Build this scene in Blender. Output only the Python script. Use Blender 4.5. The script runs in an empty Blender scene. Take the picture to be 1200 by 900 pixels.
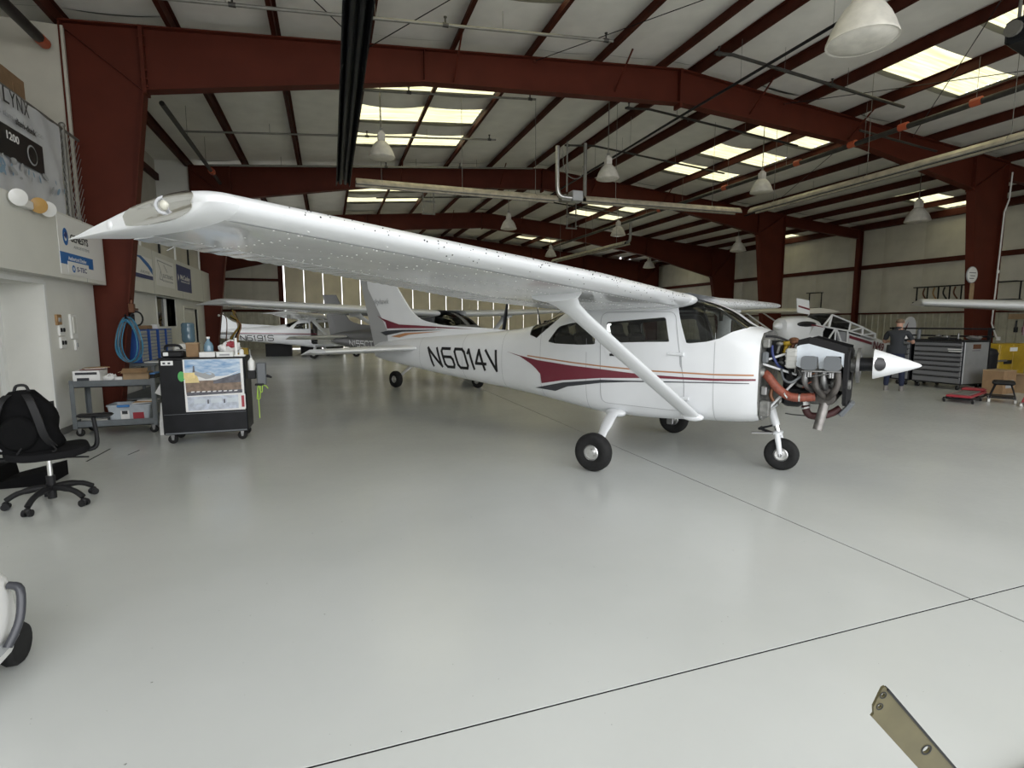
import bpy, math, random
from math import sin, cos, pi, radians, sqrt, atan2, hypot
from mathutils import Vector, Matrix
from mathutils.geometry import delaunay_2d_cdt
random.seed(7)
S = bpy.context.scene
COL = S.collection

# ---------------------------------------------------------------- camera
HC = 1.645
def make_camera():
    yaw, pitch, roll = radians(18.96), radians(6.58), radians(-0.1)
    fh = Vector((sin(yaw), cos(yaw), 0)); rt = Vector((cos(yaw), -sin(yaw), 0)); zz = Vector((0, 0, 1))
    fwd = fh * cos(pitch) - zz * sin(pitch); up = fh * sin(pitch) + zz * cos(pitch)
    r2 = rt * cos(roll) + up * sin(roll); u2 = up * cos(roll) - rt * sin(roll)
    cd = bpy.data.cameras.new('camera'); co = bpy.data.objects.new('camera', cd); COL.objects.link(co)
    m = Matrix.Identity(4)
    for i in range(3):
        m[i][0] = r2[i]; m[i][1] = u2[i]; m[i][2] = -fwd[i]
    m[0][3], m[1][3], m[2][3] = 0, 0, HC
    co.matrix_world = m
    cd.sensor_fit = 'HORIZONTAL'; cd.sensor_width = 36; cd.lens = 621.7 / 1200 * 36
    cd.clip_start = 0.05; cd.clip_end = 500
    S.camera = co
make_camera()

# ---------------------------------------------------------------- light
SKY_STRENGTH = 1.0
EXPOSURE = 2.05
w = bpy.data.worlds.new('overcast_sky'); S.world = w; w.use_nodes = True
bg = w.node_tree.nodes['Background']
bg.inputs[0].default_value = (0.97, 0.985, 1.0, 1); bg.inputs[1].default_value = SKY_STRENGTH
vs = S.view_settings
vs.view_transform = 'Standard'; vs.look = 'None'; vs.gamma = 1; vs.use_curve_mapping = False; vs.exposure = EXPOSURE
S.cycles.max_bounces = 10; S.cycles.diffuse_bounces = 6; S.cycles.transmission_bounces = 8; S.cycles.transparent_max_bounces = 12
S.cycles.sample_clamp_indirect = 6
pl = bpy.data.lights.new('door_opening_portal', 'AREA'); pl.shape = 'RECTANGLE'; pl.size = 19.0; pl.size_y = 6.2
pl.cycles.is_portal = True
po = bpy.data.objects.new('door_opening_portal', pl); COL.objects.link(po)
po.location = (4.4, -1.9, 3.15); po.rotation_euler = (radians(90), 0, 0)

# ---------------------------------------------------------------- materials
MATS = {}
def mat(name, col, rough=0.5, metal=0.0, spec=0.5, var=0.0, vscale=6.0, bump=0.0, bscale=60.0, coat=0.0, col2=None, emit=0.0, alpha=None):
    if name in MATS: return MATS[name]
    m = bpy.data.materials.new(name); m.use_nodes = True
    nt = m.node_tree; b = nt.nodes['Principled BSDF']
    c = tuple(col) + (1,)
    b.inputs['Base Color'].default_value = c
    b.inputs['Roughness'].default_value = rough; b.inputs['Metallic'].default_value = metal
    b.inputs['Specular IOR Level'].default_value = spec
    if coat: b.inputs['Coat Weight'].default_value = coat; b.inputs['Coat Roughness'].default_value = 0.08
    if emit:
        b.inputs['Emission Color'].default_value = c; b.inputs['Emission Strength'].default_value = emit
    if var or col2:
        tc = nt.nodes.new('ShaderNodeTexCoord'); n = nt.nodes.new('ShaderNodeTexNoise')
        n.inputs['Scale'].default_value = vscale; n.inputs['Detail'].default_value = 6
        nt.links.new(tc.outputs['Object'], n.inputs['Vector'])
        r = nt.nodes.new('ShaderNodeValToRGB')
        r.color_ramp.elements[0].position = 0.35; r.color_ramp.elements[1].position = 0.68
        if col2: a, z = tuple(col) + (1,), tuple(col2) + (1,)
        else:
            a = tuple(max(0, x * (1 - var)) for x in col) + (1,); z = tuple(min(1, x * (1 + var)) for x in col) + (1,)
        r.color_ramp.elements[0].color = a; r.color_ramp.elements[1].color = z
        nt.links.new(n.outputs['Fac'], r.inputs['Fac']); nt.links.new(r.outputs['Color'], b.inputs['Base Color'])
    if bump:
        tc = nt.nodes.new('ShaderNodeTexCoord'); n = nt.nodes.new('ShaderNodeTexNoise')
        n.inputs['Scale'].default_value = bscale; n.inputs['Detail'].default_value = 4
        nt.links.new(tc.outputs['Object'], n.inputs['Vector'])
        bu = nt.nodes.new('ShaderNodeBump'); bu.inputs['Strength'].default_value = bump; bu.inputs['Distance'].default_value = 0.02
        nt.links.new(n.outputs['Fac'], bu.inputs['Height']); nt.links.new(bu.outputs['Normal'], b.inputs['Normal'])
    MATS[name] = m
    return m

def glass_mat(name, tint=(0.85, 0.9, 0.9), dark=0.35):
    """thin pane: part clear, part mirror, so that what lies behind still shows"""
    if name in MATS: return MATS[name]
    m = bpy.data.materials.new(name); m.use_nodes = True; nt = m.node_tree
    for n in list(nt.nodes): nt.nodes.remove(n)
    o = nt.nodes.new('ShaderNodeOutputMaterial'); mx = nt.nodes.new('ShaderNodeMixShader')
    t = nt.nodes.new('ShaderNodeBsdfTransparent'); t.inputs[0].default_value = tuple(x * (1 - dark) for x in tint) + (1,)
    g = nt.nodes.new('ShaderNodeBsdfGlossy'); g.inputs['Roughness'].default_value = 0.03
    fr = nt.nodes.new('ShaderNodeFresnel'); fr.inputs['IOR'].default_value = 1.5
    nt.links.new(fr.outputs[0], mx.inputs[0]); nt.links.new(t.outputs[0], mx.inputs[1]); nt.links.new(g.outputs[0], mx.inputs[2])
    nt.links.new(mx.outputs[0], o.inputs[0]); MATS[name] = m
    return m

def floor_mat():
    m = bpy.data.materials.new('epoxy_floor'); m.use_nodes = True; nt = m.node_tree; b = nt.nodes['Principled BSDF']
    tc = nt.nodes.new('ShaderNodeTexCoord')
    geo = nt.nodes.new('ShaderNodeNewGeometry')
    def noise(sc, det, rough=0.5):
        n = nt.nodes.new('ShaderNodeTexNoise'); n.inputs['Scale'].default_value = sc; n.inputs['Detail'].default_value = det
        n.inputs['Roughness'].default_value = rough
        nt.links.new(geo.outputs['Position'], n.inputs['Vector']); return n
    n1 = noise(0.55, 5); n2 = noise(14, 6, 0.7); n3 = noise(40, 2)
    r1 = nt.nodes.new('ShaderNodeValToRGB'); r1.color_ramp.elements[0].position = .3; r1.color_ramp.elements[1].position = .72
    r1.color_ramp.elements[0].color = (.48, .495, .48, 1); r1.color_ramp.elements[1].color = (.55, .565, .55, 1)
    nt.links.new(n1.outputs['Fac'], r1.inputs['Fac'])
    r3 = nt.nodes.new('ShaderNodeValToRGB'); r3.color_ramp.elements[0].position = .215; r3.color_ramp.elements[1].position = .235
    r3.color_ramp.elements[0].color = (.22, .22, .2, 1); r3.color_ramp.elements[1].color = (1, 1, 1, 1)
    nt.links.new(n3.outputs['Fac'], r3.inputs['Fac'])
    mx = nt.nodes.new('ShaderNodeMixRGB'); mx.blend_type = 'MULTIPLY'; mx.inputs[0].default_value = 0.8
    nt.links.new(r1.outputs[0], mx.inputs[1]); nt.links.new(r3.outputs[0], mx.inputs[2])
    nt.links.new(mx.outputs[0], b.inputs['Base Color'])
    rr = nt.nodes.new('ShaderNodeMapRange'); rr.inputs['From Min'].default_value = .3; rr.inputs['From Max'].default_value = .7
    rr.inputs['To Min'].default_value = .19; rr.inputs['To Max'].default_value = .27
    nt.links.new(n2.outputs['Fac'], rr.inputs['Value']); nt.links.new(rr.outputs[0], b.inputs['Roughness'])
    b.inputs['Specular IOR Level'].default_value = 0.42
    bu = nt.nodes.new('ShaderNodeBump'); bu.inputs['Strength'].default_value = .06; bu.inputs['Distance'].default_value = .02
    n4 = noise(3.0, 3); nt.links.new(n4.outputs['Fac'], bu.inputs['Height']); nt.links.new(bu.outputs['Normal'], b.inputs['Normal'])
    return m

def skylight_mat():
    m = bpy.data.materials.new('translucent_fibreglass'); m.use_nodes = True; nt = m.node_tree
    for n in list(nt.nodes): nt.nodes.remove(n)
    o = nt.nodes.new('ShaderNodeOutputMaterial'); mx = nt.nodes.new('ShaderNodeMixShader'); mx.inputs[0].default_value = .25
    t = nt.nodes.new('ShaderNodeBsdfTranslucent'); d = nt.nodes.new('ShaderNodeBsdfDiffuse')
    geo = nt.nodes.new('ShaderNodeNewGeometry'); mp = nt.nodes.new('ShaderNodeMapping')
    mp.inputs['Scale'].default_value = (.5, 9, 1)
    nz = nt.nodes.new('ShaderNodeTexNoise'); nz.inputs['Scale'].default_value = 1.8; nz.inputs['Detail'].default_value = 6
    nt.links.new(geo.outputs['Position'], mp.inputs['Vector']); nt.links.new(mp.outputs[0], nz.inputs['Vector'])
    r = nt.nodes.new('ShaderNodeValToRGB'); r.color_ramp.elements[0].position = .3; r.color_ramp.elements[1].position = .7
    r.color_ramp.elements[0].color = (.33, .305, .165, 1); r.color_ramp.elements[1].color = (.62, .58, .37, 1)
    nt.links.new(nz.outputs['Fac'], r.inputs['Fac']); nt.links.new(r.outputs[0], t.inputs[0])
    d.inputs[0].default_value = (.45, .44, .33, 1)
    nt.links.new(t.outputs[0], mx.inputs[1]); nt.links.new(d.outputs[0], mx.inputs[2]); nt.links.new(mx.outputs[0], o.inputs[0])
    return m

M = dict(
    floor=floor_mat(), sky=skylight_mat(),
    joint=mat('joint_filler', (.012, .012, .012), .9, spec=.1),
    red=mat('red_oxide_steel', (.088, .019, .0105), .55, var=.1, vscale=1.5, spec=.15),
    redd=mat('red_oxide_purlin', (.06, .0145, .008), .6, var=.2, vscale=3, spec=.15),
    insul=mat('white_vinyl_insulation', (.82, .81, .77), .5, var=.05, vscale=2, bump=.25, bscale=3),
    insulw=mat('wall_insulation_facing', (.55, .53, .455), .6, var=.08, vscale=1.5, bump=.3, bscale=2.5),
    liner=mat('galvanised_liner', (.40, .385, .30), .42, metal=.35, var=.15, vscale=3),
    doorp=mat('door_panel_sheet', (.72, .66, .50), .6, var=.08, vscale=1.2),
    deck=mat('roof_deck', (.35, .35, .33), .5, metal=.3),
    drywall=mat('painted_drywall', (.74, .74, .70), .7, var=.04, vscale=2, bump=.08, bscale=120),
    soff=mat('painted_soffit', (.68, .68, .63), .6, var=.03, vscale=1.5),
    trim=mat('white_trim', (.78, .79, .77), .45),
    base=mat('rubber_baseboard', (.17, .17, .165), .6),
    white=mat('white_plastic', (.80, .80, .78), .4),
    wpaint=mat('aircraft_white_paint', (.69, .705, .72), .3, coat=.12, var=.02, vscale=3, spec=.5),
    waged_shade=mat('wing_lower_skin_shaded', (.54, .55, .55), .16, coat=.25, var=.05, vscale=4, spec=.5, bump=.05, bscale=6),  # aged glossy white paint, darkened further: underside shade put into the colour
    maroon=mat('maroon_paint', (.16, .018, .035), .3, coat=.4),
    blackp=mat('black_vinyl', (.012, .012, .014), .35),
    charc=mat('charcoal_vinyl', (.04, .042, .05), .35),
    tan=mat('tan_vinyl', (.42, .2, .09), .4),
    rubber=mat('tyre_rubber', (.016, .016, .016), .75, var=.2, vscale=20, spec=.2),
    alum=mat('bare_aluminium', (.62, .62, .61), .32, metal=.9, var=.08, vscale=12),
    steel=mat('steel', (.25, .25, .25), .42, metal=.8, var=.15, vscale=15),
    chrome=mat('chrome', (.8, .8, .8), .1, metal=1),
    galv=mat('galvanised_pipe', (.22, .215, .195), .5, metal=.4, var=.1),
    blackm=mat('black_steel', (.009, .0095, .0115), .38, var=.2, spec=.22),
    blackpl=mat('black_plastic', (.014, .014, .015), .5, spec=.25),
    fabric=mat('black_fabric', (.007, .007, .0075), .95, spec=.1, bump=.4, bscale=250),
    mesh=mat('black_seat_mesh', (.010, .010, .011), .9, spec=.15, bump=.4, bscale=400),
    greyf=mat('grey_seat_cloth', (.16, .155, .145), .9, bump=.3, bscale=200),
    dark=mat('dark_interior', (.018, .018, .019), .8, spec=.15),
    pipe=mat('dark_sprinkler_pipe', (.05, .047, .042), .5, metal=.4, var=.2),
    orange=mat('orange_coupling', (.42, .085, .035), .5),
    lampw=mat('lamp_white_glass', (.66, .64, .58), .35, var=.1, vscale=8),
    cream=mat('cream_reflector', (.52, .47, .36), .4, metal=.3, var=.2, vscale=6),
    bluebin=mat('blue_bin_steel', (.02, .075, .29), .4),
    greybin=mat('grey_drawer', (.36, .37, .36), .5),
    cardb=mat('cardboard', (.27, .17, .09), .8, var=.1, vscale=8),
    card2=mat('cardboard_pale', (.36, .25, .145), .8, var=.1, vscale=8),
    paper=mat('paper_white', (.76, .76, .75), .7, var=.05, vscale=15),
    cartg=mat('grey_cart_steel', (.13, .145, .155), .45, var=.15, vscale=6),
    tub=mat('clear_plastic_tub', (.42, .46, .5), .3, var=.08, vscale=10),
    bluel=mat('blue_lid_clip', (.05, .2, .5), .4),
    hose=mat('blue_air_hose', (.05, .25, .42), .4),
    green=mat('green_label', (.08, .38, .1), .5),
    lime=mat('lime_cord', (.38, .6, .07), .5),
    wood=mat('wood', (.36, .22, .1), .6, var=.2, vscale=14),
    redv=mat('red_vinyl', (.34, .035, .05), .4),
    yellow=mat('yellow_cabinet', (.40, .26, .018), .45, var=.1),
    cabg=mat('tool_cabinet_grey', (.175, .178, .185), .35, metal=.3),
    cabs=mat('brushed_silver_panel', (.42, .43, .44), .42, metal=.7, var=.05),
    scat=mat('orange_scat_hose', (.22, .058, .034), .6, var=.2, vscale=25),
    exh=mat('exhaust_steel', (.075, .068, .062), .55, metal=.45, var=.35, vscale=14),
    rocker=mat('grey_rocker_cover', (.12, .13, .14), .45),
    baffle=mat('pale_blue_baffle', (.58, .63, .68), .35, var=.08, vscale=9),
    seal=mat('baffle_seal', (.016, .016, .017), .8, spec=.15),
    castal=mat('cast_aluminium', (.2, .2, .19), .5, metal=.5, var=.3, vscale=18),
    copper=mat('copper_brown', (.14, .06, .03), .45, metal=.5),
    greypl=mat('grey_aircraft_paint', (.16, .163, .167), .5, spec=.25),
    olive=mat('zinc_primed_strip', (.115, .10, .052), .42, metal=.45, var=.1, vscale=20),
    skin=mat('skin', (.46, .26, .19), .55), hair=mat('short_hair', (.16, .11, .075), .9),
    shirt=mat('charcoal_polo', (.028, .031, .037), .85, bump=.3, bscale=120),
    jeans=mat('navy_jeans', (.012, .018, .045), .85, bump=.3, bscale=150),
    shoe=mat('grey_trainer', (.2, .19, .18), .7),
    blue=mat('sign_blue', (.02, .135, .40), .5), navy=mat('sign_navy', (.03, .045, .16), .5),
    greyt=mat('sign_grey', (.35, .36, .37), .6),
    mesh_w=mat('chain_link_wire', (.42, .43, .43), .4, metal=.7),
    bulbg=mat('bulb_glass', (.5, .49, .42), .15, coat=.4), amber=mat('amber_lens', (.5, .3, .1), .3), glassw=mat('frosted_lens', (.8, .8, .78), .12, coat=.5),
    bottle=mat('blue_water_bottle', (.16, .27, .36), .12, coat=.6),
    apron=mat('concrete_apron', (.42, .41, .385), .85, var=.1, vscale=.6),
    lens=glass_mat('clear_lens', (.97, .97, .95), .04), glass=glass_mat('cabin_glass', (.8, .82, .8), .25),
    winglass=glass_mat('window_glass', (.9, .93, .93), .1),
)

# ---------------------------------------------------------------- mesh helpers
class MB:
    def __init__(s): s.v = []; s.f = []; s.mi = []; s.m = 0
    def _add(s, vs, fs):
        o = len(s.v); s.v += [tuple(p) for p in vs]; s.f += [tuple(i + o for i in f) for f in fs]; s.mi += [s.m] * len(fs); return s
    def box(s, c, d, R=None):
        hx, hy, hz = d[0] / 2, d[1] / 2, d[2] / 2; c = Vector(c)
        P = [Vector((x, y, z)) for x in (-hx, hx) for y in (-hy, hy) for z in (-hz, hz)]
        if R is not None: P = [R @ p for p in P]
        return s._add([p + c for p in P], [(0, 1, 3, 2), (4, 6, 7, 5), (0, 4, 5, 1), (2, 3, 7, 6), (0, 2, 6, 4), (1, 5, 7, 3)])
    def bb(s, x0, x1, y0, y1, z0, z1): return s.box(((x0 + x1) / 2, (y0 + y1) / 2, (z0 + z1) / 2), (abs(x1 - x0), abs(y1 - y0), abs(z1 - z0)))
    def rbox(s, c, d, b=.01, R=None):
        """box with chamfered edges"""
        hx, hy, hz = [k / 2 for k in d]; b = min(b, hx * .9, hy * .9, hz * .9); c = Vector(c)
        prof = [(-hx + b, -hy), (hx - b, -hy), (hx, -hy + b), (hx, hy - b), (hx - b, hy), (-hx + b, hy), (-hx, hy - b), (-hx, -hy + b)]
        def ring(z, ins):
            return [Vector((x - (ins if x > 0 else -ins) * 1, y - (ins if y > 0 else -ins), z)) for x, y in prof]
        rs = [ring(-hz, b), ring(-hz + b, 0), ring(hz - b, 0), ring(hz, b)]
        if R is not None: rs = [[R @ p for p in r] for r in rs]
        return s.loft([[p + c for p in r] for r in rs], True, True)
    def loft(s, rings, closed=True, cap=False):
        n = len(rings[0]); vs = [p for r in rings for p in r]; fs = []
        for i in range(len(rings) - 1):
            for j in range(n if closed else n - 1):
                k = (j + 1) % n; fs.append((i * n + j, i * n + k, (i + 1) * n + k, (i + 1) * n + j))
        if cap: fs.append(tuple(range(n - 1, -1, -1))); fs.append(tuple((len(rings) - 1) * n + j for j in range(n)))
        return s._add(vs, fs)
    def tube(s, path, r, n=8, cap=True, sq=None):
        path = [Vector(p) for p in path]; rs = r if isinstance(r, (list, tuple)) else [r] * len(path)
        rings = []; prev = None
        for i, p in enumerate(path):
            t = (path[min(i + 1, len(path) - 1)] - path[max(i - 1, 0)])
            t = t.normalized() if t.length > 1e-9 else Vector((0, 0, 1))
            if prev is None:
                a = Vector((0, 0, 1)) if abs(t.z) < .9 else Vector((1, 0, 0)); u = (a - t * a.dot(t)).normalized()
            else:
                u = prev - t * prev.dot(t); u = u.normalized() if u.length > 1e-6 else prev
            prev = u; v = t.cross(u)
            rings.append([p + (u * cos(2 * pi * k / n) + v * sin(2 * pi * k / n)) * rs[i] for k in range(n)])
        return s.loft(rings, True, cap)
    def cyl(s, a, b, r, n=14, r2=None): return s.tube([a, b], [r, r if r2 is None else r2], n)
    def bar(s, a, b, w, h, up=(0, 0, 1)):
        a = Vector(a); b = Vector(b); t = (b - a).normalized(); u = Vector(up)
        if abs(u.normalized().dot(t)) > .99: u = Vector((1, 0, 0)) if abs(t.x) < .9 else Vector((0, 1, 0))
        u = (u - t * u.dot(t)).normalized(); v = t.cross(u)
        q = [(-w / 2, -h / 2), (w / 2, -h / 2), (w / 2, h / 2), (-w / 2, h / 2)]
        return s.loft([[p + v * x + u * y for x, y in q] for p in (a, b)], True, True)
    def lathe(s, prof, n=20, X=None, closed_ends=True):
        rings = []
        for r, z in prof:
            ring = [Vector((r * cos(2 * pi * k / n), r * sin(2 * pi * k / n), z)) for k in range(n)]
            rings.append([X @ p for p in ring] if X is not None else ring)
        return s.loft(rings, True, closed_ends)
    def prism(s, poly, z0, z1, X=None):
        n = len(poly); vs = [Vector((x, y, z)) for z in (z0, z1) for x, y in poly]
        if X is not None: vs = [X @ p for p in vs]
        fs = [tuple(range(n - 1, -1, -1)), tuple(range(n, 2 * n))] + [(i, (i + 1) % n, n + (i + 1) % n, n + i) for i in range(n)]
        return s._add(vs, fs)
    def sphere(s, c, r, sc=(1, 1, 1), n=14, m=8, R=None):
        c = Vector(c); rings = []
        for i in range(m + 1):
            a = -pi / 2 + pi * i / m; rr = max(cos(a), .02)
            ring = [Vector((rr * cos(2 * pi * k / n) * r * sc[0], rr * sin(2 * pi * k / n) * r * sc[1], sin(a) * r * sc[2])) for k in range(n)]
            rings.append([(R @ p if R is not None else p) + c for p in ring])
        return s.loft(rings, True, True)
    def grid(s, pts):   # pts[i][j]
        n = len(pts[0]); vs = [p for r in pts for p in r]
        return s._add(vs, [(i * n + j, i * n + j + 1, (i + 1) * n + j + 1, (i + 1) * n + j) for i in range(len(pts) - 1) for j in range(n - 1)])
    def mesh(s, name, mats, smooth=None):
        me = bpy.data.meshes.new(name); me.from_pydata(s.v, [], s.f)
        for m_ in (mats if isinstance(mats, (list, tuple)) else [mats]): me.materials.append(M[m_] if isinstance(m_, str) else m_)
        if max(s.mi, default=0) > 0: me.polygons.foreach_set('material_index', s.mi)
        import bmesh
        b = bmesh.new(); b.from_mesh(me); bmesh.ops.recalc_face_normals(b, faces=b.faces); b.to_mesh(me); b.free()
        if smooth is not None:
            me.polygons.foreach_set('use_smooth', [True] * len(me.polygons)); me.set_sharp_from_angle(angle=radians(smooth))
        me.update(); return me
    def build(s, name, mats, parent=None, smooth=None, loc=None, label=None):
        o = bpy.data.objects.new(name, s.mesh(name, mats, smooth)); COL.objects.link(o)
        if parent is not None: o.parent = parent
        if loc: o.location = loc
        if label: o['label'] = label
        return o
def thing(name, label, cat, loc=(0, 0, 0), rz=0, group=None):
    o = bpy.data.objects.new(name, None); COL.objects.link(o); o.location = loc; o.rotation_euler = (0, 0, rz); o.empty_display_size = .1
    o['label'] = label; o['category'] = cat
    if group: o['group'] = group
    return o
def tag(o, label, cat, group=None):
    o['label'] = label; o['category'] = cat
    if group: o['group'] = group
    return o
def struct(o, label=None):
    o['kind'] = 'structure'
    if label: o['label'] = label
    return o
def inst(src, name, parent=None, loc=None, rot=None, scale=None):
    o = bpy.data.objects.new(name, src.data); COL.objects.link(o)
    if parent is not None: o.parent = parent
    if loc: o.location = loc
    if rot: o.rotation_euler = rot
    if scale: o.scale = scale
    return o
def copy_tree(src, parent=None, label=None, loc=None, rz=None, group=None):
    c = src.copy(); COL.objects.link(c); c.parent = parent
    if label: c['label'] = label
    if group: c['group'] = group
    if loc: c.location = loc
    if rz is not None: c.rotation_euler = (0, 0, rz)
    for ch in src.children: copy_tree(ch, c)
    return c
def RZ(a): return Matrix.Rotation(a, 3, 'Z')
def RX(a): return Matrix.Rotation(a, 3, 'X')
def RY(a): return Matrix.Rotation(a, 3, 'Y')
def X4(o, x, y, z):
    m = Matrix.Identity(4)
    for i in range(3): m[i][0] = x[i]; m[i][1] = y[i]; m[i][2] = z[i]; m[i][3] = o[i]
    return m
def smooth_poly(pts, k=3, closed=True):
    """Catmull-Rom densify"""
    n = len(pts); out = []
    for i in range(n if closed else n - 1):
        p0, p1, p2, p3 = [pts[(i + d) % n] if closed else pts[min(max(i + d, 0), n - 1)] for d in (-1, 0, 1, 2)]
        for j in range(k):
            t = j / k
            out.append(tuple(.5 * ((2 * b) + (-a + c) * t + (2 * a - 5 * b + 4 * c - d) * t * t + (-a + 3 * b - 3 * c + d) * t ** 3) for a, b, c, d in zip(p0, p1, p2, p3)))
    if not closed: out.append(tuple(pts[-1]))
    return out
def round_poly(pts, r, k=4):
    """rounded corners for a polygon"""
    out = []; n = len(pts)
    for i in range(n):
        p = Vector(pts[i]); a = Vector(pts[i - 1]) - p; b = Vector(pts[(i + 1) % n]) - p
        rr = min(r, a.length * .45, b.length * .45); A = p + a.normalized() * rr; B = p + b.normalized() * rr
        for j in range(k + 1):
            t = j / k; out.append(tuple(A * (1 - t) ** 2 + p * 2 * t * (1 - t) + B * t * t))
    return out
# text as a flat mesh
_font_cache = {}
def text_mesh(txt, size, depth=0.0, bold=False, shear=0, xs=1.0):
    cu = bpy.data.curves.new('lettering', 'FONT'); cu.body = txt; cu.size = size; cu.align_x = 'CENTER'; cu.align_y = 'CENTER'; cu.extrude = depth; cu.shear = shear
    cu.resolution_u = 3
    if bold: cu.offset = size * .02
    o = bpy.data.objects.new('lettering', cu); COL.objects.link(o)
    dg = bpy.context.evaluated_depsgraph_get(); me = bpy.data.meshes.new_from_object(o.evaluated_get(dg))
    bpy.data.objects.remove(o); bpy.data.curves.remove(cu)
    if xs != 1: me.transform(Matrix.Diagonal((xs, 1, 1, 1)))
    return me
def text(txt, size, material, parent, X, width=None, bold=False, shear=0, depth=.001, name='lettering'):
    me = text_mesh(txt, size, depth, bold, shear)
    if width:
        xs = [v.co.x for v in me.vertices]; ww = max(xs) - min(xs); me.transform(Matrix.Diagonal((width / ww, 1, 1, 1)))
    me.materials.clear(); me.materials.append(M[material]); me.transform(X)
    if size < .1:
        o = bpy.data.objects.new(name, me); COL.objects.link(o); o.parent = parent
        return o
    # one object for each letter: loose pieces, joined where they overlap along the line
    par = list(range(len(me.vertices)))
    def find(i):
        while par[i] != i: par[i] = par[par[i]]; i = par[i]
        return i
    for p in me.polygons:
        for v in p.vertices[1:]: par[find(v)] = find(p.vertices[0])
    ax = Vector((X[0][0], X[1][0], X[2][0])); pos = [v.co.dot(ax) for v in me.vertices]; gr = {}
    for p in me.polygons: gr.setdefault(find(p.vertices[0]), []).append(p.index)
    L_ = sorted(([min(pos[v] for pi_ in ps for v in me.polygons[pi_].vertices), max(pos[v] for pi_ in ps for v in me.polygons[pi_].vertices), ps] for ps in gr.values()), key=lambda t: t[0]); out = []
    for a, b, ps in L_:
        if out and a < out[-1][1] - .3 * min(b - a, out[-1][1] - out[-1][0]): out[-1][1] = max(b, out[-1][1]); out[-1][2] += ps
        else: out.append([a, b, list(ps)])
    for a, b, ps in out:
        ids = sorted({v for pi_ in ps for v in me.polygons[pi_].vertices}); ix = {k: i for i, k in enumerate(ids)}
        m2 = bpy.data.meshes.new(name); m2.from_pydata([me.vertices[k].co for k in ids], [], [tuple(ix[v] for v in me.polygons[pi_].vertices) for pi_ in ps]); m2.materials.append(M[material])
        o = bpy.data.objects.new(name, m2); COL.objects.link(o); o.parent = parent
    bpy.data.meshes.remove(me)
    return o
# ================================================================ THE SETTING
RIDGE, XR, SL = 7.5, 8.0, 0.08
def zt(x): return RIDGE - SL * abs(x - XR)          # top of rafters
Y0, YB = -1.9, 36.9
XL, XW = -9.1, 25.1
FR = [11.2, 19.7, 28.2, 36.55]
JX, JY = 3.57, 1.95

def build_floor():
    m = MB(); m.bb(XL - .2, XW + .2, Y0, YB + .2, -.3, -.004)
    f = struct(m.build('floor', 'joint'), 'pale grey sealed concrete hangar floor')
    g = .0065
    for (x0, x1) in ((XL - .2, JX - g), (JX + g, XW + .2)):
        for (y0, y1) in ((Y0, JY - g), (JY + g, YB + .2)):
            q = MB(); q.bb(x0, x1, y0, y1, -.012, 0); q.build('slab', 'floor', f)
    for (a, b, w_) in (((-2.81, 7.54), (-2.79, 8.22), .02), ((-2.45, 7.75), (-2.40, 8.0), .012)):
        q = MB(); q.bar((a[0], a[1], .0006), (b[0], b[1], .0006), w_, .001); q.build('scuff_mark', 'joint', f)
    a = MB(); a.bb(-60, 80, -70, Y0, -.25, -.03); struct(a.build('ground', 'apron'), 'concrete apron outside the hangar door')
    a = MB(); a.bb(-60, XL - .2, Y0, YB + .3, -.25, -.03); struct(a.build('ground', 'apron'), 'concrete apron beside the hangar')
    a = MB(); a.bb(-60, 80, YB + .3, 90, -.25, -.03); struct(a.build('ground', 'apron'), 'concrete apron behind the hangar')
build_floor()

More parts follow.
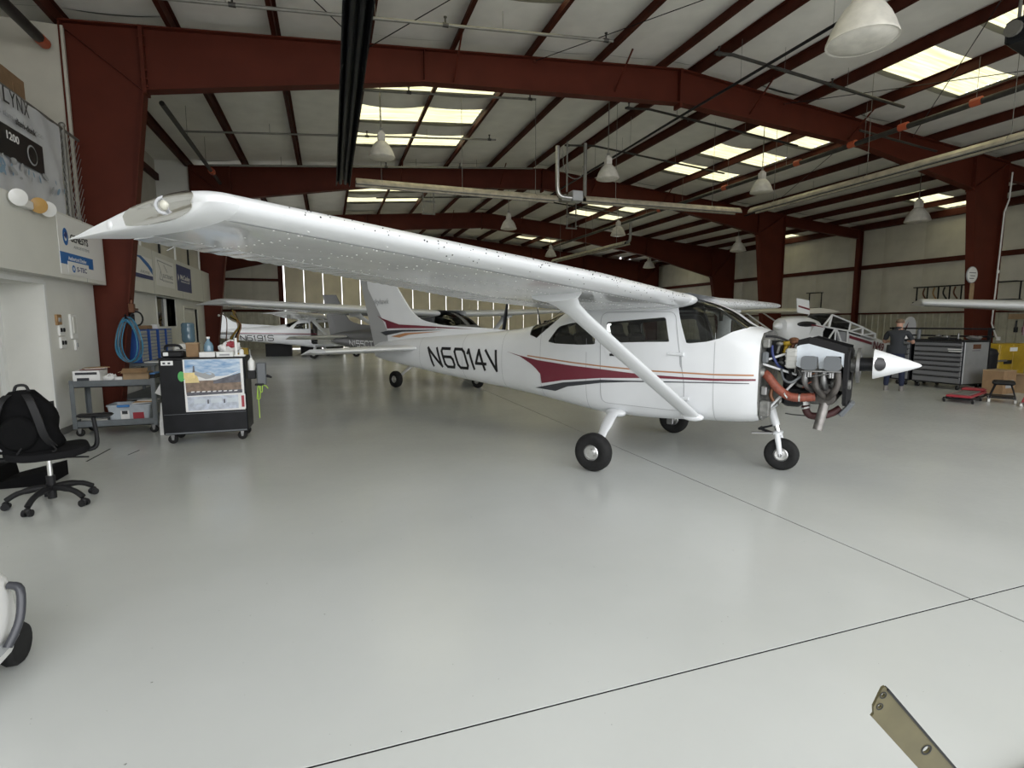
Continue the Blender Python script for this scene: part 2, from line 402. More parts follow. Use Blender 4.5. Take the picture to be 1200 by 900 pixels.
# ---- roof: purlins, insulation blankets, skylights
def build_roof():
    half = [.45] + [.45 + 1.65 * k for k in range(1, 11)]
    px = sorted([XR - h for h in half] + [XR + h for h in half])
    px = [x for x in px if x > XL + .1 and x < XW - .1]
    edges = [XL] + px + [XW]
    cell = []          # skylight boxes (x0,x1,y0,y1)
    rows = lambda f: [(f + 1.35, f + 2.65), (f + 3.45, f + 4.75), (f + 5.6, f + 6.85)]
    def is_sky(x0, x1):
        c = abs((x0 + x1) / 2 - XR); return 3.6 < c < 7.1
    def is_sky2(x0, x1):
        c = (x0 + x1) / 2 - XR; return 13.7 < c < 16.9
    deck = MB(); seg_list = []; sky_list = []
    for x0, x1 in zip(edges[:-1], edges[1:]):
        cuts = []
        for f in (2.7, 11.2, 19.7, 28.2):
            if is_sky(x0, x1): cuts += rows(f)
            elif is_sky2(x0, x1): cuts += [rows(f)[1]]
        ys = [Y0]
        for a, b in cuts: ys += [a, b]
        ys.append(YB)
        # insulation segments, also broken at the frames
        for a, b in zip(ys[0::2], ys[1::2]):
            br = [a] + [f for f in [2.7] + FR[:3] if a + .4 < f < b - .4] + [b]
            for p, q in zip(br[:-1], br[1:]): seg_list.append((x0, x1, p, q))
            deck.grid([[Vector((x, y, zt(x) + .31)) for y in (a, b)] for x in (x0, x1)])
        for a, b in cuts: sky_list.append((x0, x1, a, b))
    ceil = struct(deck.build('ceiling', 'deck'), 'hangar roof deck over dark red purlins')
    for x in px:
        m = MB(); z = zt(x); sg = 1 if x < XR else -1
        m.bb(x - .008, x + .008, Y0, YB, z, z + .21)
        m.bb(min(x, x - sg * .07), max(x, x - sg * .07), Y0, YB, z, z + .012)
        m.bb(min(x, x + sg * .07), max(x, x + sg * .07), Y0, YB, z + .2, z + .212)
        m.build('purlin', 'redd', ceil)
    for (x0, x1, a, b) in seg_list:
        m = MB(); nx, ny = 7, max(3, int((b - a) / .55)); ph = random.random() * 6; sag = random.uniform(.035, .075)
        pts = []
        for i in range(nx):
            u = i / (nx - 1); row = []
            for j in range(ny + 1):
                t = j / ny; y = a + (b - a) * t
                s_ = sag * (1 - (2 * u - 1) ** 2) * (.75 + .25 * cos(y * 2.1 + ph) + .25 * cos(y * 4.7 + ph * 2))
                x = x0 + (x1 - x0) * u
                row.append(Vector((x, y, zt(x) + .235 - s_)))
            pts.append(row)
        m.grid(pts); m.build('insulation_blanket', 'insul', ceil, smooth=60)
    for (x0, x1, a, b) in sky_list:
        m = MB(); n = 36; pts = []
        for i in range(2):
            x = (x0, x1)[i]; row = []
            for j in range(n + 1):
                y = a - .03 + (b - a + .06) * j / n; k = (j % 6); h = .025 if k in (0, 1) else 0
                row.append(Vector((x, y, zt(x) + .30 + h)))
            pts.append(row)
        m.grid(pts); m.build('skylight', 'sky', ceil)
    # gable faces at the ends of the roof void
    m = MB(); m.prism([(XL, zt(XL) - .05), (XR, zt(XR) - .05), (XW, zt(XW) - .05), (XW, zt(XW) + .4), (XR, RIDGE + .4), (XL, zt(XL) + .4)], 0, .05, X4((0, Y0 + .02, 0), (1, 0, 0), (0, 0, 1), (0, -1, 0)))
    m.build('fascia', 'redd', ceil)
build_roof()

# ---- steel frames
def poly_web(m, pts, y, t=.02): m.prism(pts, -t / 2, t / 2, X4((0, y, 0), (1, 0, 0), (0, 0, 1), (0, -1, 0)))
def flange(m, pts, y, w=.24, t=.022):
    for a, b in zip(pts[:-1], pts[1:]): m.bar((a[0], y, a[1]), (b[0], y, b[1]), w, t, up=(-(b[1] - a[1]), 0, b[0] - a[0]))
def steel_frame(y, kind, label):
    fr = thing('steel_frame', label, 'steel frame', (XR, y, 0), 0, 'red rigid frames of the hangar')
    off = Vector((-XR, -y, 0))
    def part(name, fn, mat_='red'):
        m = MB(); fn(m); m.v = [tuple(Vector(p) + off) for p in m.v]; return m.build(name, mat_, fr)
    if kind == 'inner':
        cl = [(-3.95, 0), (-3.57, 0), (-2.83, 5.61), (-2.83, zt(-2.83)), (-3.95, zt(-3.95))]
        cr = [(19.2, 0), (20.04, 0), (20.04, zt(20.04)), (18.54, zt(18.54)), (18.54, 5.63)]
        rl = [(-2.80, 5.62), (2.0, 6.41), (XR, 6.77), (XR, RIDGE), (-2.80, zt(-2.8))]
        rr = [(XR, 6.77), (14.0, 6.41), (18.51, 5.63), (18.51, zt(18.5)), (XR, RIDGE)]
        kl, kr = -2.815, 18.525
    else:
        cl = [(-8.75, 0), (-7.9, 0), (-7.02, 4.5), (-7.02, zt(-7.02)), (-8.75, zt(-8.75))]
        cr = [(23.9, 0), (24.75, 0), (24.75, zt(24.75)), (23.02, zt(23.02)), (23.02, 4.5)]
        rl = [(-7.0, 4.5), (-2.2, 5.65), (2.0, 6.25), (XR, 6.72), (XR, RIDGE), (-7.0, zt(-7.))]
        rr = [(XR, 6.72), (14.0, 6.25), (18.2, 5.65), (23.0, 4.5), (23.0, zt(23.)), (XR, RIDGE)]
        kl, kr = -7.01, 23.01
    for c, k in ((cl, kl), (cr, kr)):
        def col(m, c=c, k=k):
            poly_web(m, c, y)
            if k == kl: flange(m, [c[1], c[2]], y); flange(m, [c[0], c[4]], y); flange(m, [c[3], c[4]], y)
            else: flange(m, [c[0], c[4]], y); flange(m, [c[1], c[2]], y); flange(m, [c[2], c[3]], y)
        part('column', col)
        inner = c[2] if k == kl else c[4]; outer = c[4] if k == kl else c[2]
        part('knee_stiffener', lambda m: (m.bar((inner[0], y - .012, inner[1]), (outer[0], y - .012, outer[1] - .05), .02, .12, up=(0, 1, 0)),))
        part('base_plate', lambda m: m.bb(c[0][0] - .03, c[1][0] + .03, y - .16, y + .16, 0, .02))
    for rp, k in ((rl, kl), (rr, kr)):
        nb = len(rp) - 2
        def raf(m, rp=rp, nb=nb):
            poly_web(m, rp, y); flange(m, rp[:nb], y); flange(m, [rp[nb], rp[nb + 1]] , y)
            for p in rp[1:nb - 1]: m.bar((p[0], y - .06, p[1]), (p[0], y - .06, zt(p[0])), .015, .1, up=(0, 1, 0))
        part('rafter', raf)
        def plate(m, k=k, rp=rp):
            zb = min(p[1] for p in rp if abs(p[0] - k) < .1); m.bb(k - .03, k + .03, y - .125, y + .125, zb - .06, zt(k) + .01)
            for zz in (zb + .06, zb + .18, zb + .32, zt(k) - .3, zt(k) - .15):
                for s_ in (-.08, .08): m.box((k, y + s_, zz), (.1, .03, .03))
        part('end_plate', plate)
    part('ridge_plate', lambda m: m.bb(XR - .03, XR + .03, y - .125, y + .125, 6.66, RIDGE + .01))
    if kind == 'inner':
        def leanto(m):
            a, b = 20.06, 24.7; za, zb = zt(a) - .03, zt(b) - .03
            poly_web(m, [(a, za - .45), (b, zb - .42), (b, zb), (a, za)], y); flange(m, [(a, za - .45), (b, zb - .42)], y, .18); flange(m, [(a, za), (b, zb)], y, .18)
        part('side_beam', leanto)
        def thin(m):
            m.bb(24.74, 24.76, y - .1, y + .1, 0, zt(24.75)); m.bb(24.96, 24.98, y - .1, y + .1, 0, zt(24.9)); m.bb(24.75, 24.97, y - .008, y + .008, 0, zt(24.9))
        part('wall_column', thin)
    # fly braces from rafter bottom to purlins
    for xx in (2.6, 6.3, 10.1, 13.4):
        part('fly_brace', lambda m: m.bar((xx, y - .02, zt(xx) - .55), (xx, y - .75, zt(xx) + .02), .03, .03))
    return fr
steel_frame(FR[0], 'inner', 'nearest red steel frame, spanning the hangar above the main airplane')
steel_frame(FR[1], 'inner', 'second red steel frame, its left column beside the water cooler')
steel_frame(FR[2], 'wide', 'third red steel frame, dark, near the back of the hangar')
steel_frame(FR[3], 'wide', 'farthest dark steel frame against the back wall')

# ---- right and back walls: insulated above, ribbed liner below
def rib_panel(wd, h, n):
    """sheet in local XZ plane facing -Y, ribs every wd/n"""
    m = MB(); prof = []
    p = wd / n
    for i in range(n):
        prof += [(i * p, 0), (i * p + p * .62, 0), (i * p + p * .70, -.03), (i * p + p * .90, -.03), (i * p + p * .98, 0)]
    prof.append((wd, 0))
    m.grid([[Vector((x, y, z)) for x, y in prof] for z in (0, h)])
    return m
def insul_panel(wd, h):
    m = MB(); pts = []
    for i in range(9):
        u = i / 8; row = []
        for j in range(7):
            v = j / 6; b = .05 * (1 - (2 * u - 1) ** 4) * (.7 + .3 * sin(v * pi))
            row.append(Vector((wd * u, -b, h * v)))
        pts.append(row)
    m.grid(pts); return m
def build_side_walls():
    m = MB(); m.bb(XW, XW + .1, Y0, YB + .1, 0, zt(XW) + .4)
    wr = struct(m.build('wall_right', 'insulw'), 'right hangar wall, insulated above a ribbed liner')
    pw = 1.83; n = int((YB - Y0) / pw)
    liner = rib_panel(pw, 2.05, 6).mesh('liner_panel', 'liner')
    lo, hi = insul_panel(pw, 2.2).mesh('insulation_panel', 'insulw', 60), insul_panel(pw, zt(XW) + .3 - 4.3).mesh('insulation_panel', 'insulw', 60)
    for i in range(n + 1):
        y = YB - i * pw
        for nm, me, z in (('liner_panel', liner, 0), ('insulation_panel', lo, 2.08), ('insulation_panel', hi, 4.3)):
            o = bpy.data.objects.new(nm, me); COL.objects.link(o); o.parent = wr; o.location = (XW - .01, y, z); o.rotation_euler = (0, 0, -pi / 2)
    for z, h in ((4.3, .2), (2.06, .08)):
        g = MB(); g.bb(XW - .16, XW - .05, Y0, YB, z - h / 2, z + h / 2); g.build('girt', 'redd', wr)
    g = MB(); g.bb(XW - .3, XW - .02, Y0, YB, zt(XW) - .05, zt(XW) + .22); g.build('eave_strut', 'redd', wr)
    m = MB(); m.bb(13.9, XW, Y0 - .1, Y0, 0, zt(XW) + .5); m.prism([(-5.2, 6.3), (13.9, 6.3), (13.9, zt(13.9) + .3), (XR, RIDGE + .3), (-5.2, zt(-5.2) + .3)], 0, .1, X4((0, Y0, 0), (1, 0, 0), (0, 0, 1), (0, -1, 0))); struct(m.build('wall_front', 'insulw'), 'unseen front hangar wall, open door on the left, right part added to darken that side')  # right part added behind the camera to keep daylight off the right wall
    # back wall, left of the door
    DX0, DX1, DH = -2.85, 21.5, 5.7
    m = MB(); m.bb(XL, DX0, YB, YB + .1, 0, zt(XL) + .2)
    m.prism([(DX0, DH), (DX1, DH), (DX1, zt(DX1) + .4), (XR, RIDGE + .4), (DX0, zt(DX0) + .4)], 0, .1, X4((0, YB + .1, 0), (1, 0, 0), (0, 0, 1), (0, -1, 0)))
    m.bb(DX1, XW, YB, YB + .1, 0, zt(XW) + .4)
    wb = struct(m.build('wall_back', 'insulw'), 'back hangar wall around the sliding doors')
    x = DX0 - .05
    l2 = rib_panel(1.5, 2.4, 5).mesh('liner_panel', 'liner'); u1 = insul_panel(1.5, 1.9).mesh('insulation_panel', 'insulw', 60); u2 = insul_panel(1.5, 2.1).mesh('insulation_panel', 'insulw', 60)
    for i in range(4):
        x -= 1.5
        for nm, me, z in (('liner_panel', l2, 0), ('insulation_panel', u1, 2.42), ('insulation_panel', u2, 4.35)):
            o = bpy.data.objects.new(nm, me); COL.objects.link(o); o.parent = wb; o.location = (x, YB - .01, z)
    for z in (4.33, 2.42):
        g = MB(); g.bb(XL, DX0, YB - .15, YB - .04, z - .08, z + .08); g.build('girt', 'redd', wb)
    for xx in (DX0 + .12,):
        g = MB(); g.bb(xx - .14, xx + .14, YB - .3, YB - .05, 0, zt(xx)); g.build('door_post', 'redd', wb)
    # big sliding doors, daylight in the joints
    d = struct(MB().bb(DX0, DX1, YB - .05, YB + .02, DH, DH + .18).build('door_1', 'redd'), 'tall beige sliding hangar doors with daylight between the leaves')
    pw = 1.15; np_ = int((DX1 - DX0 - .3) / pw)
    for i in range(np_):
        x0 = DX0 + .32 + i * pw; q = MB(); g = .014
        q.bb(x0 + g, x0 + pw - g, YB - .02, YB + .03, .05, DH)
        for z in (.1, 1.9, 3.7, DH - .1): q.bb(x0 + g, x0 + pw - g, YB - .05, YB - .02, z - .035, z + .035)
        q.bb(x0 + pw / 2 - .02, x0 + pw / 2 + .02, YB - .03, YB - .02, .05, DH)
        q.build('door_leaf', 'doorp', d)
    # rear left side, behind the offices
    m = MB(); m.bb(XL - .1, XL, 19.8, 20.6, 0, zt(XL) + .4); m.bb(XL - .1, XL, 27.4, YB + .1, 0, zt(XL) + .4); m.bb(XL - .1, XL, 20.6, 27.4, 4.9, zt(XL) + .4); struct(m.build('wall_rear_left', 'insulw'), 'side wall behind the offices with an added, unseen daylight opening')  # side opening added out of view to brighten the back of the hangar
    m = MB(); m.prism([(XL - .1, 0), (-4.0, 0), (-4.0, zt(-4.0) + .3), (XL - .1, zt(XL) + .3)], 0, .08, X4((0, 19.8, 0), (1, 0, 0), (0, 0, 1), (0, -1, 0)))
    struct(m.build('wall_office_end', 'drywall'), 'end wall of the offices')
build_side_walls()

# ---- left: offices with a soffit
def build_left():
    X = -3.8; m = MB()
    m.bb(X - .2, X, Y0, 7.7, 0, 2.4); m.bb(X - .2, X, 7.7, 9.36, 2.2, 2.4); m.bb(X - .2, X, 9.36, 11.08, 0, 2.4)
    m.bb(X - .55, X - .2, 9.36, 9.46, 0, 2.3); m.bb(X - .55, X - .2, 7.6, 7.7, 0, 2.3); m.bb(X - .55, X - .2, 7.7, 9.36, 2.2, 2.3)
    W0, W1, WZ0, WZ1 = 14.62, 16.2, 1.57, 2.27; D0, D1 = 17.12, 18.65
    m.bb(X - .2, X, 11.32, W0, 0, 2.4); m.bb(X - .2, X, W0, W1, 0, WZ0); m.bb(X - .2, X, W0, W1, WZ1, 2.4)
    m.bb(X - .2, X, W1, D0, 0, 2.4); m.bb(X - .2, X, D0, D1, 2.07, 2.4); m.bb(X - .2, X, D1, 19.8, 0, 2.4)
    wl = struct(m.build('wall_left', 'drywall'), 'pale grey office wall along the left side')
    b = MB(); b.bb(X, X + .012, 9.40, 11.08, 0, .1); struct(b.build('baseboard_left', 'base'))
    b = MB(); b.bb(X, X + .012, 11.32, D0, 0, .1); struct(b.build('baseboard_left', 'base'))
    # recessed doorway
    d = struct(MB().bb(X - .60, X - .55, 7.7, 9.36, 0, 2.2).build('door_2', 'trim'), 'recessed pale door in the office wall')
    q = MB(); q.bb(X - .55, X - .50, 9.28, 9.36, 0, 2.2); q.build('door_frame', 'trim', d)
    q = MB(); q.bb(X - .55, X - .53, 7.9, 9.2, .3, 2.05); q.build('door_panel', 'soff', d)
    q = MB(); q.cyl((X - .53, 8.0, 1.0), (X - .46, 8.0, 1.0), .025); q.bb(X - .47, X - .45, 7.99, 8.12, .985, 1.015); q.build('door_handle', 'steel', d)
    q = MB(); q.bb(X - .002, X + .012, 9.36, 9.42, 0, 2.24); q.bb(X - .002, X + .012, 7.64, 7.7, 0, 2.24); q.bb(X - .002, X + .012, 7.7, 9.36, 2.2, 2.26); struct(q.build('trim_3', 'trim'))
    d = struct(MB().bb(X - .09, X - .05, D0, D1, 0, 2.07).build('door_3', 'drywall'), 'closed grey office door behind the water cooler')
    for zz in ((1.2, 1.95), (.15, 1.05)):
        q = MB(); q.bb(X - .05, X - .042, D0 + .15, D1 - .15, zz[0], zz[1]); q.build('door_panel', 'soff', d)
    q = MB(); q.bb(X - .05, X + .012, D0 - .06, D0, 0, 2.12); q.bb(X - .05, X + .012, D1, D1 + .06, 0, 2.12); q.bb(X - .05, X + .012, D0, D1, 2.07, 2.13); q.build('door_frame', 'soff', d)
    q = MB(); q.sphere((X - .01, D0 + .1, 1.0), .035); q.build('door_knob', 'steel', d)
    # office window with shelves behind it
    wi = struct(MB().bb(X - .11, X - .1, W0, W1, WZ0, WZ1).build('window_1', 'winglass'), 'office window with a cluttered shelf behind')
    q = MB(); q.bb(X - .2, X + .012, W0 - .05, W0, WZ0 - .05, WZ1 + .05); q.bb(X - .2, X + .012, W1, W1 + .05, WZ0 - .05, WZ1 + .05); q.bb(X - .2, X + .012, W0, W1, WZ0 - .05, WZ0); q.bb(X - .2, X + .012, W0, W1, WZ1, WZ1 + .05)
    q.build('window_frame', 'trim', wi)
    q = MB(); q.bb(X - .1, X - .05, W0 + .95, W0 + 1.02, WZ0, WZ1); q.build('window_mullion', 'trim', wi)
    q = MB(); q.bb(X - .55, X - .5, W0 - .3, W1 + .6, 1.3, 2.4); q.bb(X - .55, X - .2, W1 + .28, W1 + .32, 1.3, 2.4); q.build('room_wall', 'card2', wi)
    r_ = random.Random(3)
    for i in range(9):
        y = W0 + .1 + i * .17; q = MB(); h = r_.uniform(.1, .3); z = r_.choice((1.5, 1.85)); q.bb(X - .45, X - .25, y, y + .13, z, z + h); q.build('shelf_item', r_.choice(['cardb', 'paper', 'card2', 'yellow', 'wood']), wi)
    # soffits
    def sof(n, y0, y1, lab):
        q = MB(); q.bb(-4.9, -3.6, y0, y1, 2.3, 3.24); o = struct(q.build(n, 'soff'), lab)
        for yy in [y0 + k * 2.44 for k in range(1, int((y1 - y0) / 2.44) + 1)]:
            k = MB(); k.bb(-3.6, -3.597, yy - .004, yy + .004, 2.3, 3.24); k.build('panel_seam', 'greyt', o)
        return o
    s1 = sof('trim_1', Y0, 11.06, 'painted soffit box above the near office wall'); s2 = sof('trim_2', 11.34, 19.78, 'painted soffit box above the far office wall')
    m = MB(); m.bb(-5.0, -4.9, Y0, 19.75, 2.3, zt(-5) + .35)
    wu = struct(m.build('wall_left_upper', 'insulw'), 'white wall above the offices')
    q = MB(); q.bb(-4.9, -4.8, Y0, 19.75, 6.05, 6.25); q.build('girt', 'redd', wu)
    q = MB(); q.bb(-5.0, -3.9, 11.1, 11.15, 3.24, zt(-5)); q.build('return_panel', 'insulw', wu)
    return wl, s1, s2
WALL_L, SOF1, SOF2 = build_left()
# ================================================================ HIGH-WING AIRPLANES
# local frame of an airplane: s metres aft of the firewall, y to its left, z up from the ground
ST = [(-.02, .565, 1.555, .50, 4.2), (.12, .545, 1.60, .53, 4.2), (.35, .525, 1.76, .545, 4.0), (.6, .51, 1.87, .55, 4.0), (.85, .495, 1.93, .555, 4.2), (1.3, .48, 1.935, .56, 4.6),
      (1.75, .485, 1.92, .56, 4.6), (2.1, .515, 1.89, .55, 4.2), (2.5, .56, 1.78, .51, 3.6), (2.9, .605, 1.645, .46, 3.2), (3.3, .645, 1.565, .405, 2.9), (4.0, .705, 1.50, .325, 2.7),
      (5.0, .80, 1.43, .225, 2.5), (6.0, .915, 1.36, .13, 2.4), (6.55, .985, 1.30, .07, 2.3), (6.72, 1.03, 1.24, .035, 2.2)]
def _pchip(xs, ys):
    n = len(xs); h = [xs[i + 1] - xs[i] for i in range(n - 1)]; d = [(ys[i + 1] - ys[i]) / h[i] for i in range(n - 1)]
    mm = [d[0]] + [2 / (1 / d[i - 1] + 1 / d[i]) if d[i - 1] * d[i] > 0 else 0 for i in range(1, n - 1)] + [d[-1]]
    def f(x):
        x = min(max(x, xs[0]), xs[-1]); i = 0
        while i < n - 2 and x > xs[i + 1]: i += 1
        t = (x - xs[i]) / h[i]
        return ys[i] * (1 + 2 * t) * (1 - t) ** 2 + mm[i] * h[i] * t * (1 - t) ** 2 + ys[i + 1] * t * t * (3 - 2 * t) + mm[i + 1] * h[i] * t * t * (t - 1)
    return f
_f = [_pchip([r[0] for r in ST], [r[k] for r in ST]) for k in (1, 2, 3, 4)]
def sec(s): return [f(s) for f in _f]
def q3(s, y, z): return Vector((-s, y, z))
def fus_pt(s, th, sign, off=0):
    zb, zt_, w_, n = sec(s); zc = (zb + zt_) / 2; h = (zt_ - zb) / 2
    c, sn = max(cos(th), 0), sin(th)
    y = (w_ + off) * c ** (2 / n); z = zc + (h + off) * math.copysign(abs(sn) ** (2 / n), sn)
    return q3(s, sign * y, z)
def th_of(s, z):
    zb, zt_, w_, n = sec(s); zc = (zb + zt_) / 2; h = (zt_ - zb) / 2; k = max(-1, min(1, (z - zc) / h))
    return math.asin(math.copysign(abs(k) ** (n / 2), k))
KT = .6
def st(poly, dens=.07):
    """(s,z) outline -> dense (s, theta*KT) outline; z may be ('t', theta)"""
    Q = []
    for i in range(len(poly)):
        a, b = poly[i], poly[(i + 1) % len(poly)]; Q.append(a)
        if not isinstance(a[1], tuple) and not isinstance(b[1], tuple):
            n_ = int(hypot(b[0] - a[0], b[1] - a[1]) / dens); Q += [(a[0] + (b[0] - a[0]) * j / (n_ + 1), a[1] + (b[1] - a[1]) * j / (n_ + 1)) for j in range(1, n_ + 1)]
    P = [(s, (z[1] if isinstance(z, tuple) else th_of(s, z)) * KT) for s, z in Q]; out = []
    for i in range(len(P)):
        a, b = P[i], P[(i + 1) % len(P)]; k = max(1, int(hypot(b[0] - a[0], b[1] - a[1]) / dens))
        for j in range(k): out.append((a[0] + (b[0] - a[0]) * j / k, a[1] + (b[1] - a[1]) * j / k))
    return out
def inside(p, poly):
    x, y = p; r = False; n = len(poly); j = n - 1
    for i in range(n):
        xi, yi = poly[i]; xj, yj = poly[j]
        if (yi > y) != (yj > y) and x < (xj - xi) * (y - yi) / (yj - yi) + xi: r = not r
        j = i
    return r
def patch(outline, holes=(), sign=-1, off=0.0, ds=.16, dt=.075):
    vs = []; es = []
    for lp in [outline] + list(holes):
        o = len(vs); n = len(lp); vs += lp; es += [(o + i, o + (i + 1) % n) for i in range(n)]
    xs = [p[0] for p in outline]; ys = [p[1] for p in outline]
    x = min(xs) + ds * .5
    while x < max(xs):
        y = min(ys) + dt * .5
        while y < max(ys):
            if inside((x, y), outline) and not any(inside((x, y), h) for h in holes): vs.append((x, y))
            y += dt
        x += ds
    r = delaunay_2d_cdt([Vector(p) for p in vs], es, [], 0, 1e-5)
    V = r[0]; m = MB(); fs = []
    for f in r[2]:
        c = (sum(V[i].x for i in f) / len(f), sum(V[i].y for i in f) / len(f))
        if inside(c, outline) and not any(inside(c, h) for h in holes): fs.append(tuple(f))
    m._add([fus_pt(v.x, v.y / KT, sign, off) for v in V], fs)
    used = set(i for f in fs for i in f); idx = {k: i for i, k in enumerate(sorted(used))}
    m.v = [m.v[k] for k in sorted(used)]; m.f = [tuple(idx[i] for i in f) for f in m.f]
    return m
def shell_ring(outline, sign, wd, off):
    """thin raised band along an outline on the skin"""
    m = MB(); n = len(outline); cx = sum(p[0] for p in outline) / n; cy = sum(p[1] for p in outline) / n; A = []; B = []
    for i in range(n):
        a, b = outline[i - 1], outline[(i + 1) % n]; tx, ty = b[0] - a[0], b[1] - a[1]; L_ = hypot(tx, ty) or 1; nx, ny = -ty / L_, tx / L_
        p = outline[i]
        A.append(fus_pt(p[0] + nx * wd / 2, max(-pi / 2, min(pi / 2, (p[1] + ny * wd / 2) / KT)), sign, off)); B.append(fus_pt(p[0] - nx * wd / 2, max(-pi / 2, min(pi / 2, (p[1] - ny * wd / 2) / KT)), sign, off))
    m.loft([A, B], True); return m
# outlines measured on the side of the cabin (s, z)
DOOR = round_poly([(1.79, 1.765), (1.77, .66), (.745, .64), (.735, .96), (.785, 1.22), (.87, 1.765)], .09)
DOORW = round_poly([(1.725, 1.66), (.965, 1.715), (.895, 1.39), (1.715, 1.345)], .05)
REARW = round_poly([(2.61, 1.385), (2.43, 1.60), (2.22, 1.648), (1.855, 1.665), (1.845, 1.338), (2.07, 1.333), (2.48, 1.358)], .05)
OMNI = [(2.80, 1.43), (2.95, 1.475), (3.0, ('t', pi / 2)), (2.33, ('t', pi / 2)), (2.42, 1.74), (2.53, 1.635)]
WIND = [(.86, 1.80), (.735, 1.405), (.70, 1.392), (.51, 1.42), (.37, 1.462), (.245, 1.535), (.13, 1.575), (.10, ('t', pi / 2)), (.80, ('t', pi / 2))]
STR_M = [(3.353, 1.235), (3.1, 1.192), (2.77, 1.143), (2.21, 1.10), (1.78, 1.077), (1.32, 1.046), (.76, 1.036), (.40, 1.04), (0.0, 1.055), (0.0, 1.035), (.40, 1.015), (1.11, 1.005), (1.775, .966), (2.34, .900), (2.705, .832), (2.715, .957), (2.80, 1.03), (2.89, 1.088), (3.09, 1.178)]
STR_K = [(2.838, .759), (2.48, .744), (2.263, .824), (1.775, .905), (1.37, .944), (.4, .990), (.06, 1.0), (.06, 1.008), (.4, 1.0), (1.37, .959), (1.775, .944), (2.34, .871)]
def line_poly(pts, t):
    return [(s, z + t / 2) for s, z in pts] + [(s, z - t / 2) for s, z in reversed(pts)]
STR_T = line_poly([(2.95, 1.194), (2.25, 1.143), (1.775, 1.113), (1.2, 1.087), (.4, 1.083), (.02, 1.092)], .016)
# stroke letters on a 0..1 box
GLY = {'N': [[(0, 0), (0, 1)], [(0, 1), (1, 0)], [(1, 0), (1, 1)]], '6': [[(1, 1), (.15, 1), (0, .85), (0, .15), (.15, 0), (.85, 0), (1, .15), (1, .42), (.85, .55), (0, .55)]],
       '0': [[(.15, 0), (0, .15), (0, .85), (.15, 1), (.85, 1), (1, .85), (1, .15), (.85, 0), (.15, 0)]], '1': [[(.15, .8), (.5, 1), (.5, 0)]],
       '4': [[(.7, 0), (.7, 1), (0, .3), (1, .3)]], 'V': [[(0, 1), (.5, 0), (1, 1)]], '9': [[(0, 0), (.85, 0), (1, .15), (1, .85), (.85, 1), (.15, 1), (0, .85), (0, .58), (.15, .45), (1, .45)]],
       'S': [[(1, .9), (.85, 1), (.15, 1), (0, .85), (0, .6), (.15, .5), (.85, .5), (1, .4), (1, .15), (.85, 0), (.15, 0), (0, .1)]], '5': [[(1, 1), (0, 1), (0, .55), (.85, .55), (1, .42), (1, .15), (.85, 0), (0, 0)]],
       'C': [[(1, .85), (.85, 1), (.15, 1), (0, .85), (0, .15), (.15, 0), (.85, 0), (1, .15)]], 'T': [[(0, 1), (1, 1)], [(.5, 1), (.5, 0)]]}
def reg_letters(spec, z0, z1, sw, sign, off, ital=0.0):
    """spec: (char, s_left, s_right); strokes laid on the skin"""
    m = MB()
    for ch, sl, sr in spec:
        for stroke in GLY[ch]:
            for a, b in zip(stroke[:-1], stroke[1:]):
                A = (sl + (sr - sl) * a[0] - ital * a[1], z0 + (z1 - z0) * a[1]); B = (sl + (sr - sl) * b[0] - ital * b[1], z0 + (z1 - z0) * b[1])
                L_ = hypot(B[0] - A[0], B[1] - A[1]); tx, tz = (B[0] - A[0]) / L_, (B[1] - A[1]) / L_; e = sw * .35
                A = (A[0] - tx * e, A[1] - tz * e); B = (B[0] + tx * e, B[1] + tz * e); k = max(2, int(L_ / .05)); rows = [[], []]
                for i in range(k + 1):
                    s_ = A[0] + (B[0] - A[0]) * i / k; z_ = A[1] + (B[1] - A[1]) * i / k
                    for r_, d in ((0, sw / 2), (1, -sw / 2)):
                        ss, zz = s_ - tz * d, z_ + tx * d; rows[r_].append(fus_pt(ss, th_of(ss, zz), sign, off))
                m.grid(rows)
    return m
# ---- wing
WT = [.12]      # wing thickness ratio of the airplane being built
def airfoil(x, t=.12, up=True):
    t = t * WT[0] / .12
    yt = 5 * t * (.2969 * sqrt(max(x, 0)) - .126 * x - .3516 * x * x + .2843 * x ** 3 - .1015 * x ** 4)
    yc = .02 / .16 * (.8 * x - x * x) if x < .4 else .02 / .36 * (.2 + .8 * x - x * x)
    return yc + yt if up else yc - yt
def wing_sec(y, roll=-.011, dih=.030):
    a = abs(y); k = max(0, (a - 2.55) / 2.75)
    s_le = .66 + .16 * k; ch = 1.63 - .51 * k; z = 1.885 + dih * (a - .55) + roll * y
    return s_le, ch, z
def wing_pt(y, x, up, ripple=0.0, P=None, t=.12):
    s_le, ch, z = wing_sec(y, *(P or ())); h = airfoil(x, t, up)
    return q3(s_le + ch * x, y, z + ch * h - (.055 - .033 * max(0, (abs(y) - 2.55) / 2.87)) * ch * x + ripple)
def wing_ring(y, a, b, n=14, rip=0.0, P=None):
    xs = [a + (b - a) * (.5 - .5 * cos(pi * i / n)) if a == 0 else a + (b - a) * i / n for i in range(n + 1)]
    up = [wing_pt(y, x, True, rip, P) for x in reversed(xs)]; lo = [wing_pt(y, x, False, -rip, P) for x in xs]
    return up + (lo[1:] if a == 0 else lo)
def wing_piece(y0, y1, ny, a, b, n=14, ripple=None, P=None):
    m = MB(); rings = []
    for i in range(ny + 1):
        y = y0 + (y1 - y0) * i / ny; rings.append(wing_ring(y, a, b, n, (ripple if i % 4 in (1, 2) else 0) if ripple else 0, P))
    o = len(m.f); m.loft(rings, True, True); nr = len(rings[0])
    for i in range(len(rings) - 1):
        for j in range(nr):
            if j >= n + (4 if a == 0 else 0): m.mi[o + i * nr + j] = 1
    return m
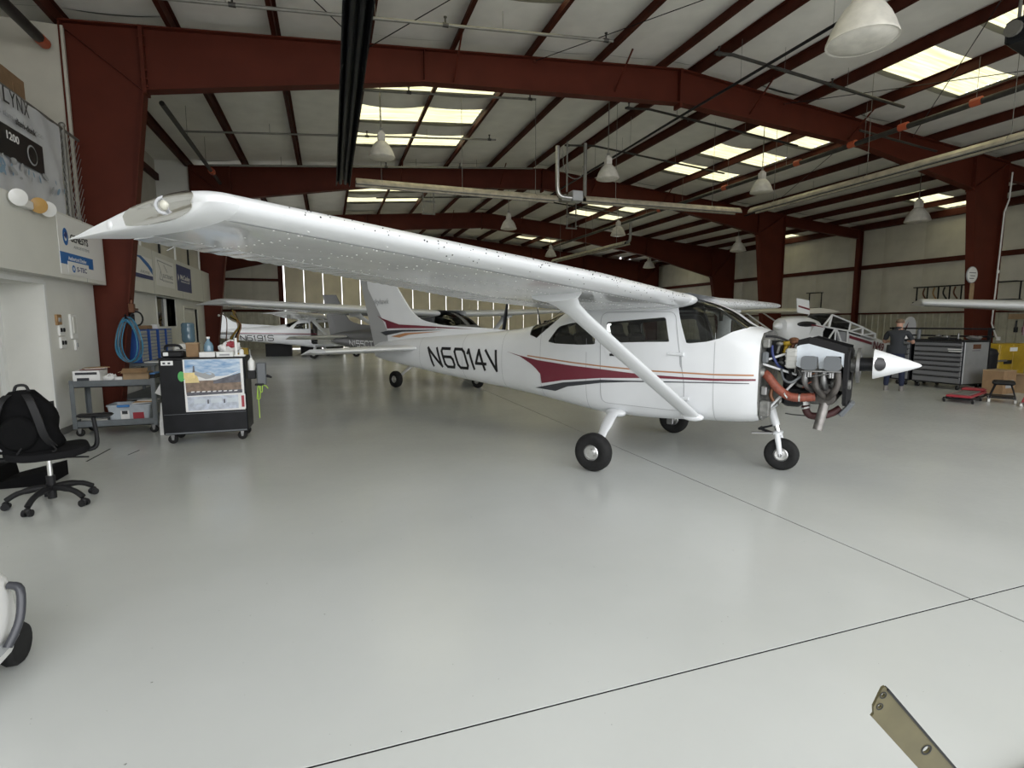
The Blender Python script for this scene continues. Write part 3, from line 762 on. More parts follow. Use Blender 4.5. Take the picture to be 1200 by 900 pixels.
def tip_cap(sg, P=None):
    m = MB(); rings = []; n = 14; s_le0, ch0, z0 = wing_sec(sg * 5.42, *(P or ()))
    for i in range(9):
        t = i / 8 * .97; y = 5.42 + .17 * sin(t * pi / 2); k = sqrt(1 - t * t); ring = []
        xs = [.5 - .5 * cos(pi * j / n) for j in range(n + 1)]
        le = s_le0 + .15 * t ** 2.2; te = s_le0 + ch0 + .30 * t ** .9; ch = te - le
        for up in (True, False):
            for x in (list(reversed(xs)) if up else xs[1:]):
                yy = y - .09 * (1 - x) * t; h = airfoil(x, .12, up) * ch0
                h = h * (.25 + .75 * k) if up else h * k + .012 * t * (1 - x)
                ring.append(q3(le + ch * x, sg * yy, z0 + .03 * (yy - 5.42) + h - .022 * ch * x + (.01 * t * (1 - x) if not up else 0)))
        rings.append(ring)
    m.loft(rings, True, True); return m
def tip_surf(sg, t, x, up, P=None):
    s_le0, ch0, z0 = wing_sec(sg * 5.42, *(P or ())); y = 5.42 + .17 * sin(t * pi / 2); k = sqrt(max(0, 1 - t * t))
    le = s_le0 + .15 * t ** 2.2; te = s_le0 + ch0 + .30 * t ** .9; ch = te - le
    yy = y - .09 * (1 - x) * t; h = airfoil(x, .12, up) * ch0
    h = h * (.25 + .75 * k) if up else h * k + .012 * t * (1 - x)
    return q3(le + ch * x, sg * yy, z0 + .03 * (yy - 5.42) + h - .022 * ch * x + (.01 * t * (1 - x) if not up else 0))
def tip_edge(sg, x, P=None):
    a = tip_surf(sg, .97, x, True, P); b = tip_surf(sg, .97, x, False, P); return (a + b) / 2
def lens_patch(m, sg, P, off, x0, x1):
    """oval over the front outboard corner of the tip"""
    rings = []
    for k in (1.0, .8, .6, .4, .2, .02):
        ring = []
        for j in range(32):
            a = 2 * pi * j / 32; x = (x0 + x1) / 2 + (x1 - x0) / 2 * k * cos(a); v = k * sin(a)        # v: -1 lower .. 1 upper, 0 = outer edge
            if v >= 0: p = tip_surf(sg, .97 - .55 * v, x, True, P)
            else: p = tip_surf(sg, .97 + .40 * v, x, False, P)
            e = tip_edge(sg, x, P); c = e + Vector((-.05, -sg * .10, 0)); ring.append(p + (p - c).normalized() * off)
        rings.append(ring)
    m.loft(rings, True, True)
def wheel_parts(root, c, r, wd, hub_r, side, name='wheel'):
    """tyre + hub, axle along y"""
    X = Matrix.Translation(c) @ Matrix.Rotation(pi / 2, 4, 'X'); h = wd / 2
    m = MB(); m.lathe([(hub_r, -h * .75), (hub_r * 1.15, -h * .9), (r * .8, -h), (r * .93, -h * .82), (r * .99, -h * .45), (r, 0), (r * .99, h * .45), (r * .93, h * .82), (r * .8, h), (hub_r * 1.15, h * .9), (hub_r, h * .75)], 32, X, False)
    t = m.build('tyre', 'rubber', root, 50)
    m = MB(); m.lathe([(hub_r * 1.02, -h * .8), (hub_r * .9, -h * .92), (hub_r * .82, -h * .6), (hub_r * .45, -h * .55), (hub_r * .42, -h * .95), (.001, -h * .98)], 24, X, False); m.lathe([(hub_r * 1.02, h * .8), (hub_r * .9, h * .92), (hub_r * .82, h * .6), (hub_r * .45, h * .55), (hub_r * .42, h * .95), (.001, h * .98)], 24, X, False)
    m.build('wheel_hub', 'alum', root, 40)
    return t

def make_airplane(name, label, loc, heading, cfg):
    R = thing(name, label, 'airplane', loc, heading)
    body = cfg.get('body', 'wpaint'); wingm = cfg.get('wing', 'wpaint'); lowm = 'waged_shade'; simple = cfg.get('simple', False); P = cfg.get('roll', (-.011, .030))
    full = [(-.02, ('t', -pi / 2)), (6.72, ('t', -pi / 2)), (6.72, ('t', pi / 2)), (-.02, ('t', pi / 2))]
    OUT = st(full, .25); D = st(DOOR); DW = st(DOORW); RW = st(REARW); OM = st(OMNI); WS = st(WIND)
    # shells (half each, joined to one skin)
    m = MB()
    for sg in (-1, 1):
        p = patch(OUT, [D, RW, OM, WS], sg); m._add(p.v, p.f)
    m.loft([[fus_pt(6.72, -pi / 2 + pi * k / 8, 1) for k in range(9)] + [fus_pt(6.72, pi / 2 - pi * k / 8, -1) for k in range(1, 8)]] * 1 + [[q3(6.74, 0, 1.14)] * 16], True)
    sk = m.build('fuselage', body, R, 35)
    # lining of the cabin
    LIN = st([(.05, ('t', -.35)), (3.05, ('t', -.35)), (3.05, ('t', pi / 2)), (.05, ('t', pi / 2))], .25)
    m = MB()
    for sg in (-1, 1):
        p = patch(LIN, [D, RW, OM, WS], sg, -.025); m._add(p.v, p.f)
    m.build('cabin_lining', 'greyf', R, 35)
    for sg in (-1, 1):
        for outl, nm in ((RW, 'rear_side_window'), (WS, 'windscreen'), (OM, 'rear_window')):
            patch(outl, [], sg, -.004).build(nm, 'glass', R, 40)
        for outl, w_ in ((RW, .022), (WS, .02), (OM, .02)):
            shell_ring(outl, sg, w_, .003).build('window_surround', body, R)
        # door
        op = cfg.get('open_door') == sg
        dr = patch(D, [DW], sg, .002).build('cabin_door', body, R, 35)
        p = patch(D, [DW], sg, -.03); p.build('door_lining', 'greyf', dr, 35)
        patch(DW, [], sg, -.003).build('window_pane', 'glass', dr, 40)
        shell_ring(DW, sg, .03, .006).build('window_frame', body, dr)
        if not simple:
            hm = MB(); a = fus_pt(1.65, th_of(1.65, 1.255), sg, .008); b = fus_pt(1.53, th_of(1.53, 1.262), sg, .012); hm.bar(a, b, .03, .016, up=(0, 1, 0)); hm.build('door_handle', 'blackp', dr)
            hm = MB(); b2 = fus_pt(1.50, th_of(1.5, 1.262), sg, .012); hm.bar(b, b2, .03, .014, up=(0, 1, 0)); hm.build('handle_plate', 'alum', dr)
            for zz in (1.29, .80):
                hm = MB(); s_ = .80 if zz > 1 else .735
                hm.cyl(fus_pt(s_ + .13, th_of(s_ + .13, zz), sg, .012), fus_pt(s_ - .05, th_of(s_ - .05, zz), sg, .012), .014, 8, .022); hm.build('door_hinge', body, dr, 40)
        if op:
            hinge = fus_pt(.75, th_of(.75, 1.2), sg, 0); ang = radians(62) * (1 if sg < 0 else -1); dr.rotation_euler = (0, 0, ang); dr.location = hinge - RZ(ang) @ hinge
        # seams round the door and along panels
        sm = shell_ring(D, sg, .008, .0045); sm.build('door_seam', 'greyt', R)
        # paint
        for poly, mt, nm in cfg.get('paint', ()):
            patch(st(poly, .1), [], sg, .0055, ds=.12, dt=.04).build(nm, mt, R, 40)
        if cfg.get('reg'):
            spec, z0, z1, sw, mt = cfg['reg']
            sp = spec if sg < 0 else [(c, spec[0][1] + spec[-1][2] - a, spec[0][1] + spec[-1][2] - b) for c, a, b in spec]
            [reg_letters([c_], z0, z1, sw, sg, .007, cfg.get('slant', 0) * (1 if sg < 0 else -1)).build('registration_letter', mt, R) for c_ in sp]
        if not simple:
            for s_ in (.42, 1.98, 2.72, 3.45, 4.3, 5.35):
                lo, hi = (-1.5, .35 if s_ < .5 else (.1 if s_ < 2.6 else 1.5)); k = MB(); A = []; B = []
                for i in range(25):
                    t = lo + (hi - lo) * i / 24; A.append(fus_pt(s_ - .0025, t, sg, .0025)); B.append(fus_pt(s_ + .0025, t, sg, .0025))
                k.loft([A, B], False); k.build('panel_seam', 'greyt', R)
    # cabin fittings
    m = MB(); m.bb(-1.9, -.1, -.42, .42, .66, .69); m.bb(-2.6, -1.9, -.32, .32, .72, .75); m.build('cabin_floor', 'dark', R)
    m = MB(); m.prism([(-.42, .98), (-.42, 1.42), (-.25, 1.45), (-.12, 1.42), (-.12, .98)], -.46, .46, X4((0, 0, 0), (1, 0, 0), (0, 0, 1), (0, -1, 0))); m.build('instrument_panel', 'blackpl', R)
    for s_, nm in ((1.35, 0), (2.15, 1)):
        for y in (-.26, .26):
            seat = MB(); seat.rbox((-s_ + .02, y, .93), (.48, .42, .14), .04); Rm = RY(radians(-14)); seat.rbox((-s_ - .27, y, 1.2), (.12, .42, .62), .05, Rm); seat.rbox((-s_ - .36, y, 1.56), (.09, .25, .17), .035, Rm); seat.bb(-s_ - .15, -s_ + .15, y - .15, y + .15, .63, .87)
            seat.build('cabin_seat', 'greyf', R, 40)
    if not simple:
        for y in (-.25, .25):
            m = MB(); m.cyl((-.42, y, 1.2), (-.62, y, 1.22), .014, 8); m.tube([(-.63, y - .17, 1.30), (-.63, y - .15, 1.18), (-.63, y, 1.15), (-.63, y + .15, 1.18), (-.63, y + .17, 1.30)], .017, 8); m.build('control_yoke', 'blackpl', R, 50)
        for y in (-.3, .0, .3):
            m = MB(); m.tube([q3(.17, y, 1.57), q3(.45, y * .9, 1.79), q3(.8, y * .8, 1.905)], .011, 6); m.build('windscreen_brace', 'greyt', R)
        m = MB(); m.rbox(q3(.55, .12, 1.72), (.03, .09, .12), .01); m.build('sun_visor', 'greyf', R)
    # wings
    for sg, nm in ((-1, 'right'), (1, 'left')):
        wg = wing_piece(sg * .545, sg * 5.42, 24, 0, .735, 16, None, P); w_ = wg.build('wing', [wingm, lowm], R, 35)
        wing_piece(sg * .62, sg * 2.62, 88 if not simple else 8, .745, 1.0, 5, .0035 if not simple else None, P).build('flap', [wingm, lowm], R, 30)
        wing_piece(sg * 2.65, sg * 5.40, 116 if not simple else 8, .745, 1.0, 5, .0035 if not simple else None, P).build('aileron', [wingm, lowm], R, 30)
        wing_piece(sg * .545, sg * 5.42, 24, .733, .746, 2, None, P).build('spar_cover', ['greyt', 'greyt'], R)
        tc = tip_cap(sg, P).build('wing_tip', wingm, R, 45)
        if not simple:
            q_ = MB(); q_.loft([[wing_pt(sg * (.6 + .2 * k), xx, False, 0, P) + Vector((0, 0, -.0022)) for k in range(25)] for xx in (.10, .108)], False); q_.build('skin_lap', 'greyt', R)
        # root fairing: rounded cuff over the inboard end
        rf = MB(); rings = []
        for y in (.46, .56, .60, .62):
            e = {.46: .012, .56: .018, .60: .012, .62: .001}[y]; ring = []
            for pnt in wing_ring(sg * .56, 0, 1.0, 16, 0, P):
                cpt = q3(1.3, 0, 1.88); d = Vector((pnt.x - cpt.x, 0, pnt.z - cpt.z)); d2 = Vector((pnt.x, 0, pnt.z)) + d.normalized() * e; ring.append(Vector((d2.x, sg * y, d2.z)))
            rings.append(ring)
        rf.loft(rings, True, True); rf.build('wing_root_fairing', wingm, R, 40)
        # strut
        sm = MB(); a = Vector(q3(.64, sg * .53, .60)); zt2 = wing_pt(sg * 2.62, .30, False, 0, P).z; b = Vector(q3(1.16, sg * 2.62, zt2 - .0)); rings = []
        for t, c1, c2 in ((0, .09, .03), (.05, .10, .032), (.5, .103, .033), (.86, .10, .032), (.93, .12, .036), (.97, .165, .048), (1.0, .25, .075)):
            p = a.lerp(b, t); rings.append([p + Vector((cos(2 * pi * k / 16) * c1, 0, 0)) + Vector((0, .85 * sg, .52)).cross(Vector((1, 0, 0))) * sin(2 * pi * k / 16) * c2 for k in range(16)])
        sm.loft(rings, True, True); so = sm.build('wing_strut', wingm, R, 45)
        fm = MB(); fm.sphere(q3(.64, sg * .52, .59), .13, (1, .45, .38)); fm.build('strut_fairing', wingm, R, 50)
        if not simple:
            fm = MB(); fm.cyl(q3(1.10, sg * 2.35, zt2 - .17), q3(1.07, sg * 2.34, zt2 - .18), .02, 10); fm.build('tie_down_ring', 'greyt', R)
            # lens in the wing tip
            c = tip_edge(sg, .30, P)
            lm = MB(); lens_patch(lm, sg, P, .0015, .04, .50); lm.build('lens_surround', 'lensbed', R, 60)
            lm = MB(); lens_patch(lm, sg, P, .006, .04, .50); lm.build('tip_light_lens', 'lens', R, 60)
            lm = MB(); lm.sphere(tip_edge(sg, .20, P) + Vector((0, sg * .004, .012)), .024, (1.0, .7, .9)); lm.build('tip_light', 'bulbg', R, 60)
            lm = MB(); lm.lathe([(.04, 0), (.037, .005), (.028, .006), (.026, 0)], 20, Matrix.Translation(tip_edge(sg, .20, P) + Vector((0, sg * .002, .012))) @ Vector((.75, sg * .6, .1)).to_track_quat('Z', 'Y').to_matrix().to_4x4(), False); lm.build('lamp_bezel', 'greyt', R, 40)
            lm = MB(); lm.sphere(tip_edge(sg, .62, P) + Vector((0, -sg * .002, .0)), .028, (1.1, .35, .8)); lm.build('tie_plate', wingm, R, 50)
            rv = MB(); rr = random.Random(5)
            for y in [.9 + .42 * k for k in range(11)]:
                for x in [.06 + .065 * k for k in range(11)]:
                    p = wing_pt(sg * y, x, False, 0, P); rv.lathe([(.005, -.0025), (.004, .002)], 6, Matrix.Translation(p))
            for x in (.12, .33, .70):
                for k in range(70):
                    p = wing_pt(sg * (.8 + k * .064), x, False, 0, P); rv.lathe([(.0045, -.002), (.0035, .0015)], 6, Matrix.Translation(p))
            o = rv.build('rivets', 'paper', R); o['kind'] = 'stuff'
            # bug specks and chips along the leading edge
            sp = MB()
            for k in range(150):
                y = sg * rr.uniform(.8, 5.2); x = rr.random() ** 2 * .05; p = wing_pt(y, x, rr.random() > .25, 0, P); sp.sphere(p, rr.uniform(.002, .005), n=5, m=3)
            o = sp.build('insect_specks', 'dark', R); o['kind'] = 'stuff'
            # pitot / static wick
            pm = MB(); pm.tube([wing_pt(sg * 5.2, .99, True, 0, P), wing_pt(sg * 5.2, .99, True, 0, P) + Vector((-.12, 0, -.015))], .003, 5); pm.build('static_wick', 'greyt', R)
    # roof between the wings
    m = MB(); n = 12; rows = []
    for y in (-.56, -.3, 0, .3, .56):
        rows.append([q3(.70 + 1.5 * i / n, y, 1.945 + .035 * sin(pi * min(1, i / n + .15)) - .05 * (i / n) ** 2 + (-.011 * y)) for i in range(n + 1)])
    m.grid(rows); m.build('cabin_roof', wingm, R, 40)
    # fin, rudder
    finp = [(3.6, 1.53), (4.07, 1.565), (4.85, 1.60), (5.15, 1.635), (5.49, 1.71), (5.73, 1.86), (5.98, 2.15), (6.28, 2.52), (6.36, 2.57), (6.88, 2.58), (6.83, 2.28), (6.33, 1.53), (6.30, 1.26), (5.0, 1.30), (4.0, 1.38)]
    def fin_solid(poly, hw_fn):
        mm = MB(); n = len(poly); L_ = [q3(s, -hw_fn(s, z), z) for s, z in poly]; R_ = [q3(s, hw_fn(s, z), z) for s, z in poly]
        mm._add(L_ + R_, [tuple(range(n)), tuple(range(2 * n - 1, n - 1, -1))] + [(i, (i + 1) % n, n + (i + 1) % n, n + i) for i in range(n)]); return mm
    def fin_hw(s, z):
        le = {True: 5.0}.get(z < 1.64, 5.49 + (z - 1.71) * .86); d = max(0, s - le); return min(.05, .006 + .085 * d) * (1 if z < 2.3 else .8)
    fin_solid(smooth_poly(finp[:10], 3, False) + finp[10:], fin_hw).build('fin', body, R, 30)
    rud = cfg.get('rudder', 'greypl')
    fin_solid([(6.345, 1.53), (6.845, 2.28), (6.90, 2.585), (7.14, 2.60), (7.05, 2.31), (6.74, 1.22), (6.55, 1.13), (6.32, 1.16), (6.315, 1.26)], lambda s, z: .035 if s < 6.36 + max(0, z - 1.53) * .66 + .02 else .012).build('rudder', rud, R, 30)
    if cfg.get('fin_paint'):
        for poly, mt in ((([(6.60, 1.79), (6.45, 1.73), (6.0, 1.62), (5.08, 1.585), (4.3, 1.545), (5.0, 1.555), (5.9, 1.555), (6.32, 1.545), (6.36, 1.66)]), 'maroon'), ([(6.50, 1.475), (6.3, 1.51), (5.92, 1.525), (4.85, 1.535), (5.92, 1.49), (6.36, 1.42)], 'charc'), ([(6.22, 1.405), (5.85, 1.47), (5.0, 1.505), (5.75, 1.445), (6.0, 1.39)], 'tan')):
            for sg in (-1, 1):
                mm = MB(); mm._add([q3(s, sg * (fin_hw(s, z) + .004 if z > 1.5 else max(fin_hw(s, z), _hw(s, z)) + .006), z) for s, z in poly], [tuple(range(len(poly)))]); mm.build('fin_stripe', mt, R)
        text('skyhawk', .14, 'greyt', R, X4(q3(6.46, -.062, 2.03), (1, 0, 0), (0, 0, 1), (0, -1, 0)), .42, shear=.2)
    # tailplane
    for sg in (-1, 1):
        def tp(y, x, up, a=0, b=1):
            k = (abs(y) - .08) / 1.64; le = 5.42 + .33 * k; te = 6.56 - .12 * k; ch = te - le; h = 5 * .09 * (.2969 * sqrt(x) - .126 * x - .3516 * x * x + .2843 * x ** 3 - .1015 * x ** 4) * ch
            dz = -.28 * max(0, x - .62) * ch * cfg.get('elev', 1); return q3(le + ch * x, y, 1.215 + (h if up else -h) + dz + .0)
        for a, b, nm in ((0, .6, 'tailplane'), (.615, 1.0, 'elevator')):
            mm = MB(); rings = []
            for i in range(9):
                y = sg * (.08 + 1.64 * i / 8); xs = [a + (b - a) * j / 8 for j in range(9)]; 
                if a == 0: xs = [b * (j / 8) ** 2 for j in range(9)]
                rings.append([tp(y, x, True) for x in reversed(xs)] + [tp(y, x, False) for x in (xs[1:] if a == 0 else xs)])
            mm.loft(rings, True, True); mm.build(nm, wingm, R, 35)
    # main gear
    for sg in (-1, 1):
        g = MB(); pts = [q3(1.60, sg * .40, .56), q3(1.58, sg * .62, .53), q3(1.53, sg * .95, .38), q3(1.49, sg * 1.20, .235)]; cs = [(.075, .03), (.07, .027), (.055, .02), (.042, .017)]
        rings = []
        for i, (p, c) in enumerate(zip(smooth_poly(pts, 3, False), [cs[min(3, int(k / 3))] for k in range(10)])):
            rings.append([p_ for p_ in [Vector(p) + Vector((cos(2 * pi * k / 12) * c[0], 0, 0)) + Vector((0, sg * .45, .9)) * sin(2 * pi * k / 12) * c[1] for k in range(12)]])
        g.loft(rings, True, True); g.build('main_gear_leg', wingm, R, 50)
        g = MB(); g.sphere(q3(1.59, sg * .50, .54), .12, (1.15, .7, .45)); g.build('gear_fairing', body, R, 50)
        wheel_parts(R, q3(1.48, sg * 1.28, .215), .215, .155, .088, sg)
        if not simple:
            g = MB(); g.rbox(q3(1.50, sg * 1.17, .21), (.1, .03, .14), .01); g.build('brake_caliper', 'steel', R)
    # nose gear
    c = q3(-.2, 0, .18)
    wheel_parts(R, c, .18, .125, .075, 1)
    g = MB(); g.cyl(q3(-.04, 0, .80), q3(-.13, 0, .50), .043); g.build('oleo_housing', wingm, R, 50)
    g = MB(); g.cyl(q3(-.13, 0, .50), q3(-.155, 0, .42), .03); g.build('oleo_piston', 'chrome', R, 50)
    g = MB(); g.rbox(q3(-.155, 0, .415), (.09, .16, .05), .015)
    for sg in (-1, 1): g.tube([q3(-.155, sg * .065, .41), q3(-.175, sg * .085, .33), q3(-.195, sg * .078, .2), q3(-.2, sg * .078, .16)], [.03, .03, .025, .022], 8)
    g.build('nose_fork', wingm, R, 50)
    g = MB(); g.cyl(q3(-.2, -.1, .18), q3(-.2, .1, .18), .02); g.build('axle', 'steel', R)
    g = MB(); g.bar(q3(-.10, -.04, .50), q3(.03, -.03, .45), .05, .02); g.bar(q3(.03, -.03, .45), q3(-.12, -.04, .41), .05, .02); g.cyl(q3(.03, -.06, .45), q3(.03, .06, .45), .014); g.build('torque_link', 'blackm', R)
    g = MB(); g.bar(q3(.10, -.10, .405), q3(-.12, -.05, .42), .05, .015); g.build('tow_lug', 'steel', R)
    if not simple:
        # antenna posts and step
        a = MB(); a.tube([q3(3.0, -.06, 1.62), q3(3.06, -.06, 1.90)], [.014, .005], 6); a.build('antenna', 'blackm', R)
        a = MB(); a.tube([q3(1.9, -.9, 1.93), q3(2.95, -.02, 1.64)], .003, 4); a.build('antenna_wire', 'blackm', R)
        a = MB(); a.rbox(q3(2.86, -.05, 1.66), (.16, .05, .03), .01); a.build('antenna_base', 'blackm', R)
    return R
def _hw(s, z):
    zb, zt_, w_, n = sec(s); zc = (zb + zt_) / 2; h = (zt_ - zb) / 2; k = abs((z - zc) / h)
    return w_ * (1 - k ** n) ** (1 / n) if k < 1 else 0
def make_cowl(R, body, paint=None):
    m = MB(); rings = []
    for s, zb, z1, w_, n in ((-.01, .565, 1.555, .50, 4.0), (-.3, .60, 1.52, .49, 3.6), (-.6, .68, 1.47, .44, 3.2), (-.82, .80, 1.42, .38, 2.8), (-.93, .92, 1.37, .30, 2.6), (-.95, .98, 1.33, .24, 2.4)):
        ring = []
        for k in range(28):
            a = 2 * pi * k / 28; c, sn = cos(a), sin(a)
            ring.append(q3(s, w_ * math.copysign(abs(c) ** (2 / n), c), (zb + z1) / 2 + (z1 - zb) / 2 * math.copysign(abs(sn) ** (2 / n), sn)))
        rings.append(ring)
    m.loft(rings, True, True); m.build('cowling', body, R, 40)
    for sg in (-1, 1):
        m = MB(); m.sphere(q3(-.925, sg * .22, 1.24), .09, (.35, 1.1, .7)); m.build('air_inlet', 'blackp', R, 60)
    sp = MB(); sp.lathe([(.16, 0), (.15, .08), (.11, .2), (.05, .31), (.005, .35)], 20, Matrix.Translation(q3(-.955, 0, 1.2)) @ Matrix.Rotation(pi / 2, 4, 'Y')); sp.build('spinner', body, R, 60)
    for a in (1, -1):
        b = MB(); b.loft([[q3(-1.04 + .02 * sin(k * pi / 4) , a * d * .2 + w_ * cos(k * pi / 4) * .98, 1.2 + a * d * .95 + 0) for k in range(8)] for d, w_ in ((.1, .03), (.3, .07), (.6, .07), (.95, .045))], True, True); b.build('propeller_blade', 'blackm', R, 60)
# ---- the main airplane, cowling off
M['rudderg'] = mat('grey_rudder', (.40, .405, .41), .4)  # plain grey, darker than the white airframe paint
M['lensbed'] = mat('lens_bed', (.62, .61, .56), .3)
PAINT_MAIN = [(STR_M, 'maroon', 'maroon_stripe'), (STR_K, 'charc', 'charcoal_stripe'), (STR_T, 'tan', 'tan_stripe')]
REG_MAIN = ([('N', 5.0, 4.78), ('6', 4.68, 4.46), ('0', 4.37, 4.15), ('1', 4.10, 3.96), ('4', 3.95, 3.74), ('V', 3.66, 3.45)], .95, 1.235, .044, 'blackp')
A1 = make_airplane('airplane', 'white high-wing airplane with maroon stripe, cowling off, nearest in the hangar', (4.63, 4.685, 0), radians(-55.42),
                   dict(paint=PAINT_MAIN, rudder='rudderg', reg=REG_MAIN, slant=-.12, fin_paint=True))
def build_engine(R):
    def B(name, fn, mt, sm=None):
        m = MB(); fn(m); return m.build(name, mt, R, sm)
    # firewall with what hangs on it
    def fw(m):
        ring = [fus_pt(-.02, -pi / 2 + pi * k / 24, 1, -.012) for k in range(25)] + [fus_pt(-.02, pi / 2 - pi * k / 24, -1, -.012) for k in range(1, 24)]
        m.loft([ring, [p + Vector((.012, 0, 0)) for p in ring]], True, True)
    fwo = B('firewall', fw, 'castal')
    for (s, y, z, d, mt, nm) in ((-.06, -.40, 1.43, (.07, .12, .10), 'castal', 'relay_box'), (-.055, -.43, 1.28, (.06, .06, .12), 'rocker', 'solenoid'), (-.10, -.15, 1.36, (.14, .2, .18), 'blackm', 'battery_box'), (-.06, .2, 1.3, (.08, .25, .2), 'blackm', 'heater_box'), (-.07, -.40, .74, (.1, .12, .17), 'castal', 'gascolator'), (-.06, -.44, .93, (.06, .05, .10), 'steel', 'fuel_fitting'), (-.05, .1, .8, (.08, .4, .25), 'castal', 'cabin_heat_valve')):
        B(nm, lambda m: m.rbox(q3(s - .01, y, z), d, .012), mt)
    B('crankcase', lambda m: (m.rbox(q3(-.53, 0, 1.17), (.46, .26, .26), .04), m.cyl(q3(-.74, 0, 1.2), q3(-.87, 0, 1.2), .07, 16), m.rbox(q3(-.50, 0, .98), (.42, .34, .16), .05)), 'castal', 40)
    for sg in (-1, 1):
        for s, yc in ((-.475, 0), (-.675, 0)):
            def cyl(m):
                for k in range(13): m.lathe([(.075, 0), (.075, .006)], 14, Matrix.Translation(q3(s, sg * (.15 + k * .018), 1.22)) @ Matrix.Rotation(pi / 2, 4, 'X'))
                m.cyl(q3(s, sg * .1, 1.22), q3(s, sg * .40, 1.22), .06)
            B('cylinder', cyl, 'castal', 40)
            def rk(m):
                X = X4(q3(s, sg * .435, 1.243), (1, 0, 0), (0, 0, 1), (0, -sg * 1.0, 0)); base = round_poly([(-.068, -.066), (.068, -.066), (.068, .066), (-.068, .066)], .04, 5)
                rings = [[X @ Vector((x * k, y * k, z)) for x, y in base] for k, z in ((1.05, -.05), (1.05, -.035), (1, -.03), (1, .015), (.9, .03), (.6, .034))]
                m.loft(rings, True, True)
            B('rocker_cover', rk, 'rocker', 50)
        # side baffle with notches round the cylinders
        poly = [(-.345, 1.20), (-.345, 1.40), (-.375, 1.415), (-.45, 1.43), (-.78, 1.335), (-.795, .99), (-.77, .99), (-.765, 1.20), (-.745, 1.24), (-.74, 1.31), (-.61, 1.31), (-.60, 1.18), (-.555, 1.18), (-.54, 1.30), (-.41, 1.30), (-.40, 1.18)]
        B('side_baffle', lambda m: m.prism([(-s, z) for s, z in poly], -.006, .006, X4((0, sg * .37, 0), (1, 0, 0), (0, 0, 1), (0, -1, 0))), 'baffle')
        def seal(m):
            for a, b in (((-.345, 1.40), (-.45, 1.432)), ((-.45, 1.432), (-.785, 1.337))): m.loft([[q3(p[0], sg * .372, p[1] - .012), q3(p[0] - .004, sg * .33, p[1] + .065), q3(p[0] - .004, sg * .322, p[1] + .06), q3(p[0], sg * .362, p[1] - .012)] for p in (a, b)], True, True)
        B('baffle_seal', seal, 'seal')
        # exhaust risers
        for path in ([(-.445, .40, 1.14), (-.44, .41, 1.07), (-.455, .36, 1.0), (-.50, .28, .95)], [(-.53, .40, 1.15), (-.535, .42, 1.04), (-.56, .42, .97), (-.62, .36, .90)], [(-.72, .40, 1.15), (-.725, .42, 1.04), (-.70, .42, .96), (-.645, .36, .89)], [(-.60, .39, 1.15), (-.605, .40, 1.05), (-.62, .34, .98)]):
            B('exhaust_pipe', lambda m: m.tube(smooth_poly([q3(a, sg * b, c) for a, b, c in path], 4, False), .031, 10), 'exh' if path[0][0] not in (-.445, -.60) else 'steel', 50)
        # mount tubes
        for a, b in (((0, .36, 1.225), (-.28, .28, 1.335)), ((0, .36, 1.215), (-.34, .26, 1.10)), ((-.01, .32, .61), (-.37, .27, 1.08)), ((-.0, .34, .64), (-.12, .05, .72))):
            B('engine_mount', lambda m: m.cyl(q3(a[0], sg * a[1], a[2]), q3(b[0], sg * b[1], b[2]), .013, 8), 'wpaint', 50)
    B('accessory_case', lambda m: (m.rbox(q3(-.27, 0, 1.1), (.14, .34, .34), .03), m.cyl(q3(-.2, -.1, 1.0), q3(-.3, -.1, 1.0), .06)), 'blackm', 40)
    B('oil_sump', lambda m: m.rbox(q3(-.52, 0, .92), (.44, .4, .1), .04), 'blackm', 40)
    B('air_box', lambda m: m.rbox(q3(-.30, -.05, .86), (.2, .3, .22), .03), 'blackm', 40)
    B('rear_baffle', lambda m: m.prism([(-.37, 1.12), (.37, 1.12), (.37, 1.41), (.1, 1.45), (-.1, 1.45), (-.37, 1.41)], 0, .008, X4(q3(-.345, 0, 0), (0, 1, 0), (0, 0, 1), (-1, 0, 0))), 'castal')
    B('engine_top_cover', lambda m: m.grid([[q3(s, y, z - .02 + .03 * cos(y * 4)) for y in (-.33, -.17, 0, .17, .33)] for s, z in ((-.37, 1.45), (-.45, 1.475), (-.6, 1.43), (-.77, 1.375))]), 'seal', 40)
    B('front_baffle', lambda m: m.prism([(-.39, 1.0), (-.34, .84), (-.2, .80), (.2, .80), (.34, .84), (.39, 1.0), (.38, 1.34), (.2, 1.38), (-.2, 1.38), (-.38, 1.34)], 0, .035, X4(q3(-.80, 0, 0), (0, 1, 0), (0, 0, 1), (-1, 0, 0))), 'seal')
    B('starter_ring_gear', lambda m: (m.lathe([(.165, 0), (.18, .002), (.18, .03), (.165, .032), (.15, .02), (.05, .016)], 36, Matrix.Translation(q3(-.85, 0, 1.205)) @ Matrix.Rotation(pi / 2, 4, 'Y'))), 'steel', 40)
    B('alternator', lambda m: m.lathe([(.03, -.09), (.065, -.085), (.07, -.05), (.07, .03), (.05, .05), (.05, .08), (.03, .085)], 18, Matrix.Translation(q3(-.74, -.2, 1.02)) @ Matrix.Rotation(pi / 2, 4, 'Y')), 'castal', 40)
    B('oil_cooler', lambda m: (m.rbox(q3(-.30, -.35, 1.277), (.10, .11, .205), .012), [m.rbox(q3(-.30, -.35, 1.20 + .05 * k), (.108, .118, .008), .002) for k in range(4)]), 'castal_light')
    # scat hose with ribs
    def sc(m):
        pts = smooth_poly([q3(-.055, -.40, 1.115), q3(-.10, -.40, 1.075), q3(-.18, -.40, .975), q3(-.27, -.39, .90), q3(-.36, -.38, .875), q3(-.53, -.34, .89)], 12, False)
        m.tube(pts, [.047 if i % 2 else .042 for i in range(len(pts))], 14)
    B('scat_hose', sc, 'scat', 60)
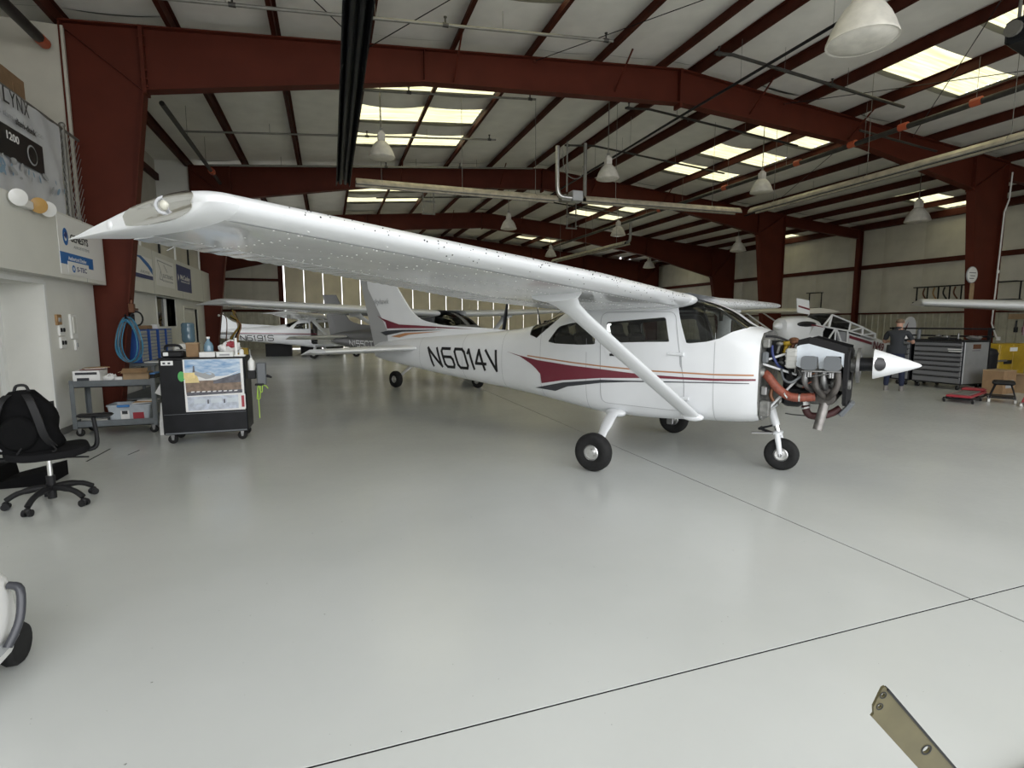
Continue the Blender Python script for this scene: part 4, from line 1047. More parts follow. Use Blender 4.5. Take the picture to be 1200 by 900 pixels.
    for p, d in ((q3(-.275, -.39, .898), (-.8, 0, -.5)), (q3(-.40, -.375, .876), (1, 0, 0))):
        B('hose_clamp', lambda m: m.lathe([(.051, -.008), (.051, .008)], 16, Matrix.Translation(p) @ Vector(d).to_track_quat('Z', 'Y').to_matrix().to_4x4(), False), 'chrome')
    B('air_outlet', lambda m: m.cyl(q3(.03, -.40, 1.115), q3(-.065, -.40, 1.115), .047, 16), 'alum', 50)
    B('muffler', lambda m: m.lathe([(.03, -.36), (.085, -.35), (.092, -.32), (.092, .3), (.03, .33)], 20, Matrix.Translation(q3(-.63, 0, .90)) @ Matrix.Rotation(-pi / 2, 4, 'X')), 'exh', 40)
    def tp(m):
        X = Matrix.Translation(q3(-.62, -.31, .84)) @ (Vector(q3(-.575, -.37, .56)) - Vector(q3(-.62, -.31, .84))).to_track_quat('Z', 'Y').to_matrix().to_4x4()
        m.lathe([(.045, 0), (.045, .29), (.038, .29), (.038, .02)], 18, X, False)
    B('tailpipe', tp, 'exhl', 40)
    B('intake_pipe', lambda m: m.tube(smooth_poly([q3(-.42, -.10, .80), q3(-.43, -.12, .72), q3(-.47, -.12, .665), q3(-.56, -.12, .665), q3(-.66, -.10, .70), q3(-.74, -.08, .76)], 4, False), .038, 10), 'dkmaroon', 50)
    B('intake_flange', lambda m: (m.cyl(q3(-.41, -.10, .83), q3(-.42, -.10, .77), .05, 14), m.cyl(q3(-.425, -.11, .75), q3(-.43, -.11, .735), .05, 14)), 'alum')
    B('air_filter_box', lambda m: m.rbox(q3(-.79, -.02, .755), (.05, .26, .17), .01, RY(radians(35))), 'rocker')
    B('carburettor', lambda m: (m.rbox(q3(-.50, 0, .84), (.13, .12, .13), .02), m.cyl(q3(-.5, 0, .84), q3(-.5, -.12, .84), .03)), 'castal', 40)
    B('control_rod', lambda m: m.tube([q3(-.46, -.12, .655), q3(-.30, -.15, .66), q3(-.24, -.17, .67)], .006, 6), 'blackm')
    rr = random.Random(11)
    for (nm, path, r, mt) in (('blue_hose', [(-.1, -.30, 1.40), (-.12, -.34, 1.30), (-.17, -.33, 1.20), (-.2, -.2, 1.15)], .014, 'navy'), ('fuel_line', [(-.20, -.30, 1.16), (-.24, -.38, 1.06), (-.31, -.40, 1.03), (-.37, -.38, 1.07), (-.42, -.35, 1.12)], .013, 'rocker'), ('oil_hose', [(-.28, -.33, 1.17), (-.30, -.28, 1.08), (-.36, -.25, 1.02), (-.4, -.2, 1.0)], .014, 'blackpl'), ('ignition_lead', [(-.25, -.1, 1.40), (-.36, -.3, 1.25), (-.45, -.42, 1.13), (-.53, -.43, 1.14)], .006, 'copper'), ('ignition_lead', [(-.25, -.12, 1.42), (-.40, -.40, 1.12), (-.60, -.45, 1.13), (-.68, -.44, 1.15)], .006, 'steel'), ('spark_lead', [(-.42, -.36, .98), (-.47, -.40, 1.03), (-.52, -.42, 1.06)], .007, 'scat'), ('drain_hose', [(-.14, -.38, .97), (-.13, -.39, .88), (-.16, -.4, .82)], .02, 'copper'), ('wiring_loom', [(-.03, -.30, 1.50), (-.14, -.25, 1.49), (-.25, -.15, 1.44), (-.33, -.1, 1.43)], .012, 'blackpl'), ('breather_hose', [(-.1, .1, 1.30), (-.2, .2, 1.2), (-.3, .2, 1.0), (-.3, .2, .7)], .018, 'blackpl')):
        B(nm, lambda m: m.tube(smooth_poly([q3(*p) for p in path], 5, False), r, 8), mt, 50)
    for (s, y, z, r, mt) in ((-.22, -.16, 1.42, .04, 'yellow'), (-.27, -.06, 1.45, .045, 'copper'), (-.30, -.25, 1.44, .035, 'copper'), (-.17, -.28, 1.42, .03, 'castal'), (-.15, .1, 1.4, .05, 'castal')):
        B('magneto_fitting', lambda m: (m.sphere(q3(s, y, z), r, (1.2, 1, .8)), m.cyl(q3(s, y, z), q3(s + .02, y, z - .1), r * .5)), mt, 50)
    for y in (-.1, .1): B('magneto', lambda m: (m.rbox(q3(-.25, y, 1.22), (.12, .1, .13), .02), m.cyl(q3(-.3, y, 1.22), q3(-.36, y, 1.22), .05)), 'blackm', 40)
    B('spark_rail', lambda m: (m.bar(q3(-.41, -.43, 1.155), q3(-.75, -.43, 1.165), .02, .012), [m.cyl(q3(s, -.44, 1.15), q3(s, -.44, 1.10), .014, 8) for s in (-.47, -.49, -.66, -.68)]), 'steel')
    # spinner on a dark hub
    B('propeller_hub', lambda m: m.cyl(q3(-.86, 0, 1.215), q3(-1.02, 0, 1.222), .07, 18), 'blackm', 40)
    def spn(m): m.lathe([(.13, 0), (.15, .0), (.15, .008), (.118, .10), (.083, .20), (.047, .30), (.018, .37), (.006, .385), (.0005, .388)], 36, Matrix.Translation(q3(-.99, 0, 1.225)) @ Matrix.Rotation(pi / 2, 4, 'Y'), False)
    B('spinner', spn, 'wpaint', 40)
    def cut(m, k=1.0, off=.002):
        # blade opening: an oval lying on the cone
        pts = []
        for i in range(24):
            a = 2 * pi * i / 24; x = .058 + .050 * k * cos(a); an = pi + .50 * k * sin(a) * 1.0 - .05; r = .152 - .345 * x + off
            pts.append(q3(-.99 - x, 0, 1.225) + Vector((0, cos(an) * r, sin(an) * r)))
        m.pts = pts
    def opening(m):
        rings = []
        for k in (1.0, .75, .5, .25, .02): cut(m, k, .003); rings.append(list(m.pts))
        m.loft(rings, True, True)
    B('blade_opening', opening, 'blackp')
    def rim(m):
        a = MB(); cut(a, 1.06, .005); b = MB(); cut(b, .97, .005); m.loft([a.pts, b.pts], True)
    B('opening_rim', lambda m: rim(m), 'chrome')
M['dkmaroon'] = mat('dark_intake_hose', (.05, .012, .012), .6)
mat('light_cast', (.42, .42, .40), .5, metal=.3, var=.1); M['castal_light'] = MATS['light_cast']
mat('tailpipe_steel', (.20, .19, .18), .4, metal=.7, var=.3, vscale=10); M['exhl'] = MATS['tailpipe_steel']
build_engine(A1)

# ---- three more airplanes behind and beside it
C_PAINT = [([(6.6, 1.16), (3.0, 1.12), (1.0, 1.02), (0.0, 1.0), (0.0, .72), (1.0, .66), (3.0, .78), (6.5, 1.04)], 'blackp', 'black_band')]
A2 = make_airplane('airplane', 'grey and black high-wing airplane parked right behind the tail of the white one', (3.43, 13.13, 0), radians(-60),
                   dict(simple=True, body='greypl', wing='wpaint', paint=C_PAINT, roll=(0, .03), reg=([('N', 5.3, 5.08), ('1', 5.02, 4.90), ('5', 4.86, 4.64), ('5', 4.58, 4.36), ('C', 4.30, 4.08), ('T', 4.02, 3.8)], .93, 1.10, .035, 'wpaint')))
make_cowl(A2, 'greypl')
B_PAINT = [(line_poly([(6.3, 1.20), (4.0, 1.16), (2.0, 1.14), (.1, 1.12)], .05), 'maroon', 'red_stripe'), (line_poly([(6.3, 1.145), (4.0, 1.10), (2.0, 1.08), (.1, 1.06)], .025), 'blackp', 'black_stripe')]
A3 = make_airplane('airplane', 'white airplane with thin red stripes and its cabin door open, far back left', (1.05, 27.2, 0), radians(-14),
                   dict(simple=True, paint=B_PAINT, open_door=-1, rudder='wpaint', roll=(0, .03), reg=([('N', 5.15, 4.9), ('6', 4.84, 4.6), ('1', 4.54, 4.40), ('9', 4.34, 4.10), ('1', 4.04, 3.90), ('S', 3.84, 3.58)], .83, 1.06, .04, 'blackp')))
make_cowl(A3, 'greypl')
WT[0] = .19
A4 = make_airplane('airplane', 'airplane at the right edge, only its white wing tip reaching into view', (18.55, 5.65, 0), radians(-138),
                   dict(simple=True, rudder='wpaint', roll=(-.028, .028)))
make_cowl(A4, 'wpaint')
WT[0] = .12
# ================================================================ OVERHEAD
def high_bay(loc, d, label, group, z_top):
    R = thing('high_bay_lamp', label, 'ceiling lamp', loc, 0, group); r = d / 2
    m = MB(); m.rbox((0, 0, .62 * d), (.26 * d, .26 * d, .30 * d), .02 * d); m.rbox((0, 0, .80 * d), (.18 * d, .18 * d, .1 * d), .02); m.build('ballast_housing', 'lampw', R)
    m = MB(); m.lathe([(.13 * d, .48 * d), (.19 * d, .45 * d), (.28 * d, .36 * d), (.37 * d, .22 * d), (.44 * d, .07 * d), (.48 * d, -.05 * d), (r, -.09 * d), (r, -.12 * d), (.47 * d, -.11 * d), (.42 * d, .06 * d), (.35 * d, .2 * d), (.26 * d, .34 * d), (.12 * d, .45 * d)], 28, None, False); m.build('reflector', 'lampw', R, 50)
    m = MB(); m.lathe([(.485 * d, -.10 * d), (.40 * d, -.15 * d), (.25 * d, -.175 * d), (.06 * d, -.18 * d), (.001, -.18 * d)], 24, None, False); m.build('lens', 'lampw', R, 60)
    m = MB(); m.sphere((0, 0, .15 * d), .1 * d, (1, 1, 1.7)); m.build('bulb', 'glassw', R, 60)
    m = MB(); m.tube([(0, 0, .82 * d), (0, 0, z_top + .22 - loc[2])], .012, 6); m.box((0, 0, .9 * d), (.06, .03, .08)); m.build('hanger', 'galv', R)
    return R
for x, y, z, d, lab in ((5.95, 4.87, 4.95, .74, 'largest hanging bay lamp, near the top right corner of the view'), (1.33, 13.2, 5.55, .62, 'hanging bay lamp in front of the left skylights'),
                        (7.25, 13.15, 5.55, .62, 'hanging bay lamp near the ridge, beyond the first frame'), (12.3, 13.0, 5.55, .64, 'hanging bay lamp right of the ridge, below the big pipe'),
                        (19.35, 13.25, 5.18, .78, 'hanging bay lamp beside the right column, under the side skylights'), (7.15, 21.2, 5.55, .66, 'hanging bay lamp just above the wing, centre of the second bay'),
                        (12.25, 21.2, 5.55, .66, 'hanging bay lamp below the second group of skylights'), (19.0, 21.4, 5.18, .74, 'hanging bay lamp left of the second right column'),
                        (19.3, 29.5, 5.18, .74, 'small distant bay lamp before the third frame, right side'), (12.35, 29.0, 5.55, .66, 'small distant bay lamp just above the wing')):
    high_bay((x, y, z), d, lab, 'high bay lamps', zt(x))

def heater_run(R, a, b, name, mt):
    """trough reflector with a tube below, between two points"""
    a = Vector(a); b = Vector(b); t = (b - a).normalized(); v = Vector((-t.y, t.x, 0)); u = Vector((0, 0, 1))
    prof = [(-.15, -.07), (-.13, .0), (-.06, .075), (.06, .075), (.13, .0), (.15, -.07), (.142, -.07), (.122, -.0), (.055, .065), (-.055, .065), (-.122, 0), (-.142, -.07)]
    m = MB(); m.loft([[p + v * x + u * y for x, y in prof] for p in (a, b)], True, True); m.build('reflector', mt, R)
    m = MB()
    for o in (-.055, .055): m.cyl(a + v * o + u * -.005, b + v * o + u * -.005, .042, 10)
    m.build('heater_tube', 'blackm', R, 50)
    m = MB()
    for o in (-.152, .152): m.bar(a + v * o - u * .075, b + v * o - u * .075, .016, .02)
    m.build('edge_rail', 'galv' if mt == 'cream' else 'blackm', R)
    n = max(1, int((b - a).length / 2.6))
    for i in range(n + 1):
        m = MB(); p = a.lerp(b, (i + .3) / (n + .6)); m.tube([p + u * .07, p + u * (zt(p.x + R.location.x) + .2 - R.location.z - p.z)], .006, 5)
        m.tube([p - v * .15 - u * .07, p - v * .1 + u * .05, p + u * .1, p + v * .1 + u * .05, p + v * .15 - u * .07], .006, 5)
        m.build('hanger_rod', 'galv', R)
HZ = 5.0
H1 = thing('radiant_heater', 'long black radiant tube heater running overhead on the left', 'heater', (.42, 8, HZ)); 
def rel(R, p): return Vector(p) - R.location
heater_run(H1, rel(H1, (.40, 1.5, HZ)), rel(H1, (.46, 13.85, HZ)), 'run', 'blackm')
H2 = thing('radiant_heater', 'cream radiant tube heater crossing the hangar left of the burner', 'heater', (3.3, 13.6, HZ), 0, 'cream radiant heaters'); heater_run(H2, rel(H2, (.75, 13.65, HZ)), rel(H2, (6.0, 13.75, HZ)), 'run', 'cream')
H3 = thing('radiant_heater', 'cream radiant tube heater crossing the hangar right of the burner', 'heater', (9.3, 13.5, HZ), 0, 'cream radiant heaters'); heater_run(H3, rel(H3, (6.75, 13.55, HZ)), rel(H3, (11.9, 13.45, HZ)), 'run', 'cream')
H4 = thing('radiant_heater', 'long cream radiant tube heater coming forward on the right', 'heater', (12.2, 9, HZ), 0, 'cream radiant heaters'); heater_run(H4, rel(H4, (12.25, 13.3, HZ)), rel(H4, (12.0, 3.0, HZ)), 'run', 'cream')
H5 = thing('radiant_heater', 'pale distant radiant tube heater in the second bay', 'heater', (12.0, 23.4, HZ), 0, 'cream radiant heaters'); heater_run(H5, rel(H5, (12.05, 20.1, HZ)), rel(H5, (11.75, 27.2, HZ)), 'run', 'cream')
m = MB(); m.tube(smooth_poly([rel(H5, p) for p in ((12.05, 20.2, HZ), (12.05, 19.9, HZ + .05), (12.05, 19.85, HZ + .3), (12.05, 19.85, HZ + .8))], 3, False), .06, 10); m.build('flue', 'galv', H5, 50)
b_ = thing('heater_burner', 'grey burner box with flue pipes between the cream heaters', 'burner', (6.4, 13.6, HZ))
m = MB(); m.rbox((.12, 0, .06), (.32, .3, .28), .015); m.build('burner_box', 'cabs', b_)
m = MB(); m.rbox((-.2, 0, -.02), (.3, .22, .16), .02); m.build('fan_box', 'galv', b_)
m = MB(); m.tube(smooth_poly([(-.05, -.1, .0), (-.35, -.1, .02), (-.45, -.1, .15), (-.47, -.1, .5), (-.47, -.1, 1.3)], 4, False), .055, 12); m.build('flue', 'alum', b_, 50)
m = MB(); m.tube([(.42, .05, .1), (.42, .05, 1.5)], .05, 12); m.build('flue', 'galv', b_, 50)
m = MB(); m.tube([(-.1, .1, .2), (-.1, .1, 1.5)], .025, 8); m.build('gas_pipe', 'galv', b_, 50)
m = MB(); m.tube(smooth_poly([(-.25, .05, 1.3), (-.2, .05, .75), (.05, .05, .55), (.3, .05, .62), (.35, .05, .9)], 4, False), .012, 6); m.build('cable', 'galv', b_, 50)
def frame_hanger(x, y, z, lab):
    r = thing('pipe_hanger', lab, 'bracket', (x, y, z), 0, 'hanging pipe frames'); m = MB()
    for dx in (-.2, .2): m = MB(); m.bar((dx, 0, 0), (dx, 0, zt(x) + .2 - z), .04, .04); m.build('hanger_leg', 'galv', r)
    for zz in (0, .45): m = MB(); m.bar((-.25, 0, zz), (.25, 0, zz), .05, .05); m.build('cross_bar', 'galv', r)
frame_hanger(3.75, 20.6, 5.75, 'hanging steel pipe frame left of the ridge in the second bay'); frame_hanger(9.6, 20.4, 5.5, 'hanging steel pipe frame right of the ridge in the second bay')
u_ = thing('unit_heater', 'dark unit heater hanging under the roof at the top right edge', 'heater', (11.15, 6.0, 6.3))
m = MB(); m.rbox((0, 0, 0), (1.1, .45, .38), .04, RZ(.2)); m.build('casing', 'blackm', u_)
for dx in (-.45, .1, .45): m = MB(); m.cyl((dx, 0, .15), (dx, 0, zt(11.2) + .1 - 6.3), .025, 8); m.build('hanger_rod', 'galv', u_)
m = MB(); m.cyl((-.6, 0, .02), (-.5, 0, .02), .12, 14); m.build('fan_guard', 'galv', u_)

def pipe(label, paths, r, mt='pipe', heads=(), coup=(), cat='pipe', group='sprinkler pipes under the roof'):
    p0 = Vector(paths[0][0]); R = thing('sprinkler_pipe', label, cat, tuple(p0), 0, group)
    for p in paths:
        m = MB(); m.tube([Vector(q) - p0 for q in p], r, 8); m.build('pipe', mt, R, 50)
    for h in heads:
        h = Vector(h) - p0; m = MB(); m.cyl(h, h + Vector((0, 0, .12)), .016, 6); m.cyl(h + Vector((0, 0, .12)), h + Vector((0, 0, .135)), .03, 8); m.cyl(h - Vector((.05, 0, 0)), h + Vector((.05, 0, 0)), r * 1.35, 8); m.build('sprinkler_head', 'pipe', R)
    for c in coup:
        c = Vector(c) - p0; m = MB(); m.rbox(c, (.13, .13, .13), .03); m.cyl(c - Vector((0, .1, 0)), c + Vector((0, .1, 0)), .085, 12); m.build('coupling', 'orange', R, 40)
    # rod hangers
    for p in paths:
        a, b = Vector(p[0]), Vector(p[-1]); L_ = (b - a).length
        for k in range(1, max(2, int(L_ / 2.5) + 1)):
            q = a.lerp(b, k / max(2, int(L_ / 2.5) + 1)); m = MB(); m.tube([q - p0, Vector((q.x, q.y, zt(q.x) + .02)) - p0], .005, 4); m.build('hanger_rod', 'galv', R)
    return R
def branch(y, x0, x1, off, lab, r=.028, heads=(), mt='pipe', xm=None):
    pts = [(x0, y, zt(x0) - off)] + ([(XR, y, zt(XR) - off)] if x0 < XR < x1 else []) + [(x1, y, zt(x1) - off)]
    pipe(lab, [pts], r, mt, [(x, y, zt(x) - off) for x in heads])
branch(9.6, -3.5, 5.35, .30, 'thin sprinkler branch above the near left, in front of the first frame', .028, (-1.2, 2.1, 5.2), 'galv')
branch(12.6, -2.4, 4.95, .25, 'sprinkler branch under the left skylights, just behind the first frame', .026, (1.9, 4.8), 'galv')
branch(15.7, -3.3, 4.9, .22, 'sprinkler branch crossing the middle of the left skylights', .026, (1.2, 4.7), 'galv')
branch(18.6, -3.3, 7.2, .25, 'sprinkler branch just before the second frame', .03, (2.0, 4.5), 'galv')
branch(9.4, 7.55, 12.95, .45, 'dark sprinkler branch in front of the first frame, right of the ridge', .034, (7.65, 10.7))
branch(12.4, 7.3, 12.95, .42, 'dark sprinkler branch behind the first frame, right of the ridge', .03, (7.4,))
branch(15.4, 7.0, 12.95, .42, 'dark sprinkler branch between the first and second frames, right side', .03, (7.1,))
branch(22.5, 2.0, 12.9, .4, 'distant sprinkler branch in the second bay', .03)
branch(10.6, 13.1, 16.0, .55, 'short dark sprinkler branch right of the big pipe', .03)
pipe('thick dark sprinkler main with orange couplings running the length of the roof', [[(13.0, 3, 6.2), (13.0, 30, 6.2)]], .065, 'pipe', (), [(13.0, y, 6.22) for y in (7.9, 9.4, 10.7, 12.4, 15.4, 19.2, 22.5)])
pipe('thick dark sprinkler main along the left eave', [[(-4.12, 3, 6.1), (-4.12, 11.0, 6.1)]], .08, 'pipe', (), [(-4.12, 10.9, 6.1)])
pipe('sprinkler main along the left eave behind the first column', [[(-2.9, 12.5, 5.9), (-3.0, 19.0, 5.95)]], .05, 'pipe', (), [(-2.97, 17.6, 5.94)])
pipe('black conduit running lengthwise beside the ridge', [[(8.3, 3, 6.66), (8.35, 11.9, 6.66), (8.45, 20.5, 6.62)]], .03, 'blackpl', group='conduits under the roof')
pipe('dark conduit along the right side below the purlins', [[(16.6, 11.6, 6.35), (17.5, 19.4, 6.3)]], .03, 'blackpl', group='conduits under the roof')
# tension rods in the roof bays
for i, (a, b, lab) in enumerate((((.9, 11.0), (6.2, 2.9), 'brace rod in the near left roof bay, leaning right'), ((.9, 11.0), (-3.9, 2.9), 'brace rod in the near left roof bay, leaning left'), ((4.3, 11.0), (10.0, 2.9), 'brace rod in the near middle roof bay'), ((11.0, 11.0), (17.0, 4.0), 'brace rod in the near right roof bay'), ((15.6, 11.0), (9.6, 5.0), 'crossing brace rod in the near right roof bay'), ((14.0, 11.4), (18.5, 19.4), 'brace rod beyond the first frame on the right'))):
    r = thing('brace_rod', lab, 'brace rod', (a[0], a[1], zt(a[0]) - .12 - .07 * (i % 2)), 0, 'roof brace rods'); m = MB(); m.tube([(0, 0, 0), (b[0] - a[0], b[1] - a[1], zt(b[0]) - zt(a[0]))], .009, 6); m.build('rod', 'blackm', r)
    m = MB(); m.rbox((0, 0, 0), (.08, .05, .06), .01); m.build('anchor', 'redd', r)
# white conduit down the right column
c_ = thing('conduit', 'white conduit running down the red column beside the round sign', 'conduit', (19.75, 11.0, 0)); m = MB()
m.tube([(.25, -.02, 6.2), (.22, -.02, 5.4), (.05, -.02, 5.0), (-.02, -.02, 1.6), (.25, -.02, 1.2), (.3, -.02, 1.15)], .022, 8); m.build('pipe', 'white', c_, 50)
m = MB(); m.rbox((.02, -.03, 3.2), (.08, .05, .1), .01); m.rbox((.36, -.03, 1.12), (.14, .06, .12), .01); m.build('junction_box', 'white', c_)
# ================================================================ LEFT SIDE
def FX(x, y, z): return X4((x, y, z), (0, 1, 0), (0, 0, 1), (1, 0, 0))      # lettering that faces +X
def FY(x, y, z): return X4((x, y, z), (1, 0, 0), (0, 0, 1), (0, -1, 0))     # lettering that faces -Y
def plate(name, mt, R, x, y0, y1, z0, z1, t=.004): m = MB(); m.bb(x, x + t, y0, y1, z0, z1); return m.build(name, mt, R)
# banner on the mezzanine fence
R = thing('banner', 'large grey printed banner hung on the mezzanine fence above the soffit', 'banner', (-3.69, 6.6, 3.27))
m = MB(); rows = []
for i in range(15):
    z = 1.33 * i / 14; rows.append([Vector((.012 * sin(k * 1.3 + i * .5) + .02 * sin(pi * i / 14), 3.42 * k / 30 - (.05 * (1 - i / 14) if k == 30 else 0), z - (.05 * (k / 30)))) for k in range(31)])
m.grid(rows); bcol = mat('banner_print', (.50, .51, .53), .6, col2=(.56, .57, .585), vscale=4); M['banner'] = bcol; m.build('sheet', 'banner', R, 60)
[text(c_, .27, 'blackp', R, FX(.045, 1.93 + .16 * k_, 1.16), .13) for k_, c_ in enumerate('LYNX')]; text('the industry\'s slam-dunk solution', .10, 'greyt', R, FX(.045, 1.95, .94), 1.7); text('slam-dunk', .11, 'blackp', R, FX(.047, 2.35, .92), .5, bold=True)
m = MB(); m.bb(.042, .046, 1.0, 2.75, .42, .80); m.build('printed_device', 'blackp', R); text('1200', .13, 'paper', R, FX(.05, 1.98, .68), .28, bold=True)
m = MB(); m.lathe([(.13, 0), (.11, .004)], 20, FX(.047, 2.45, .6), False); m.build('printed_dial', 'greyt', R)
rr = random.Random(4)
for k in range(26):
    y, z, a = rr.uniform(1.5, 3.3), rr.uniform(.22, .42), rr.uniform(0, 3); m = MB(); s_ = rr.uniform(.02, .07); m._add([FX(.046 + k * .0002, y, z) @ Vector((s_ * cos(t) * 1.5 * cos(a) - s_ * .6 * sin(t) * sin(a), s_ * cos(t) * 1.5 * sin(a) + s_ * .6 * sin(t) * cos(a), 0)) for t in [2 * pi * j / 10 for j in range(10)]], [tuple(range(10))]); M.setdefault('splash', mat('splash_blue', (.22, .32, .42), .6)); m.build('printed_splash', rr.choice(['splash', 'greyt']), R)
# fence
R = thing('mezzanine_fence', 'chain-link fence with a galvanised post beside the banner', 'fence', (-3.76, 10.35, 3.24))
m = MB(); m.tube([(0, 0, 0), (0, 0, 1.42)], .035, 10); m.sphere((0, 0, 1.44), .045); m.build('post', 'galv', R, 50)
m = MB(); m.tube([(0, -3.6, 1.38), (0, .55, 1.38)], .022, 8); m.build('top_rail', 'galv', R, 50)
m = MB(); n = 0
for k in range(-14, 12):
    for d in (1, -1):
        a = Vector((.0 if d > 0 else .008, -.5 + k * .09, 0)); pts = []
        for j in range(21):
            z = 1.38 * j / 20; y = a.y + d * z * .75
            if -.62 <= y <= .6: pts.append((a.x, y, z))
        if len(pts) > 1: m.tube([pts[0], pts[-1]], .0045, 4)
m.build('wire_mesh', 'mesh_w', R)
R = thing('mezzanine_fence', 'grey fence panels above the far soffit', 'fence', (-3.76, 12.2, 3.24))
for k in range(6):
    m = MB(); m.tube([(0, k * 1.4, 0), (0, k * 1.4, .75)], .03, 8); m.build('post', 'trim' if k % 2 else 'blackm', R, 50)
for k in range(5):
    m = MB(); m.bb(-.03, -.01, k * 1.4 + .04, k * 1.4 + 1.36, 0, .68); m.build('panel', 'insulw', R)
tag(MB().bb(-4.35, -4.05, 8.3, 10.02, 3.24, 5.13).bb(-4.06, -4.045, 9.7, 9.9, 4.85, 5.0).build('cardboard_box', 'cardb'), 'tall brown cardboard box standing behind the banner', 'box')
# twin flood light
R = thing('flood_light', 'twin-head emergency flood light on the soffit edge', 'lamp', (-3.6, 8.5, 3.14))
m = MB(); m.rbox((.05, 0, .0), (.09, .22, .10), .01); m.build('housing', 'white', R)
for y, mt in ((-.27, 'glassw'), (.22, 'amber'), (.46, 'glassw')):
    m = MB(); m.lathe([(.03, -.1), (.07, -.06), (.10, 0), (.1, .012), (.07, .02), (.001, .03)], 20, Matrix.Translation((.10, y, .03)) @ Vector((.75, -.62, -.2)).to_track_quat('Z', 'Y').to_matrix().to_4x4(), False); m.build('lamp_head', mt, R, 50)
    m = MB(); m.tube([(.04, y * .4, .02), (.05, y * .8, .02)], .015, 6); m.build('arm', 'white', R)
# signs on the soffits
R = thing('sign', 'white dealer sign with blue bar on the near soffit', 'sign', (-3.598, 9.43, 2.36)); plate('panel', 'white', R, 0, 0, 1.55, 0, .85, .006)
text('GENESYS', .15, 'blackp', R, FX(.009, .68, .55), .62, bold=True); text('AEROSYSTEMS', .06, 'greyt', R, FX(.009, .74, .43), .55)
m = MB(); m.lathe([(.11, 0), (.09, .003), (.06, .003), (.055, 0)], 22, FX(.007, .22, .55) @ Matrix.Diagonal((.8, 1.15, 1, 1)), False); m.build('ring_emblem', 'blue', R)
m = MB(); m.prism([(.0, .06), (.05, .13), (.10, .10), (.06, .02)], 0, .003, FX(.010, .17, .50)); m.build('emblem_swoosh', 'navy', R)
plate('blue_bar', 'blue', R, .006, 0.0, 1.12, .15, .32); text('Authorized Dealer', .085, 'paper', R, FX(.012, .55, .245), .62)
plate('white_tab', 'white', R, .0115, .2, .92, 0.02, .20); text('S-TEC', .10, 'navy', R, FX(.017, .66, .10), .34, bold=True)
m = MB(); m.lathe([(.055, 0), (.045, .003), (.03, .003), (.028, 0)], 18, FX(.016, .38, .10), False); m.build('ring_emblem', 'blue', R)
R = thing('sign', 'white sign with blue swoosh, left of three on the far soffit', 'sign', (-3.598, 12.3, 2.58)); plate('panel', 'white', R, 0, 0, 1.42, 0, .45, .006); plate('blue_strip', 'navy', R, .006, .0, 1.4, .0, .08)
m = MB(); m.prism([(.1, .43), (.6, .40), (1.1, .25), (1.4, .12), (1.4, .24), (1.15, .34), (.7, .45)], 0, .003, FX(.006, 0, 0)); m.build('swoosh', 'blue', R); text('AVIDYNE', .09, 'greyt', R, FX(.008, .9, .13), .6)
R = thing('sign', 'pale sign with grey line emblem, middle of three on the far soffit', 'sign', (-3.598, 14.0, 2.50)); plate('panel', 'white', R, 0, 0, 1.45, 0, .62, .006)
text('ELECTRONICS', .12, 'greyt', R, FX(.008, .9, .24), .85, bold=True); text('INTERNATIONAL', .06, 'greyt', R, FX(.008, .9, .13), .85)
for a, b in (((.1, .56), (.32, .35)), ((.32, .35), (.22, .15)), ((.22, .15), (.45, .14)), ((.1, .56), (1.3, .53)), ((.32, .35), (.45, .14)), ((.6, .5), (.85, .35))):
    m = MB(); m.bar((.008, a[0], a[1]), (.008, b[0], b[1]), .004, .02); m.build('emblem_line', 'greyt', R)
R = thing('sign', 'navy blue square sign, right of three on the far soffit', 'sign', (-3.598, 15.72, 2.48)); plate('panel', 'navy', R, 0, 0, 1.48, 0, .66, .006); text('McCauley', .17, 'paper', R, FX(.008, .82, .36), 1.0, bold=True); text('PROPELLER SYSTEMS', .06, 'paper', R, FX(.008, .82, .25), .9)
m = MB(); m.prism([(.1, .25), (.2, .34), (.1, .43)], 0, .002, FX(.007, 0, 0)); m.build('arrow_emblem', 'paper', R)
# boxes on the wall beside the door
for y, z, w_, h, mt, lab in ((9.68, 1.70, .15, .16, 'wood', 'small brown switch box on the wall, topmost beside the door'), (9.74, 1.55, .16, .17, 'white', 'white double socket, upper, on the wall beside the door'), (9.75, 1.36, .16, .17, 'white', 'white double socket, lower, on the wall beside the door'), (10.15, 1.60, .2, .38, 'white', 'tall white thermostat holder on the wall'), (10.19, 1.31, .08, .17, 'white', 'narrow white wall plate below the thermostat')):
    R = thing('wall_box', lab, 'wall fixture', (-3.8, y, z)); m = MB(); m.rbox((.015, 0, 0), (.03, w_, h), .006); m.build('plate', mt, R)
    if 'socket' in lab:
        for d in (-.04, .045): m = MB(); m.rbox((.034, d, 0), (.02, .05, .06), .008); m.build('plug', 'blackpl', R)
    elif 'tall' in lab: m = MB(); m.rbox((.035, .0, .02), (.012, .1, .26), .005); m.build('insert', 'soff', R)
    else: m = MB(); m.rbox((.034, 0, 0), (.012, w_ * .5, h * .4), .004); m.build('toggle', 'greyt', R)
